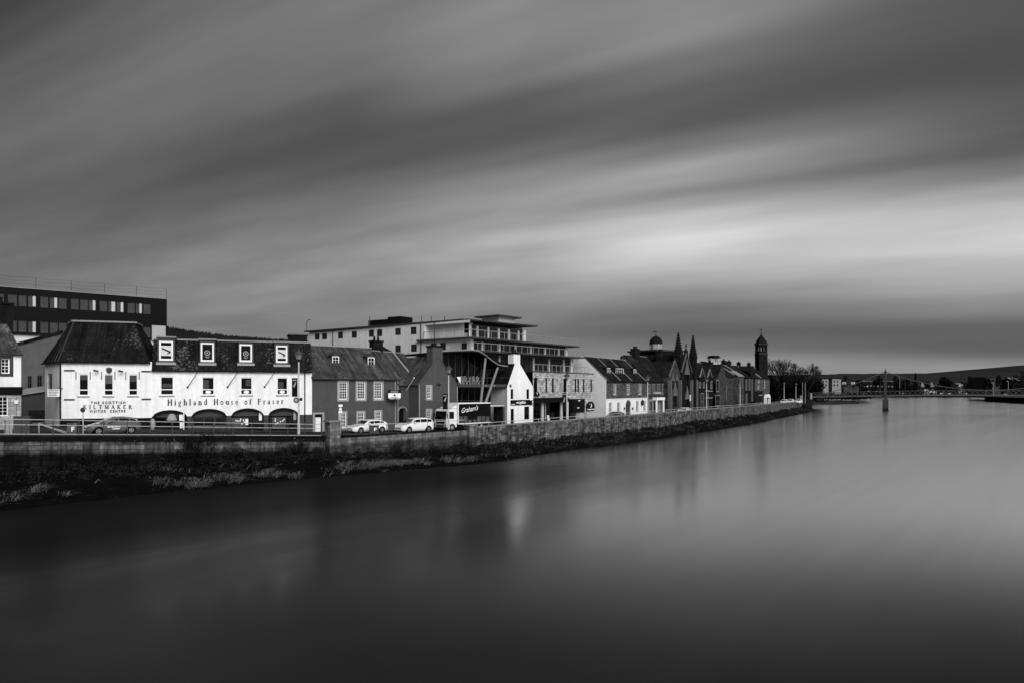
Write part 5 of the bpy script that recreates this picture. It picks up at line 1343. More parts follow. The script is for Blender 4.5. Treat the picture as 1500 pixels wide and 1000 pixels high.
# domed cupola on its platform roof, behind
p0 = G(960.8, 205); 
r = thing('cupola_tower', 'round glazed cupola with dark dome and weather vane above the terrace roofs', 'tower', (p0.x, p0.y, 2.5))
zz = lambda py, D=205.: CAMH+(568-py)/F*D
m = MB(); m.cbox((p0.x, p0.y, 2.5), 11, 11, zz(516)-2.5, .6); m.build('tower_base', bstone, r)
m = MB(); m.cbox((p0.x, p0.y, zz(516)), 12, 12, .5, .6); m.build('cornice', dstone, r)
m = MB(); m.lathe((p0.x, p0.y, zz(516)+.3), [(1.75, 0), (1.75, zz(503)-zz(516)-.3)], 16); dr = m.build('drum', rail_m, r)
for k in range(8):
    a_ = k*math.pi/4+.2; m = MB(); q = V((p0.x+1.8*math.cos(a_), p0.y+1.8*math.sin(a_), zz(515))); m.cbox(q, .12, .5, zz(504)-zz(515), a_); m.build('pilaster', trim, dr)
m = MB(); R_ = 1.95; m.lathe((p0.x, p0.y, zz(503.2)), [(R_+.1, -.1), (R_+.1, .1), (R_, .2), (R_*.92, .9), (R_*.75, 1.5), (R_*.48, 1.95), (R_*.2, 2.2), (.1, 2.35), (.1, 2.7)], 16); m.build('dome', bstone, r, smooth=False)
m = MB(); t_ = V((p0.x, p0.y, zz(492.3))); m.tube(t_, t_+Z*1.6, .06); m.slab([t_+Z*1.15+V((-.8, 0, 0)), t_+Z*1.5+V((-.8, 0, 0)), t_+Z*1.3+V((.5, 0, 0))], V((0, .05, 0))); m.build('weather_vane', black, r)

# ---------------------------------------------------------------- church with two crocketed spires
A = B; B = V((46.2, 166.5)); fc = Fr(A, B)
r = root_at('church', 'blackened gothic church with two crocketed spires either side of a steep gable', 'church', fc, 2.6)
def bay(px0, px1, py_e, apx, apy, off, depth, wm_, wins=(), rm=slate3):
    u0, u1 = fc.at(px0, off=off)[0], fc.at(px1, off=off)[0]; ze_ = fc.at((px0+px1)/2, py_e, off)[1]; ua, za = fc.at(apx, apy, off)
    hs_ = [fc.rect(x_, off) for x_ in wins]
    m = MB(); wall(m, fc, u0, u1, 2.2, ze_, hs_, .3, off); m.face(fc.W(u0, ze_, off), fc.W(u1, ze_, off), fc.W(ua, za, off))
    for u in (u0, u1): m.face(fc.W(u, 2.2, off), fc.W(u, 2.2, off-depth), fc.W(u, ze_, off-depth), fc.W(u, ze_, off))
    o = m.build('wall', wm_, r)
    q = MB()
    for u in (u0-.1, u1+.1): roof_slope(q, fc.W(u, ze_-.1, off-.05), fc.W(u, ze_-.1, off-depth), fc.W(ua, za-.05, off-depth), fc.W(ua, za-.05, off-.05), .12)
    q.build('roof', rm, r)
    q = MB()
    for u in (u0-.1, u1+.1): q.slab([fc.W(u, ze_-.15, off-.12), fc.W(u, ze_+.15, off-.12), fc.W(ua, za+.3, off-.12), fc.W(ua, za, off-.12)], fc.Nn()*.25)
    q.build('coping', light_edge, o)
    for h in hs_:
        w_ = window(r, fc, h, 2, 3, fm=bstone, dep=.28, off=off, bar=.06)
        q = MB(); cu_ = (h[0]+h[2])/2; q.slab([fc.W(h[0]-.15, h[3], off+.01), fc.W(h[2]+.15, h[3], off+.01), fc.W(cu_, h[3]+(h[2]-h[0])*1.1, off+.01)], fc.Nn()*.12); q.build('hood_mould', light_edge, w_)
    return u0, u1, ze_, ua, za
bay(980.5, 995.5, 551, 988.3, 529, 1.2, 12, dstone, [(984, 557, 987.3, 569), (990.5, 557, 993.3, 569), (986, 579, 992, 595)])
bay(998.5, 1013.5, 545, 1005.6, 518.5, .4, 16, bstone, [(1003, 548, 1009.5, 574), (1003.5, 584, 1009, 600)])
m = MB(); wall(m, fc, 0, fc.L, 2.2, fc.at(1000, 556)[1], (), off=-.3); sides(m, fc, 0, fc.L, 2.2, fc.at(1000, 556)[1], 16); m.build('wall', bstone, r)
def spire(px, py_top, py_base, py_shaft, halfw, off, D_extra=0, broach=False):
    u = fc.at(px, off=off)[0]; q = fc.W(u, 0, off); D = q.y; zt_, zb_, zs_ = (CAMH+(568-y_)/F*D for y_ in (py_top, py_base, py_shaft)); hw_ = halfw/F*D
    m = MB(); m.cbox((q.x, q.y, 2.3), hw_*1.75, hw_*1.75, zb_-2.3, rz_of(fc)); t_ = m.build('tower_shaft', bstone, r)
    m = MB(); m.lathe((q.x, q.y, zb_-.1), [(hw_*1.12, 0), (hw_*1.12, .25), (hw_*1.0, .3), (.12, zt_-zb_-.6), (.2, zt_-zb_-.45), (.22, zt_-zb_-.25), (.04, zt_-zb_)], 8, .39); s_ = m.build('spire', bstone, r)
    m = MB(); n = 9
    for k in range(n):
        f = (k+.6)/(n+.4); z_ = zb_+(zt_-zb_-.5)*f; rr_ = hw_*(1-f)+.1
        for j in range(4):
            a_ = .39+rz_of(fc)+j*math.pi/2+math.pi/4-.39; m.lathe((q.x+rr_*math.cos(a_), q.y+rr_*math.sin(a_), z_), [(.03, -.15), (.17, 0), (.2, .12), (.03, .24)], 5)
    m.build('crocket', bstone, s_)
    for k in range(4):
        a_ = rz_of(fc)+math.pi/4+k*math.pi/2; m = MB(); m.lathe((q.x+hw_*1.05*math.cos(a_), q.y+hw_*1.05*math.sin(a_), zb_-.6), [(.24, 0), (.26, .5), (.02, 1.8)], 4, .78); m.build('pinnacle', bstone, t_)
    return q
spire(993.6, 486, 521.5, 600, 6.6, -.8)
spire(1015.2, 489.8, 522.5, 600, 5.2, -.2)
u, z = fc.at(1005.6, 518.5, .3); m = MB(); q = fc.W(u, z, .2); zc = CAMH+(568-503)/F*q.y
m.lathe(q, [(.55, -.6), (.45, .6), (.1, (zc-z)*.55)], 6); m.tube(q, V((q.x, q.y, zc)), .11); m.tube(V((q.x, q.y, zc-.6))-fc.U()*.45, V((q.x, q.y, zc-.6))+fc.U()*.45, .11); m.build('cross_finial', bstone, r)
for px, ya, yb in ((1011.8, 577.5, 586.5),): h = fc.rect((px-1., ya, px+.6, yb), .5); m = MB(); fbox(m, fc, h[0], h[1], h[2], h[3], .42, .55); m.build('notice_panel', wletter, r)
for px, off in ((981.3, 1.3), (996, 1.3), (1012.8, .6), (1020.2, .5)):
    u = fc.at(px, off=off)[0]; m = MB(); fbox(m, fc, u-.3, 2.2, u+.3, fc.at(px, 556, off)[1], off-.4, off+.35); m.build('buttress', light_edge, r)

# ---------------------------------------------------------------- dark buildings beyond the church
A = B; B = V((57.0, 184)); 
r, fr, ze, zr = house('hall', 'sooty stone hall with flat topped roof lantern just beyond the church', A, B, (1038, 551), (1038, 533), bstone, slate3, [(1024.5,560,1026.5,567),(1030,560,1032,567),(1026,576,1031,598),(1034.5,572,1037.5,597),(1041,558,1043,568)], 5., fm=trim, surround=cstone)
h = fr.rect((1033, 571.6, 1041, 572.6)); m = MB(); fbox(m, fr, h[0], h[1], h[2], h[3], 0, .5); m.build('ledge', trim, r)
h = fr.rect((1033, 581.6, 1041, 582.6)); m = MB(); fbox(m, fr, h[0], h[1], h[2], h[3], 0, .5); m.build('ledge', trim, r)
q = fr.W(fr.at(1050.5, off=-5)[0], 0, -6); zz = lambda py: CAMH+(568-py)/F*q.y
m = MB()
for sx in (-1, 1):
    for sy in (-1, 1): m.cbox((q.x+sx*1.05, q.y+sy*1.05, zz(533)), .3, .3, zz(524.5)-zz(533), .5)
m.cbox((q.x, q.y, zz(536)), 2.6, 2.6, zz(531)-zz(536), .5); o = m.build('roof_lantern', grey_render, r)
m = MB(); m.cbox((q.x, q.y, zz(524.5)), 2.7, 2.7, zz(522.5)-zz(524.5), .5); m.cbox((q.x, q.y, zz(522.5)), 2.2, 2.2, zz(520.5)-zz(522.5), .5); m.build('lantern_roof', bstone, o)
c_ = fr.W(fr.at(1030, off=-5)[0], 0, -5.); m = MB(); m.cbox((c_.x, c_.y, zr-2), 3.4, .8, CAMH+(568-529)/F*c_.y-zr+2, rz_of(fr)); m.build('chimney', bstone, r)
c_ = fr.W(fr.at(1040, off=-5)[0], 0, -5.); chimney(r, c_, 2.2, 1., zr-.8, CAMH+(568-531)/F*c_.y, rz_of(fr), bstone, 3)
for px_, hgt in ((1027.5, 541), (1038.5, 542)):
    h = fr.rect((px_-3.2, hgt, px_+3.2, 556), .1); um_ = (h[0]+h[2])/2; m = MB(); m.slab([fr.W(h[0], ze-.3, .1), fr.W(h[2], ze-.3, .1), fr.W(um_, h[3], .1)], fr.Nn()*-.3); o = m.build('gable', dstone, r)
    q_ = MB()
    for u in (h[0]-.2, h[2]+.2): q_.slab([fr.W(u, ze-.4, .2), fr.W(um_, h[3]+.1, .2), fr.W(um_, h[3]+.1, -4.2), fr.W(u, ze-.4, -1)], Z*.18)
    q_.build('gable_roof', slate3, o)
    q_ = MB()
    for u in (h[0]-.2, h[2]+.2): q_.slab([fr.W(u, ze-.4, .2), fr.W(um_, h[3]+.1, .2), fr.W(um_, h[3]+.4, .2), fr.W(u, ze-.1, .2)], fr.Nn()*.2)
    q_.build('gable_coping', cstone, o)
# gabled stone bay of that hall
f5 = Fr(fr.W(fr.at(1046)[0], 0, .8).xy, fr.W(fr.L, 0, .8).xy)
r5 = root_at('gabled_bay', 'narrow brown stone gable with tall bay window beside the hall', 'house', f5, 2.6)
zeb = f5.at(1051, 551)[1]; zap = f5.at(1051.5, 533)[1]; hb_ = [f5.rect((1049.3, 557, 1053, 572)), f5.rect((1048.5, 579, 1054.5, 593))]
m = MB(); wall(m, f5, 0, f5.L, 2.2, zeb, hb_, .2); m.face(f5.W(0, zeb), f5.W(f5.L, zeb), f5.W(f5.L/2, zap)); sides(m, f5, 0, f5.L, 2.2, zeb, 5); m.build('wall', dstone, r5)
m = MB()
for u in (-.1, f5.L+.1): roof_slope(m, f5.W(u, zeb-.1, .1), f5.W(u, zeb-.1, -5), f5.W(f5.L/2, zap, -5), f5.W(f5.L/2, zap, .1), .14)
m.build('roof', slate3, r5)
for h in hb_: window(r5, f5, h, 2, 2, fm=dsteel, surround=cstone, sw=.2)
c_ = f5.W(f5.L*.9, 0, -5); chimney(r5, c_, 2.6, 1., zeb, CAMH+(568-534)/F*c_.y, rz_of(f5), bstone, 4)
A = B; B = V((62.5, 193))
r, fr, ze, zr = house('brown_house', 'dark brown stone house with paired slim windows, left of the bay windowed house', A, B, (1064, 551), (1064, 537), dstone, slate3, [(1059.5,564,1061.3,584),(1063.3,564,1065.2,584)], 4.5, fm=trim, surround=light_edge)
c_ = fr.W(fr.at(1065.5, off=-4.5)[0], 0, -4.5); chimney(r, c_, 2.8, 1., zr-.8, CAMH+(568-532)/F*c_.y, rz_of(fr), bstone, 4)
A = B; B = V((69.2, 203.5))
r, fr, ze, zr = house('bay_house', 'stone house with two storey bay windows and white edged slate gable', A, B, (1077, 549), (1077, 537), dstone, slate3, [], 4.5)
f6 = Fr(fr.W(1.2, 0, 1.0).xy, fr.W(7.6, 0, 1.0).xy); m = MB(); 
zbt = f6.at(1077, 550.5)[1]; hs_ = []
L6 = f6.L
for k in range(3):
    for (y0, y1) in ((554, 568), (578.5, 592)): hs_.append((.5+k*(L6-.6)/3, f6.at(1077, y1)[1], .5+k*(L6-.6)/3+(L6-.6)/3-.55, f6.at(1077, y0)[1]))
wall(m, f6, 0, L6, 2.2, zbt, hs_, .15); sides(m, f6, 0, L6, 2.2, zbt, 1.2, back=False); m.face(f6.W(0, zbt), f6.W(L6, zbt), f6.W(L6, zbt, -1.5), f6.W(0, zbt, -1.5)); m.build('bay', dstone, r)
for h in hs_: window(r, f6, h, 1, 2, fm=trim, dep=.12, surround=None)
m = MB(); m.slab([f6.W(-.2, zbt, .2), f6.W(L6+.2, zbt, .2), f6.W(L6+.1, zbt+1.5, -2.2), f6.W(-.1, zbt+1.5, -2.2)], Z*.15); m.build('bay_roof', lead, r)
for u in (.2, fr.L*.62): m = MB(); m.slab([fr.W(u, ze, .2), fr.W(u+.4, ze, .2), fr.W(u+.4, zr+.1, -4.5), fr.W(u, zr+.1, -4.5)], Z*.2); m.build('roof_strip', trim, r)
A = B; B = V((76.5, 215))
r, fr, ze, zr = house('slate_house', 'dark stone house with pale skylight and slim chimney before the bell tower', A, B, (1095, 552), (1095, 537.5), bstone, slate3, [(1092.5,556,1094.3,570),(1097,555,1099,570),(1101,556,1102.5,586),(1092.5,577,1094.5,590)], 5., fm=trim, surround=cstone)
h = fr.rect((1084.5, 540.5, 1090.5, 543), -3.6); m = MB(); k = (zr-ze)/5
m.slab([fr.W(h[0], ze+k*3.2+.2, -3.2), fr.W(h[2], ze+k*3.2+.2, -3.2), fr.W(h[2], ze+k*4.2+.2, -4.2), fr.W(h[0], ze+k*4.2+.2, -4.2)], Z*.06); m.build('skylight', wpaint, r)
c_ = fr.W(fr.at(1097, off=-5)[0], 0, -5.); chimney(r, c_, 1.4, .9, zr-.5, CAMH+(568-532)/F*c_.y, rz_of(fr), bstone, 1)
h = fr.rect((1096, 536, 1103.5, 549), -.6); m = MB(); um_ = (h[0]+h[2])/2
wall(m, fr, h[0], h[2], ze-.2, h[1]+1.4, (), off=.1); m.face(fr.W(h[0], h[1]+1.4, .1), fr.W(h[2], h[1]+1.4, .1), fr.W(um_, h[3], .1)); m.slab([fr.W(h[0]-.2, h[1]+1.2, .2), fr.W(um_, h[3], .2), fr.W(um_, h[3], -4), fr.W(h[0]-.2, h[1]+1.2, -4)], Z*.1); m.slab([fr.W(h[2]+.2, h[1]+1.2, .2), fr.W(um_, h[3], .2), fr.W(um_, h[3], -4), fr.W(h[2]+.2, h[1]+1.2, -4)], Z*.1); m.build('dormer', bstone, r)
A = B; B = V((88.3, 234))
r, fr, ze, zr = house('pale_stone_house', 'grey stone house with white arched porch under the bell tower', A, B, (1114, 553.5), (1114, 541), grey_render if False else stone2, slate3, [(1110.5,556,1112.5,560),(1109.8,564,1112.2,569),(1119.5,556,1121,568)], 4.5, surround=cstone)
h = fr.rect((1119.3, 577, 1125.2, 592)); m = MB(); um_ = (h[0]+h[2])/2; fbox(m, fr, h[0], 2.3, h[0]+.45, h[3]-1, 0, .8); fbox(m, fr, h[2]-.45, 2.3, h[2], h[3]-1, 0, .8)
m.slab([fr.W(um_+(h[2]-h[0])/2*math.cos(math.pi*i/8), h[3]-1+1.1*math.sin(math.pi*i/8), 0) for i in range(9)], fr.Nn()*.8); m.build('porch', wpaint, r)
h = fr.rect((1105, 572, 1117, 592)); m = MB(); fbox(m, fr, h[0], 2.3, h[2], h[3], -.02, .15); m.build('shop_front', black, r)
h = fr.rect((1111, 577.5, 1115.5, 578.6)); m = MB(); fbox(m, fr, h[0], h[1], h[2], h[3], .15, .25); m.build('sign_strip', trim, r)
u0 = fr.at(1111)[0]; m = MB(); m.slab([fr.W(u0+3.4, ze, .1), fr.W(u0+3.9, ze, .1), fr.W(u0+3.2, zr+.2, -4.4), fr.W(u0+2.7, zr+.2, -4.4)], Z*.25); m.build('roof_strip', trim, r)
def rear_house(label, px0, px1, D_, py_e, py_r, chim, seed):
    f = Fr(G(px0, D_), G(px0, D_)+V((.53, .848))*12); L2 = f.at(px1)[0]; f = Fr(G(px0, D_), G(px0, D_)+V((.53, .848))*L2); r_ = root_at('rear_house', label, 'house', f, 2.5)
    ze_ = f.at((px0+px1)/2, py_e)[1]; zr_ = f.at((px0+px1)/2, py_r, -5)[1]; m = MB(); wall(m, f, 0, f.L, 2.5, ze_, ()); sides(m, f, 0, f.L, 2.5, ze_, 10); gable_ends(m, f, 0, f.L, ze_, zr_, 5); m.build('wall', dstone, r_)
    gable_roof(r_, f, 0, f.L, ze_, zr_, 5, slate3, .25, .05)
    for px_, top_, n_ in chim: q_ = f.W(f.at(px_, off=-5)[0], 0, -5); chimney(r_, q_, 2.2, 1., zr_-1, CAMH+(568-top_)/F*q_.y, rz_of(f), bstone, n_)
rear_house('dark gabled house rising behind the brown stone house', 1056, 1070, 204, 545, 533.5, ((1060, 528.5, 4), (1068, 530, 3)), 1)
rear_house('dark slate roofed house rising behind the bay windowed house', 1074, 1092, 222, 548, 536, ((1082, 531.5, 3),), 2)
# bell tower
D = 236.; p0 = G(1115, D); zz = lambda py: CAMH+(568-py)/F*D
r = thing('bell_tower', 'slim dark bell tower with two open arches, pointed roof and cross', 'tower', (p0.x, p0.y, 2.5))
a_ = .14; W_ = 3.05
m = MB(); m.cbox((p0.x, p0.y, 2.3), W_, W_, zz(518.5)-2.3, a_); m.build('shaft', bstone, r)
m = MB(); m.cbox((p0.x, p0.y, zz(519)), W_+.35, W_+.35, .35, a_); m.build('string_course', dstone, r)
ua = V((math.cos(a_), math.sin(a_), 0)); ub = V((-ua.y, ua.x, 0)); zb0, zb1 = zz(518.5)+.3, zz(505)
m = MB(); bw_ = W_*.96
for s_ in (-1, 1):
    for t_ in (-1, 1): m.cbox(V((p0.x, p0.y, zb0))+ua*s_*(bw_/2-.26)+ub*t_*(bw_/2-.17), .52, .34, zb1-zb0, a_)
for d_, e_ in ((ua, ub), (ub, ua)):
    for s_ in (-1, 1): m.cbox(V((p0.x, p0.y, zb0))+d_*s_*(bw_/2-.15), .3, .3, zb1-zb0, a_)
m.cbox((p0.x, p0.y, zz(508.3)), bw_+.02, bw_+.02, zb1-zz(508.3)+.02, a_); m.cbox((p0.x, p0.y, zb0-.2), bw_+.02, bw_+.02, .9, a_); m.build('belfry', bstone, r)
m = MB(); m.cbox((p0.x, p0.y, zb1), W_+.4, W_+.4, .3, a_); m.build('cornice', dstone, r)
m = MB(); m.lathe((p0.x, p0.y, zb1+.3), [(W_*.74, 0), (W_*.46, (zz(490)-zb1)*.42), (.1, zz(490)-zb1-.3)], 4, a_+math.pi/4); m.build('spire', bstone, r)
m = MB(); t_ = V((p0.x, p0.y, zz(490.3))); m.tube(t_, t_+Z*2.2, .08); m.tube(t_+Z*1.5-V((.6, 0, 0)), t_+Z*1.5+V((.6, 0, 0)), .09); m.lathe(t_, [(.1, 0), (.24, .2), (.1, .4)], 6); m.build('cross', black, r)

# ================================================================== FOOTBRIDGE
p1 = G(1297, 243.); BX = V((.877, -.48)).normalized(); BY = V((.48, .877)).normalized()
r = thing('footbridge', 'white suspension footbridge with lattice parapets and a tapered pylon in the river', 'bridge', (p1.x, p1.y, 0))
bsteel = mat('bridge_paint', .11, .6, .15, 2.)
bpier = mat('bridge_pier_stone', .05, .9, .25, 1., stain=(1.0, .4, .25))
zt, hw2 = 14.6, .95; s1, s2, sl_, sr_ = 0., 61., -25., 84.
def bp(s_, c_, z_): q = p1+BX*s_+BY*c_; return V((q.x, q.y, z_))
def deckz(x): return 4.75+1.0*(1-((x-(s1+s2)/2)/55.)**2)
BA = math.atan2(BX.y, BX.x)
def pylon(x):
    m = MB(); m.cbox(bp(x, 0, -1), 2.5, 3.4, 1.12, BA); m.cbox(bp(x, 0, -.2), 1.9, 2.8, 4.25, BA); m.build('river_pier', bpier, r)
    for s_ in (-1, 1):
        m = MB()
        for (z0, z1, w0, w1) in ((4.0, 5.9, 1.15, 1.1), (5.9, zt-1.2, .95, .62)):
            k = len(m.v)
            m.v += [bp(x+sx*w_/2, s_*hw2+sy*w_/2*.7, z) for z, w_ in ((z0, w0), (z1, w1)) for sx, sy in ((-1, -1), (1, -1), (1, 1), (-1, 1))]
            m.f += [tuple(k+i for i in f) for f in ((3,2,1,0),(4,5,6,7),(0,1,5,4),(1,2,6,5),(2,3,7,6),(3,0,4,7))]
        c_ = bp(x, s_*hw2, 0); m.cbox((c_.x, c_.y, zt-1.2), .85, .7, .3, BA); m.cbox((c_.x, c_.y, zt-.9), .6, .5, .5, BA); m.lathe((c_.x, c_.y, zt-.4), [(.34, 0), (.1, .35), (.06, .6), (.12, .75), (.02, 1.0)], 6)
        m.build('pylon', bpier, r)
    m = MB(); m.slab([bp(x-.25, -hw2+.3, zt-2.2), bp(x+.25, -hw2+.3, zt-2.2), bp(x+.25, hw2-.3, zt-2.2), bp(x-.25, hw2-.3, zt-2.2)], Z*.6); m.build('portal_beam', bpier, r)
pylon(s1); pylon(s2)
m = MB(); n = 48
for i in range(n):
    xa, xb = sl_+(sr_-sl_)*i/n, sl_+(sr_-sl_)*(i+1)/n
    m.slab([bp(xa, -hw2, deckz(xa)-.3), bp(xb, -hw2, deckz(xb)-.3), bp(xb, hw2, deckz(xb)-.3), bp(xa, hw2, deckz(xa)-.3)], Z*.3)
m.build('deck', bsteel, r)
for s_ in (-1, 1):
    m = MB(); y = s_*hw2; n = 72
    for i in range(n):
        xa, xb = sl_+(sr_-sl_)*i/n, sl_+(sr_-sl_)*(i+1)/n; za, zb_ = deckz(xa), deckz(xb)
        m.tube(bp(xa, y, za+1.5), bp(xb, y, zb_+1.5), .06, .06, 4, False); m.tube(bp(xa, y, za+.1), bp(xb, y, zb_+.1), .06, .06, 4, False)
        m.tube(bp(xa, y, za+.1), bp(xb, y, zb_+1.5), .04, .04, 3, False); m.tube(bp(xa, y, za+1.5), bp(xb, y, zb_+.1), .04, .04, 3, False)
        if i % 4 == 0: m.tube(bp(xa, y, za), bp(xa, y, za+1.65), .08, .08, 4)
    m.build('lattice_parapet', bsteel, r)
    m = MB(); pts = []; hz = []
    for i in range(15):
        x = sl_+3+(s1-sl_-3)*i/14; hz.append(x); pts.append(bp(x, y, deckz(sl_)+.6+(zt-.7-deckz(sl_)-.6)*(i/14)**1.2))
    m.path(pts, .1, 5); m.build('cable', bsteel, r)
    m = MB(); xm = (s1+s2)/2; pts2 = []; hz2 = []
    for i in range(31):
        x = s1+(s2-s1)*i/30; hz2.append(x); pts2.append(bp(x, y, deckz(xm)+1.6+(zt-.7-deckz(xm)-1.6)*((x-xm)/(s2-xm))**2))
    m.path(pts2, .1, 5); m.build('cable', bsteel, r)
    m = MB()
    for x, p in list(zip(hz, pts))[3:-1:2]+list(zip(hz2, pts2))[1:-1:2]: m.tube(bp(x, y, deckz(x)+1.2), p, .012, .012, 3, False)
    m.build('hanger', bsteel, r)
# abutment at the near end
o = thing('bridge_abutment', 'dark stone abutment block at the landing of the footbridge', 'abutment', (107, 250, 0))
m = MB(); m.slab([V((103.5, 247, -1)), V((109.6, 249.5, -1)), V((113.5, 258, -1)), V((106, 261, -1))], Z*5.0); m.build('block', bstone, o)
m = MB(); m.cbox((104.6, 247.6, 3.9), .9, .9, 1.5, .3); m.build('landing_pier', cstone, o); m = MB(); m.cbox((109.4, 250.2, 3.9), .8, .8, 2.3, .3); m.build('landing_pier', cstone, o)

# ================================================================== STREET LAMPS
lp = thing('street_lamp', 'x', 'street lamp', (0, 0, 0), 'lamps along the river wall')
MB().lathe((0, 0, 0), [(.13, 0), (.13, .9), (.09, 1.0), (.08, 4.), (.06, 6.4)], 10).build('pole', pole_m, lp)
hd_ = MB(); hd_.lathe((0, 0, 6.35), [(.07, 0), (.16, .06), (.06, .1), (.2, .22)], 10); head = hd_.build('lantern', dsteel, lp)
MB().lathe((0, 0, 6.58), [(.2, 0), (.34, .38), (.36, .44)], 8).build('lamp_glass', lampglass, head)
MB().lathe((0, 0, 7.03), [(.44, -.02), (.43, .06), (.3, .18), (.12, .28), (.08, .4), (.12, .46), (.02, .52)], 10).build('lamp_cap', midgrey, head)
lamps = [(443.5, .9, 1.05, 'tall white street lamp with dark banner in front of the lettered white shop'),
 (663.5, .8, 1.02, 'white street lamp with black banner before the dark gabled house'),
 (837, .8, .98, 'white street lamp with long black banner before the stone hotel'),
 (955, .8, .98, 'white street lamp before the shopfront, just left of the church'),
 (1040.5, .8, .98, 'white street lamp just beyond the church'),
 (1089, .8, .98, 'white street lamp before the bay windowed house'),
 (1152.5, .8, .98, 'white street lamp before the bare trees'),
 (1169.5, .8, .98, 'farthest street lamp, by the footbridge landing')]
for i, (px, bk, sc_, lab) in enumerate(lamps):
    p, zr_, q = at_px(px, bk); c = lp if i == 0 else copy_tree(lp)
    c.location = (p.x, p.y, zr_+.1); c.scale = (1, 1, sc_) if i else (1.05, 1.05, 1.1); c['label'] = lab
for c, (w_, z0, z1) in zip([o for o in bpy.data.objects if o.name.split('.')[0] == 'street_lamp'][:3], ((.5, 3.3, 4.95), (.55, 2.5, 4.25), (.5, 1.8, 4.6))):
    OFF[c.name] = V((0, 0, 0)); m = MB(); m.box((-.12-w_, -.03, z0), (w_, 0, 0), (0, .06, 0), (0, 0, z1-z0)); b = m.build('banner', black, c)
    OFF[b.name] = V((0, 0, 0)); m = MB(); m.box((-.12-w_*.85, -.045, z1-.25), (w_*.7, 0, 0), (0, .012, 0), (0, 0, .1)); m.slab([V((-.12-w_*.8, -.045, z0+(z1-z0)*.55)), V((-.12-w_*.35, -.045, z0+(z1-z0)*.8)), V((-.12-w_*.2, -.045, z0+(z1-z0)*.75)), V((-.12-w_*.5, -.045, z0+(z1-z0)*.5))], V((0, .012, 0))); m.build('banner_print', trim, b)
    m = MB()
    for zz_ in (z0+.05, z1-.05): m.tube((-.12-w_, 0, zz_), (0, 0, zz_), .025, .025, 5)
    m.build('banner_bracket', black, c)
lp0 = lp; OFF[lp0.name] = V((0, 0, 0))
m = MB(); m.slab([V((-.2+.26*math.cos(i*math.pi/6), -.12, 3.0+.26*math.sin(i*math.pi/6))) for i in range(12)], V((0, .04, 0))); b = m.build('round_sign', black, lp0); OFF[b.name] = V((0, 0, 0))
m = MB(); m.slab([V((-.2+.17*math.cos(i*math.pi/6), -.13, 3.0+.17*math.sin(i*math.pi/6))) for i in range(12)], V((0, .012, 0))); m.build('sign_face', trim, b)
m = MB(); m.cbox((.24, -.1, 2.95), .22, .1, .26); m.build('control_box', black, lp0)
# slim sign posts
for px, ht, bk, lab in ((129, 1.9, 2.0, 'slim post with small round sign in front of the kilt shop lettering'), (507.5, 2.6, 1.2, 'slim post with three small white plates before the town house')):
    p, zr_, q = at_px(px, bk); o = thing('sign_post', lab, 'sign post', (p.x, p.y, zr_))
    zt_ = CAMH+(568-(598 if px < 200 else 593))/F*p.y
    MB().tube((p.x, p.y, zr_), (p.x, p.y, zt_+.1), .04).build('pole', steel, o)
    if px < 200: m = MB(); m.slab([V((p.x+.2*math.cos(i*math.pi/6), p.y-.06, zt_-.1+.2*math.sin(i*math.pi/6))) for i in range(12)], V((0, .03, 0))); m.build('sign_plate', dsteel, o)
    else:
        for k, (w_, dz_) in enumerate(((.4, -.15), (.26, -.5), (.36, -.78))): m = MB(); m.cbox((p.x+.02, p.y-.07, zt_+dz_), w_, .03, .24, .3); m.build('sign_plate', wpaint, o)
# thin masts by the landing
for px, lab in ((1175.5, 'thin pale mast nearest the far street lamp'), (1179.5, 'thin pale mast nearer the footbridge landing')):
    D_ = 246.; p = G(px, D_); o = thing('mast', lab, 'mast', (p.x, p.y, 2.5)); MB().tube((p.x, p.y, 2.5), (p.x, p.y, CAMH+(568-560)/F*D_), .09, .07, 6).build('pole', trim, o); MB().lathe((p.x, p.y, CAMH+(568-560)/F*D_), [(.1, 0), (.2, .1), (.05, .3)], 6).build('mast_cap', dsteel, o)

# ================================================================== CABINETS, BARRIER
def cabinet(label, px0, px1, py_t, D_, m_, mark=None):
    fq = Fr(G(px0, D_), G(px1, D_+.3)); zt_ = fq.at((px0+px1)/2, py_t)[1]; zb_ = 4.0 if px0 < 200 else 3.05
    o = thing('utility_cabinet', label, 'cabinet', fq.W(0, zb_))
    m = MB(); fbox(m, fq, 0, zb_, fq.L, zt_-.06, -.5, 0); b = m.build('box', m_, o)
    m = MB(); fbox(m, fq, -.04, zt_-.06, fq.L+.04, zt_, -.54, .04); m.build('lid', m_, o)
    m = MB(); fbox(m, fq, fq.L/2-.01, zb_+.1, fq.L/2+.01, zt_-.15, 0, .012); m.build('door_seam', black, b)
    if mark: slabtext(o, fq, 'F', mark[0], mark[1], mark[2], mark[3], wletter, .015, .015, sans_bold=.03)
    return o
cabinet('wide grey utility cabinet behind the railing before the corner house', 19.5, 43.5, 609, 53.5, midgrey)
cabinet('small low grey cabinet between the corner house and the railing', 9, 18, 614.5, 53.0, trim)
cabinet('grey ticket box with white letter behind the railing, left of the dark car', 98.5, 112.5, 619, 55.5, grey_render if False else stone2, (104.5, 109, 624, 631))
cabinet('dark ticket box with white letter in front of the white saloon car', 541.5, 555, 622.5, 71.3, midgrey, (548, 552, 625.5, 630))
o = thing('barrier_gate', 'low pale two bar barrier sloping down beside the grey ticket box', 'barrier', P(57, 636, 56))
m = MB(); m.tube(P(57, 637, 56), P(57, 619, 56), .06); m.build('post', trim, o)
for d_ in (0, 2.2): m = MB(); m.tube(P(57, 619.5+d_*.3, 56), P(98, 632.3+d_, 57), .04); m.build('bar', trim, o)
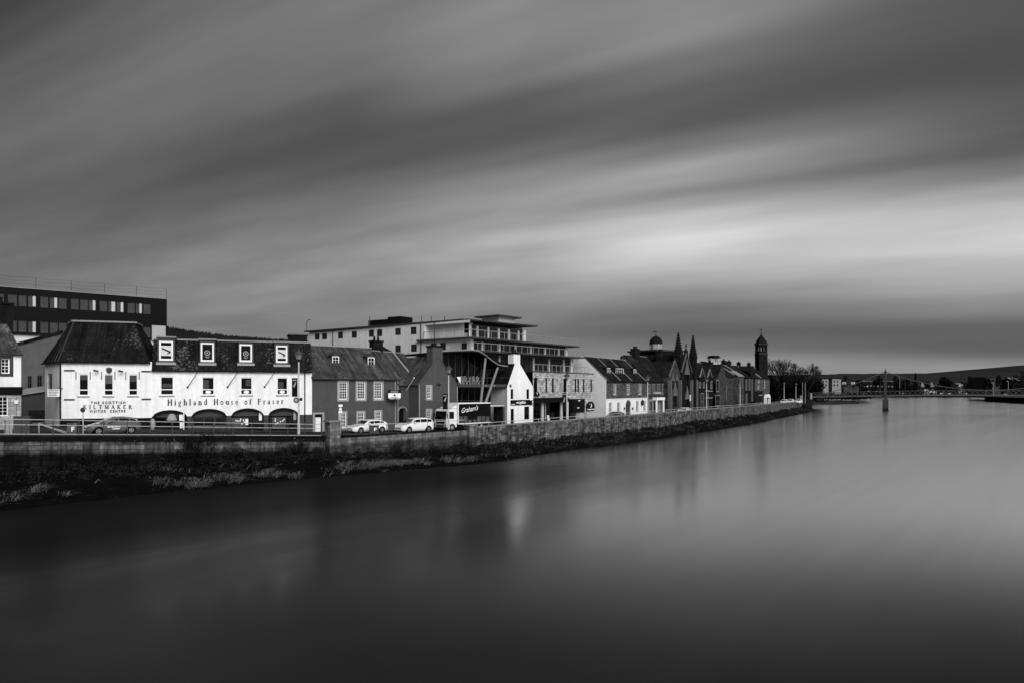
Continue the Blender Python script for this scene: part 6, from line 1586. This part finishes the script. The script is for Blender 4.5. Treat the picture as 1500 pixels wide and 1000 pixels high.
m = MB(); m.tube(P(45, 619.5, 56), P(88, 617.5, 60), .04); m.build('top_bar', trim, o)

# ================================================================== VEHICLES
def interp(tab, x):
    for (a, b), (c, d) in zip(tab[:-1], tab[1:]):
        if x <= c: return b+(d-b)*(x-a)/(c-a)
    return tab[-1][1]
def make_car(label, cat, paint, L_=4.1, W_=1.75, top=None, belt=None, group=None, wr=.31, plate=True):
    """nose at +x; top: roofline heights, belt: shoulder heights along 0..1 from nose to tail"""
    o = thing('parked_car', label, cat, (0, 0, 0), group)
    n = 26; xs = [L_/2-L_*i/n for i in range(n+1)]; m = MB(); rows = []
    wx = (L_*.5-L_*.205, -L_*.5+L_*.195)
    for i, x in enumerate(xs):
        f = i/n; zt_, zb_ = interp(top, f), min(interp(belt, f), interp(top, f)-.01)
        plan = W_/2*(1-.30*max(0, (.09-f)/.09)**1.7-.22*max(0, (f-.93)/.07)**1.7)
        cab = max(0, min(1, (zt_-zb_)/.45)); zr0 = .22+.1*max(0, (.05-f)/.05)+.12*max(0, (f-.95)/.05)
        for xw in wx:
            d = abs(x-xw)
            if d < wr+.07: zr0 = max(zr0, wr+math.sqrt(max(0, (wr+.07)**2-d*d)))
        yr = plan*(1-.20*cab)
        pts = [(0, zr0), (plan*.9, zr0), (plan*.985, max(zr0+.01, .36)), (plan, max(zr0+.02, .55)), (plan*.965, zb_), (yr if cab > .02 else plan*.9, zt_-.06*cab-.005), (yr*.75, zt_), (0, zt_+.015)]
        row = []
        for s_ in (1, -1):
            for y, z in (pts if s_ == 1 else pts[-2:0:-1]): row.append(len(m.v)); m.v.append(V((x, s_*y, z)))
        rows.append(row)
    k = len(rows[0])
    for r0, r1 in zip(rows[:-1], rows[1:]):
        for j in range(k): m.f.append((r0[j], r0[(j+1) % k], r1[(j+1) % k], r1[j]))
    m.f.append(tuple(rows[0][::-1])); m.f.append(tuple(rows[-1]))
    body = m.build('body', paint, o, smooth=False)
    # glass: side windows, windscreen, rear window
    def sec(f):
        zt_, zb_ = interp(top, f), interp(belt, f); plan = W_/2*(1-.22*max(0, (f-.93)/.07)**1.7); cab = max(0, min(1, (zt_-zb_)/.45)); return zt_, zb_, plan*.965, plan*(1-.20*cab)
    fs_ = [i/n for i in range(n+1) if interp(top, i/n)-interp(belt, i/n) > .16]
    for s_ in (1, -1):
        m = MB(); fa, fb2 = fs_[0]+.035, fs_[-1]-.02; cuts = [fa, fa+(fb2-fa)*.36, fa+(fb2-fa)*.385, fa+(fb2-fa)*.74, fa+(fb2-fa)*.765, fb2]
        for c0, c1 in ((0, 1), (2, 3), (4, 5)):
            g = [cuts[c0]+(cuts[c1]-cuts[c0])*i/5 for i in range(6)]
            for a, b in zip(g[:-1], g[1:]):
                q = []
                for f, hi in ((a, 0), (b, 0), (b, 1), (a, 1)):
                    zt_, zb_, yb, yt = sec(f); t_ = .10 if not hi else .80; z_ = zb_+(zt_-.06-zb_)*t_; y_ = yb+(yt-yb)*t_+.012; q.append(V((L_/2-L_*f, s_*y_, z_)))
                m.face(*q)
        m.build('side_window', glass, o)
    for nm, f0, f1 in (('windscreen', None, None), ('rear_window', None, None)):
        fr_ = [f for f in [i/200 for i in range(201)] if interp(top, f)-interp(belt, f) > .03]
        tm = max(interp(top, f) for f in fr_)
        if nm == 'windscreen': a = fr_[0]; b = next(f for f in fr_ if interp(top, f) > tm-.12)
        else: b = fr_[-1]; a = next(f for f in reversed(fr_) if interp(top, f) > tm-.14)
        m = MB(); g = [a+(b-a)*(.06+.88*i/6) for i in range(7)]
        for p_, q_ in zip(g[:-1], g[1:]):
            v_ = []
            for f, s_ in ((p_, 1), (q_, 1), (q_, -1), (p_, -1)):
                zt_, zb_, yb, yt = sec(f); d_ = .025; v_.append(V((L_/2-L_*f+(d_ if nm == 'windscreen' else -d_), s_*yt*.86, zt_+.02)))
            m.face(*v_)
        m.build(nm, glass, o)
    for xw in wx:
        for s_ in (1, -1):
            y = s_*(W_/2-.11)
            m = MB(); m.tube((xw, y-.1, wr), (xw, y+.1, wr), wr, wr, 20); w_ = m.build('wheel', rubber, o)
            m = MB(); m.tube((xw, y+s_*.085, wr), (xw, y+s_*.108, wr), wr*.66, wr*.62, 14); m.build('rim', alloy, w_)
            m = MB()
            for k_ in range(5): a_ = k_*1.2566; m.cbox((xw+math.cos(a_)*wr*.4, y+s_*.112, wr+math.sin(a_)*wr*.4-.04), .09, .012, .09)
            m.build('rim_opening', black, w_)
    for s_ in (1, -1):
        m = MB(); zh = interp(belt, .03)-.16; m.slab([V((L_/2-.03, s_*W_*.22, zh-.04)), V((L_/2-.42, s_*(W_/2-.06), zh+.02)), V((L_/2-.46, s_*(W_/2-.05), zh+.14)), V((L_/2-.06, s_*W_*.24, zh+.08))], V((.05, s_*.035, .03))); m.build('headlight', headglass, o)
        m = MB(); m.cbox((-L_/2+.06, s_*(W_/2-.2), interp(belt, .97)-.3), .1, .22, .26); m.build('tail_light', midgrey, o)
        m = MB(); fm_ = fs_[0]+.05; m.lathe((L_/2-L_*fm_, s_*(W_/2+.08), interp(belt, fm_)+.02), [(.04, 0), (.11, .03), (.11, .13), (.04, .17)], 8); m.build('wing_mirror', paint, o)
    m = MB(); m.cbox((L_/2-.02, 0, .36), .06, W_*.5, .2); m.build('grille', black, o)
    m = MB(); m.cbox((L_/2+.02, 0, .38), .03, .52, .11); m.build('number_plate', wletter, o)
    return o
hatch_top = [(0,.62),(.04,.74),(.2,.93),(.27,1.0),(.46,1.42),(.56,1.47),(.7,1.46),(.86,1.36),(.93,1.2),(.97,.98),(1,.86)]
hatch_belt = [(0,.60),(.04,.72),(.2,.91),(.27,.95),(.5,.97),(.8,1.03),(.93,1.05),(.97,.96),(1,.84)]
saloon_top = [(0,.6),(.04,.72),(.24,.92),(.30,.98),(.46,1.38),(.58,1.44),(.72,1.42),(.86,1.28),(.94,1.08),(1,.88)]
suv_top = [(0,.7),(.03,.88),(.2,1.06),(.26,1.12),(.4,1.58),(.5,1.66),(.75,1.65),(.9,1.56),(.96,1.2),(1,.9)]
suv_belt = [(0,.68),(.03,.86),(.2,1.04),(.26,1.06),(.5,1.08),(.8,1.14),(.92,1.18),(.96,1.1),(1,.88)]
def place(o, px, D_, z, heading): p = G(px, D_); o.location = (p.x, p.y, z); o.rotation_euler = (0, 0, heading)
hd48 = math.atan2(-.67, -.74)
c1 = make_car('dark grey hatchback with white door lettering parked behind the railing', 'car', cargrey, 4.05, 1.72, hatch_top, hatch_belt); place(c1, 165, 58.2, 4.12, hd48)
m = MB(); rr = random.Random(9); x_ = .55
OFF[c1.name] = V((0, 0, 0))
while x_ > -.35: l_ = rr.uniform(.05, .12); m.box((x_-l_, .868, .60), (l_, 0, 0), (0, .012, 0), (0, 0, .1)); x_ -= l_+.03
m.box((-.35, .868, .44), (.55, 0, 0), (0, .012, 0), (0, 0, .07)); m.build('door_lettering', wletter, c1)
c2 = make_car('white saloon car parked nearest the stone gate pier', 'car', carwhite, 4.3, 1.78, saloon_top, hatch_belt); place(c2, 538, 73.4, 3.22, math.atan2(-.68, -.73))
c3 = make_car('white high roofed car parked just before the lorry', 'car', carwhite, 4.5, 1.82, suv_top, suv_belt, wr=.34); place(c3, 607, 77.8, 3.0, math.atan2(-.70, -.71))
m = MB()
far_cars = [(901, 112.5, 'silver car showing only its roof over the wall by the white ground floor', grey_render),
 (1002, 137, 'pale car showing its roof over the wall by the church', carwhite), (1110, 188, 'pale car parked before the grey stone house', grey_render),
 (1149, 226, 'pale car under the bare trees, nearest the bell tower', carwhite), (1158, 233, 'pale car under the bare trees, middle of the far row', carwhite), (1170, 236, 'white van like car at the far end of the street', carwhite)]
for px, D_, lab, mm in far_cars:
    c = copy_tree(c2 if D_ < 190 else c3); c['label'] = lab; c['group'] = 'cars parked far along the street'; place(c, px, D_, 2.72, math.atan2(-.84, -.55))
    if mm is not carwhite:
        for ch_ in c.children:
            if ch_.name.startswith(('body', 'wing_mirror')): ch_.data = ch_.data.copy(); ch_.data.materials[0] = cargrey
# lorry
L0 = thing('delivery_lorry', 'delivery lorry with white cab and dark lettered side beside the dark gabled house', 'lorry', (0, 0, 0))
m = MB(); pr = [(3.6,.55),(3.62,1.5),(3.42,2.55),(3.2,2.72),(2.0,2.78),(2.0,.55)]
m.slab([V((x_, -1.12, z_)) for x_, z_ in pr], V((0, 2.24, 0))); cab = m.build('cab', carwhite, L0)
m = MB(); m.slab([V((3.64, -1.0, 1.5)), V((3.64, 1.0, 1.5)), V((3.47, .98, 2.45)), V((3.47, -.98, 2.45))], V((.02, 0, .003))); m.build('windscreen', glass, cab)
for s_ in (1, -1): m = MB(); m.slab([V((3.35, s_*1.125, 1.55)), V((2.45, s_*1.125, 1.55)), V((2.45, s_*1.125, 2.4)), V((3.25, s_*1.125, 2.4))], V((0, s_*.012, 0))); m.build('side_window', glass, cab); m = MB(); m.cbox((3.5, s_*1.3, 1.7), .12, .2, .5); m.build('wing_mirror', black, cab)
m = MB(); m.cbox((3.63, 0, .45), .12, 2.2, .4); m.build('bumper', midgrey, L0); m = MB(); m.cbox((3.66, 0, 1.0), .05, 1.5, .35); m.build('grille', black, cab)
for s_ in (1, -1): m = MB(); m.cbox((3.68, s_*.85, .6), .05, .3, .16); m.build('headlight', headglass, L0)
m = MB(); m.slab([V((2.9, -1., 2.8)), V((1.95, -1., 2.8)), V((1.95, -1., 3.15))], V((0, 2, 0))); m.build('wind_deflector', carwhite, cab)
m = MB(); m.cbox((-.9, 0, .95), 5.4, 2.4, 2.35); bx = m.build('cargo_box', charcoal, L0)
m = MB(); m.cbox((-.9, 0, 3.3), 5.5, 2.46, .12); m.cbox((-.9, 0, .85), 5.5, 2.46, .12); m.cbox((1.84, 0, .97), .12, 2.46, 2.33); m.build('box_frame', wpaint, bx)
m = MB(); m.cbox((0, 0, .6), 6.8, .9, .25); m.build('chassis', black, L0)
for x_ in (2.75, -2.1):
    for s_ in (1, -1): m = MB(); m.tube((x_, s_*1.05-.13, .48), (x_, s_*1.05+.13, .48), .48, .48, 18); w_ = m.build('wheel', rubber, L0); m = MB(); m.tube((x_, s_*1.19, .48), (x_, s_*1.2+s_*.005, .48), .26, .24, 12); m.build('rim', alloy, w_)
fq = Fr(V((.0, 0)), V((1, 0)))
# lettering on the side facing the river (+y side of the lorry, which heads to -x,-y)
class LF:      # facade frame on the lorry's side
    pass
def lorry_text():
    cu = bpy.data.curves.new('t', 'FONT'); cu.body = "Graham's"; cu.shear = .35; cu.offset = .0; cu.resolution_u = 2; cu.space_character = .92
    to = bpy.data.objects.new('t', cu); COL.objects.link(to); dg = bpy.context.evaluated_depsgraph_get(); dg.update(); me = to.evaluated_get(dg).to_mesh()
    vs = [v.co.copy() for v in me.vertices]; fs_ = [tuple(p.vertices) for p in me.polygons]; bpy.data.objects.remove(to); bpy.data.curves.remove(cu)
    x0 = min(v.x for v in vs); x1_ = max(v.x for v in vs); b = MB()
    # seen from +y, text runs towards -x
    b.v = [V((1.3-(v.x-x0)/(x1_-x0)*2.75, 1.222, 2.2+v.y*.85+(v.x-x0)/(x1_-x0)*.35)) for v in vs]; b.f = fs_
    return b.build('lettering', wletter, bx)
OFF[bx.name] = V((0, 0, 0)); lorry_text()
m = MB(); rr = random.Random(2)
for k in range(7): m.cbox((1.4-k*.75, 1.19, .98), .6, .05, rr.uniform(.35, .85))
m.build('side_print', stone2, bx)
p = G(678, 84.5); L0.location = (p.x, p.y, 2.8); L0.rotation_euler = (0, 0, math.atan2(-.72, -.69))

# ================================================================== TREES AT THE STREET END
def bare_tree(label, px, D_, py_top, seed, spread=.55, depth=6, trunk=.45, n=1):
    rr = random.Random(seed); p = G(px, D_); zt_ = CAMH+(568-py_top)/F*D_; h = zt_-2.4
    o = thing('bare_tree', label, 'tree', (p.x, p.y, 2.4), 'bare trees by the street end')
    m = MB(); b0 = V((p.x, p.y, 2.2)); b1 = b0+Z*h*.28; m.tube(b0, b1, trunk, trunk*.75, 8); m.build('trunk', bark, o)
    m = MB()
    for k in range(10):
        a_ = k*.63+rr.random(); d = V((math.cos(a_)*.6, math.sin(a_)*.6, 1)).normalized(); branching(m, b1, d, h*.235, trunk*.5, depth-1, spread, rr, .16, .03)
    m.build('crown', bark, o); return o
bare_tree('broad bare tree with spreading twigs beside the bell tower', 1142, 252, 527, 3, .6, 6)
bare_tree('upright bare tree with brush like crown at the end of the street', 1181, 258, 538, 8, .35, 6, .35)
bare_tree('bare tree close behind the broad one, nearer the lamps', 1154, 266, 536, 17, .55, 5, .35)
bare_tree('smaller bare tree between the broad one and the upright one', 1163, 262, 548, 12, .5, 5, .3)
def leafy(o_name, label, c, rx, ry, rz_, n, size, m_, seed, trunk=None, cat='tree', group=None, lobes=9):
    rr = random.Random(seed); o = thing(o_name, label, cat, c, group)
    cl_ = [V((rr.gauss(0, .45), rr.gauss(0, .45), rr.uniform(.12, .9))) for _ in range(lobes)]
    m = MB()
    for _ in range(n):
        q = rr.choice(cl_); d = V((rr.gauss(0, 1), rr.gauss(0, 1), rr.gauss(0, 1))).normalized()*.38*rr.random()**.35
        s_ = V((q.x+d.x, q.y+d.y, max(.03, q.z+d.z*.7))); p_ = V(c)+V((s_.x*rx, s_.y*ry, s_.z*rz_))
        a_ = V((rr.gauss(0, 1), rr.gauss(0, 1), rr.gauss(0, 1))).normalized(); b_ = a_.cross(V((rr.gauss(0, 1), rr.gauss(0, 1), rr.gauss(0, 1)))).normalized(); z_ = size*rr.uniform(.6, 1.3)
        m.face(p_-a_*z_, p_+b_*z_*.6, p_+a_*z_, p_-b_*z_*.6)
    m.build('crown' if cat == 'tree' else 'foliage', m_, o)
    t_ = MB(); t_.tube(V(c)-Z*.3, V(c)+Z*rz_*.5, trunk or rx*.06, rx*.03, 6); t_.build('trunk' if cat == 'tree' else 'stem', bark, o)
    return o
p = G(1134, 246); leafy('ivy_mass', 'black ivy clad mass against the end of the grey stone house', (p.x, p.y, 2.3), 4.2, 3.5, 9.5, 2200, .45, leafdark, 21, cat='ivy')
p = G(1148, 262); leafy('hedge', 'dark hedge under the broad bare tree', (p.x, p.y, 2.3), 8, 4, 7.5, 2200, .5, leafdark, 22, cat='hedge')
p = G(1165, 268); leafy('hedge', 'dark hedge under the smaller bare tree', (p.x, p.y, 2.3), 8, 4, 8.0, 2200, .5, leafdark, 23, cat='hedge')
p = G(1184, 275); leafy('hedge', 'dark hedge beside the footbridge landing', (p.x, p.y, 2.3), 9, 4, 8.5, 2200, .5, leafdark, 24, cat='hedge')

# ================================================================== FAR BANK
def block(name, label, px0, px1, D_, py_top, wm_, rm=slate3, wins=(), roof='flat', roofpy=None, cat='building', depth=9, dirx=(1, .12), zf=1.5, fm=dsteel, gm=glass):
    A_ = G(px0, D_); k = (px1-HX)/F; d = V(dirx).normalized(); t_ = (k*A_.y-A_.x)/(d.x-k*d.y); f = Fr(A_, A_+d*t_); r_ = root_at(name, label, cat, f, zf)
    zt_ = f.at((px0+px1)/2, py_top)[1]; hs_ = holes_of(f, wins)
    m = MB(); wall(m, f, 0, f.L, zf, zt_, hs_, .25); sides(m, f, 0, f.L, zf, zt_, depth); m.build('wall', wm_, r_)
    for h in hs_:
        m = MB(); fbox(m, f, h[0], h[1], h[2], h[3], -.25, -.2); m.build('window', gm, r_)
    if roof == 'flat': m = MB(); fbox(m, f, -.3, zt_, f.L+.3, zt_+.35, -depth-.3, .3); m.build('roof', rm, r_)
    else:
        zr_ = f.at((px0+px1)/2, roofpy, -depth/2)[1]; gm_ = MB(); gable_ends(gm_, f, 0, f.L, zt_, zr_, depth/2); gm_.build('gable_wall', wm_, r_); gable_roof(r_, f, 0, f.L, zt_, zr_, depth/2, rm, .3, .2, False)
    return r_
paleh = mat('weathered_render', .22, .9, .1, .4, streak=.1)
block('white_flats', 'white flats with dark centre bay and flat roof across the water, nearest the bare trees', 1203.5, 1213.5, 400, 554.5, paleh, wins=[(1205, 557, 1207, 559.5), (1209, 557, 1211, 559.5), (1205, 562, 1207, 565), (1209, 562, 1211, 565)], zf=3)
block('grey_flats', 'dark grey stair block between the two white flats across the water', 1195, 1203.2, 405, 556, midgrey, zf=3, wins=[(1197, 559, 1199, 562)])
block('white_flats', 'second white flats with two rows of dark windows across the water', 1219, 1232, 402, 554.2, paleh, wins=[(1221, 557, 1223, 559.5), (1226, 557, 1228, 559.5), (1221, 562, 1223, 565), (1226, 562, 1228, 565)], zf=3)
block('brown_flats', 'dark recessed flats between the white flats across the water', 1213.8, 1218.7, 404, 556, dstone, zf=3, wins=[(1215, 560, 1217, 563)])
block('cream_cottage', 'small pale cottage just right of the white flats', 1234, 1239, 420, 558.5, grey_render, roof='gable', roofpy=555.5, zf=3, wins=[(1235.5, 560, 1237, 562)])
block('cream_cottage', 'pale gabled cottage farther right of the white flats', 1247, 1252.5, 430, 558.5, grey_render, roof='gable', roofpy=555.5, zf=3, wins=[(1248.5, 560, 1250, 562)])
block('low_terrace', 'low pale terrace below the two cottages', 1236, 1258, 410, 565.5, dstone, roof='gable', roofpy=562.5, zf=2, wins=[(1239, 565, 1241, 567), (1248, 565, 1250, 567)])
block('long_hall', 'long dark hall with pale roof edge and two window rows behind the bridge pylon', 1258, 1312, 650, 558, bstone, lead, wins=[(1264+i*5.2, 563.8, 1267+i*5.2, 566) for i in range(9)]+[(1256+9+i*5.5, 571.5, 1269+i*5.5, 573.2) for i in range(6)], depth=14, gm=grey_render)
block('white_bungalow', 'long low white bungalow on the far bank, with evenly spaced windows', 1354, 1372, 640, 569.5, white, slate3, wins=[(1357+i*4, 570.5, 1359+i*4, 573) for i in range(4)], roof='gable', roofpy=567.3)
block('gabled_house', 'dark house with white front gable edge, left of the pair on the far bank', 1346.5, 1356, 680, 565, bstone, slate3, wins=[(1349, 566, 1351, 568)], roof='gable', roofpy=558)
block('gabled_house', 'dark house with white front gable edge, right of the pair on the far bank', 1362, 1371, 680, 565, bstone, slate3, wins=[(1365, 566, 1367, 568)], roof='gable', roofpy=558)
for px in (1350.5, 1364.5):
    q = G(px, 676); o = bpy.data.objects
    rr_ = [x for x in o if x.name.startswith('gabled_house') and x.get('label', '').endswith('far bank')][0 if px < 1360 else 1]
    m = MB(); m.slab([P(px-1.2, 566, 676), P(px+4.2, 565.8, 676), P(px+1, 559.5, 676), P(px-.6, 558.8, 676)], V((0, .5, 0))); m.build('white_gable', paleh, rr_)
block('white_cottage', 'small white cottage left of the tall conifer on the far bank', 1404, 1410.5, 660, 563, grey_render, lead, roof='gable', roofpy=560.8)
block('white_cottage', 'small white cottage right of the tall conifer on the far bank', 1437, 1442, 660, 563, grey_render, lead, roof='gable', roofpy=560.8)
block('dark_flats', 'dark flat roofed flats on the quay with layered roofs', 1444, 1478, 490, 552.5, dstone, slate3, wins=[(1447+i*6, 555, 1450+i*6, 558.5) for i in range(5)]+[(1447+i*6, 563, 1450+i*6, 566.5) for i in range(5)], depth=16)
block('white_gable_house', 'small white gabled house among dark trees on the quay', 1483, 1494, 470, 556.5, bstone, lead, roof='gable', roofpy=552.5, wins=[(1485, 558, 1487, 561)])
# far trees
def far_tree(label, px, D_, py_top, w_, seed, m_=leafdark, cone=False, group='trees on the far bank'):
    p_ = G(px, D_); h = CAMH+(568-py_top)/F*D_-2; wr_ = w_/F*D_/2
    if cone:
        rr = random.Random(seed); o = thing('conifer_tree', label, 'tree', (p_.x, p_.y, 2), group); m = MB()
        for _ in range(900):
            f = rr.random()**.7; z_ = 2+h*(1-f)*.97+.3; a_ = rr.uniform(0, 6.28); q = wr_*(f*.95+.05)*rr.uniform(.5, 1.05); c = V((p_.x+q*math.cos(a_), p_.y+q*math.sin(a_), z_)); d = V((math.cos(a_), math.sin(a_), -.4))*.8; e = V((-d.y, d.x, .2))*.5; m.face(c-d, c+e, c+d, c-e)
        m.build('crown', m_, o); MB().tube((p_.x, p_.y, 1.8), (p_.x, p_.y, 2+h*.9), .35, .1, 6).build('trunk', bark, o); return o
    return leafy('dark_tree', label, (p_.x, p_.y, 2), wr_, wr_, h, 1100, .55*D_/500, m_, seed, group=group)
far_tree('slim dark conifer left of the paired gabled houses', 1341, 660, 545, 7, 31, cone=True)
far_tree('broad dark conifer between the two white cottages', 1420, 640, 550, 13, 32, cone=True)
far_tree('round dark tree left of the broad conifer', 1385, 650, 554, 20, 33)
far_tree('dark tree on the quay in front of the layered flats', 1468, 462, 550, 22, 34)
far_tree('round dark tree at the near end of the layered flats', 1446, 466, 553, 14, 41)
far_tree('large dark tree at the edge of the quay beside the white gabled house', 1493, 450, 547, 26, 35)
far_tree('dark tree right behind the bridge pylon', 1322, 640, 553, 18, 36)
far_tree('dark tree behind the low terrace', 1250, 470, 553, 18, 37)
far_tree('round dark tree left of the long hall', 1262, 600, 553, 16, 38)
far_tree('dark tree between the flats and the landing hedge', 1192, 380, 554, 12, 39)
far_tree('low dark tree in front of the bridge pylon foot on the far bank', 1288, 620, 553, 16, 40)
wd = MB(); rr = random.Random(77)
for _ in range(1500):
    px = rr.uniform(1190, 1520); D_ = rr.uniform(625, 760); p_ = G(px, D_); h = rr.uniform(4, 13)*(1 if px > 1375 or px < 1340 else .5)
    for _ in range(9):
        c = V((p_.x+rr.gauss(0, 3.), p_.y+rr.gauss(0, 3.), 2+rr.uniform(0, h)**1.)); a_ = V((rr.gauss(0, 1), rr.gauss(0, 1), rr.gauss(0, 1))).normalized(); b_ = a_.cross(Z).normalized(); s_ = rr.uniform(.7, 1.5); wd.face(c-a_*s_, c+b_*s_*.7, c+a_*s_, c-b_*s_*.7)
for _ in range(500):
    px = rr.uniform(1195, 1268); D_ = rr.uniform(375, 470); p_ = G(px, D_); h = rr.uniform(1.5, 4.5)
    for _ in range(9):
        c = V((p_.x+rr.gauss(0, 2.), p_.y+rr.gauss(0, 2.), 1.8+rr.uniform(0, h))); a_ = V((rr.gauss(0, 1), rr.gauss(0, 1), rr.gauss(0, 1))).normalized(); b_ = a_.cross(Z).normalized(); s_ = rr.uniform(.4, .9); wd.face(c-a_*s_, c+b_*s_*.7, c+a_*s_, c-b_*s_*.7)
for _ in range(900):
    px = rr.uniform(-100, 1200); D_ = rr.uniform(700, 1000); p_ = G(px, D_); h = rr.uniform(5, 12)
    for _ in range(6):
        c = V((p_.x+rr.gauss(0, 4.), p_.y+rr.gauss(0, 3.), 3+rr.uniform(0, h))); a_ = V((rr.gauss(0, 1), rr.gauss(0, 1), rr.gauss(0, 1))).normalized(); b_ = a_.cross(Z).normalized(); s_ = rr.uniform(1, 2.2); wd.face(c-a_*s_, c+b_*s_*.7, c+a_*s_, c-b_*s_*.7)
tag(wd.build('woodland', leafdark), kind='stuff')
for i, (px, D_, lab) in enumerate(((1324, 640, 'far white car right beside the bridge pylon'), (1379, 636, 'far white car right of the white bungalow'), (1390, 634, 'far white car second right of the white bungalow'), (1414, 630, 'far pale car below the broad conifer'), (1472, 440, 'pale car parked on the quay below the dark flats'))):
    c = copy_tree(c2); c['label'] = lab; c['group'] = 'cars parked on the far bank'; place(c, px, D_, 2.3 if i < 4 else 3.1, .2*i)
for px, D_, pt, lab in ((1318, 500, 553, 'tall thin lamp post right of the bridge pylon'), (1455, 440, 560, 'thin lamp post on the quay before the dark flats'), (1477, 430, 558, 'thin lamp post on the quay near the white gabled house')):
    if px < 1400: D_ = 630
    p_ = G(px, D_); o = thing('lamp_post', lab, 'lamp post', (p_.x, p_.y, 2)); zt_ = CAMH+(568-pt)/F*D_; MB().tube((p_.x, p_.y, 2), (p_.x, p_.y, zt_), .14, .1, 5).build('pole', steel, o); MB().tube((p_.x, p_.y, zt_), (p_.x-1.2, p_.y, zt_+.1), .12, .16, 5).build('lamp_head', steel, o)

# ================================================================== HILLS
def hill(name, pts, D_, depth, m_, rough, seed, ragged=0.):
    """pts: skyline (px, py) seen at distance D_"""
    rr = random.Random(seed); m = MB(); rows_ = []; n = 260; x0, x1_ = pts[0][0], pts[-1][0]
    prof_ = [(0, 0.), (.22, .38), (.45, .72), (.7, .93), (1., 1.), (1.3, .9), (2., 0.)]
    for i in range(n+1):
        px = x0+(x1_-x0)*i/n; py = interp(pts, px); row = []
        for t_, hgt in prof_:
            D2_ = D_-depth*(1-t_); zt_ = (568-py)/F*D_+CAMH
            z_ = -2+(zt_+2)*hgt
            if 0 < t_ < 2: z_ += rough*(hnoise(px*.09, t_*9+seed)*.7+hnoise(px*.4, t_*30)*.3)
            if ragged and t_ == 1.: z_ += rr.uniform(0, ragged)
            p_ = G(px, D_); row.append(len(m.v)); m.v.append(V((p_.x*(D2_/D_ if False else 1), D2_, z_)))
        rows_.append(row)
    for r0, r1 in zip(rows_[:-1], rows_[1:]):
        for j in range(len(prof_)-1): m.f.append((r0[j], r1[j], r1[j+1], r0[j+1]))
    return tag(m.build(name, m_, smooth=True), kind='structure')
hill('hill', [(-400,500),(-100,485),(100,476),(200,477),(250,482.5),(290,489),(340,495.5),(430,501.5),(560,520),(700,545),(900,560)], 1500, 900, forestm, 3, 3, 1.5)
hill('hill', [(700,566),(900,556),(1100,551.5),(1195,549.5),(1260,549),(1330,548.5),(1390,547.5),(1410,544.5),(1450,539.5),(1480,537.2),(1500,536),(1560,533),(1700,528),(1900,535)], 3000, 1500, hillm, 4, 5, 6.)
cf = MB(); rr = random.Random(6)
for _ in range(1400):
    px = rr.uniform(205, 470); D_ = rr.uniform(1440, 1510); py = interp([(200,478),(250,483),(290,489.5),(340,496),(430,502),(560,521)], px); p_ = G(px, D_); z0 = CAMH+(568-py)/F*D_-6; h = rr.uniform(7, 15); w_ = h*.2
    for k in range(3):
        a_ = k*1.05; d = V((math.cos(a_), math.sin(a_), 0))*w_; b = V((p_.x, p_.y, z0)); cf.face(b-d, b+d, b+Z*h)
tag(cf.build('conifer_forest', forestm), kind='stuff')
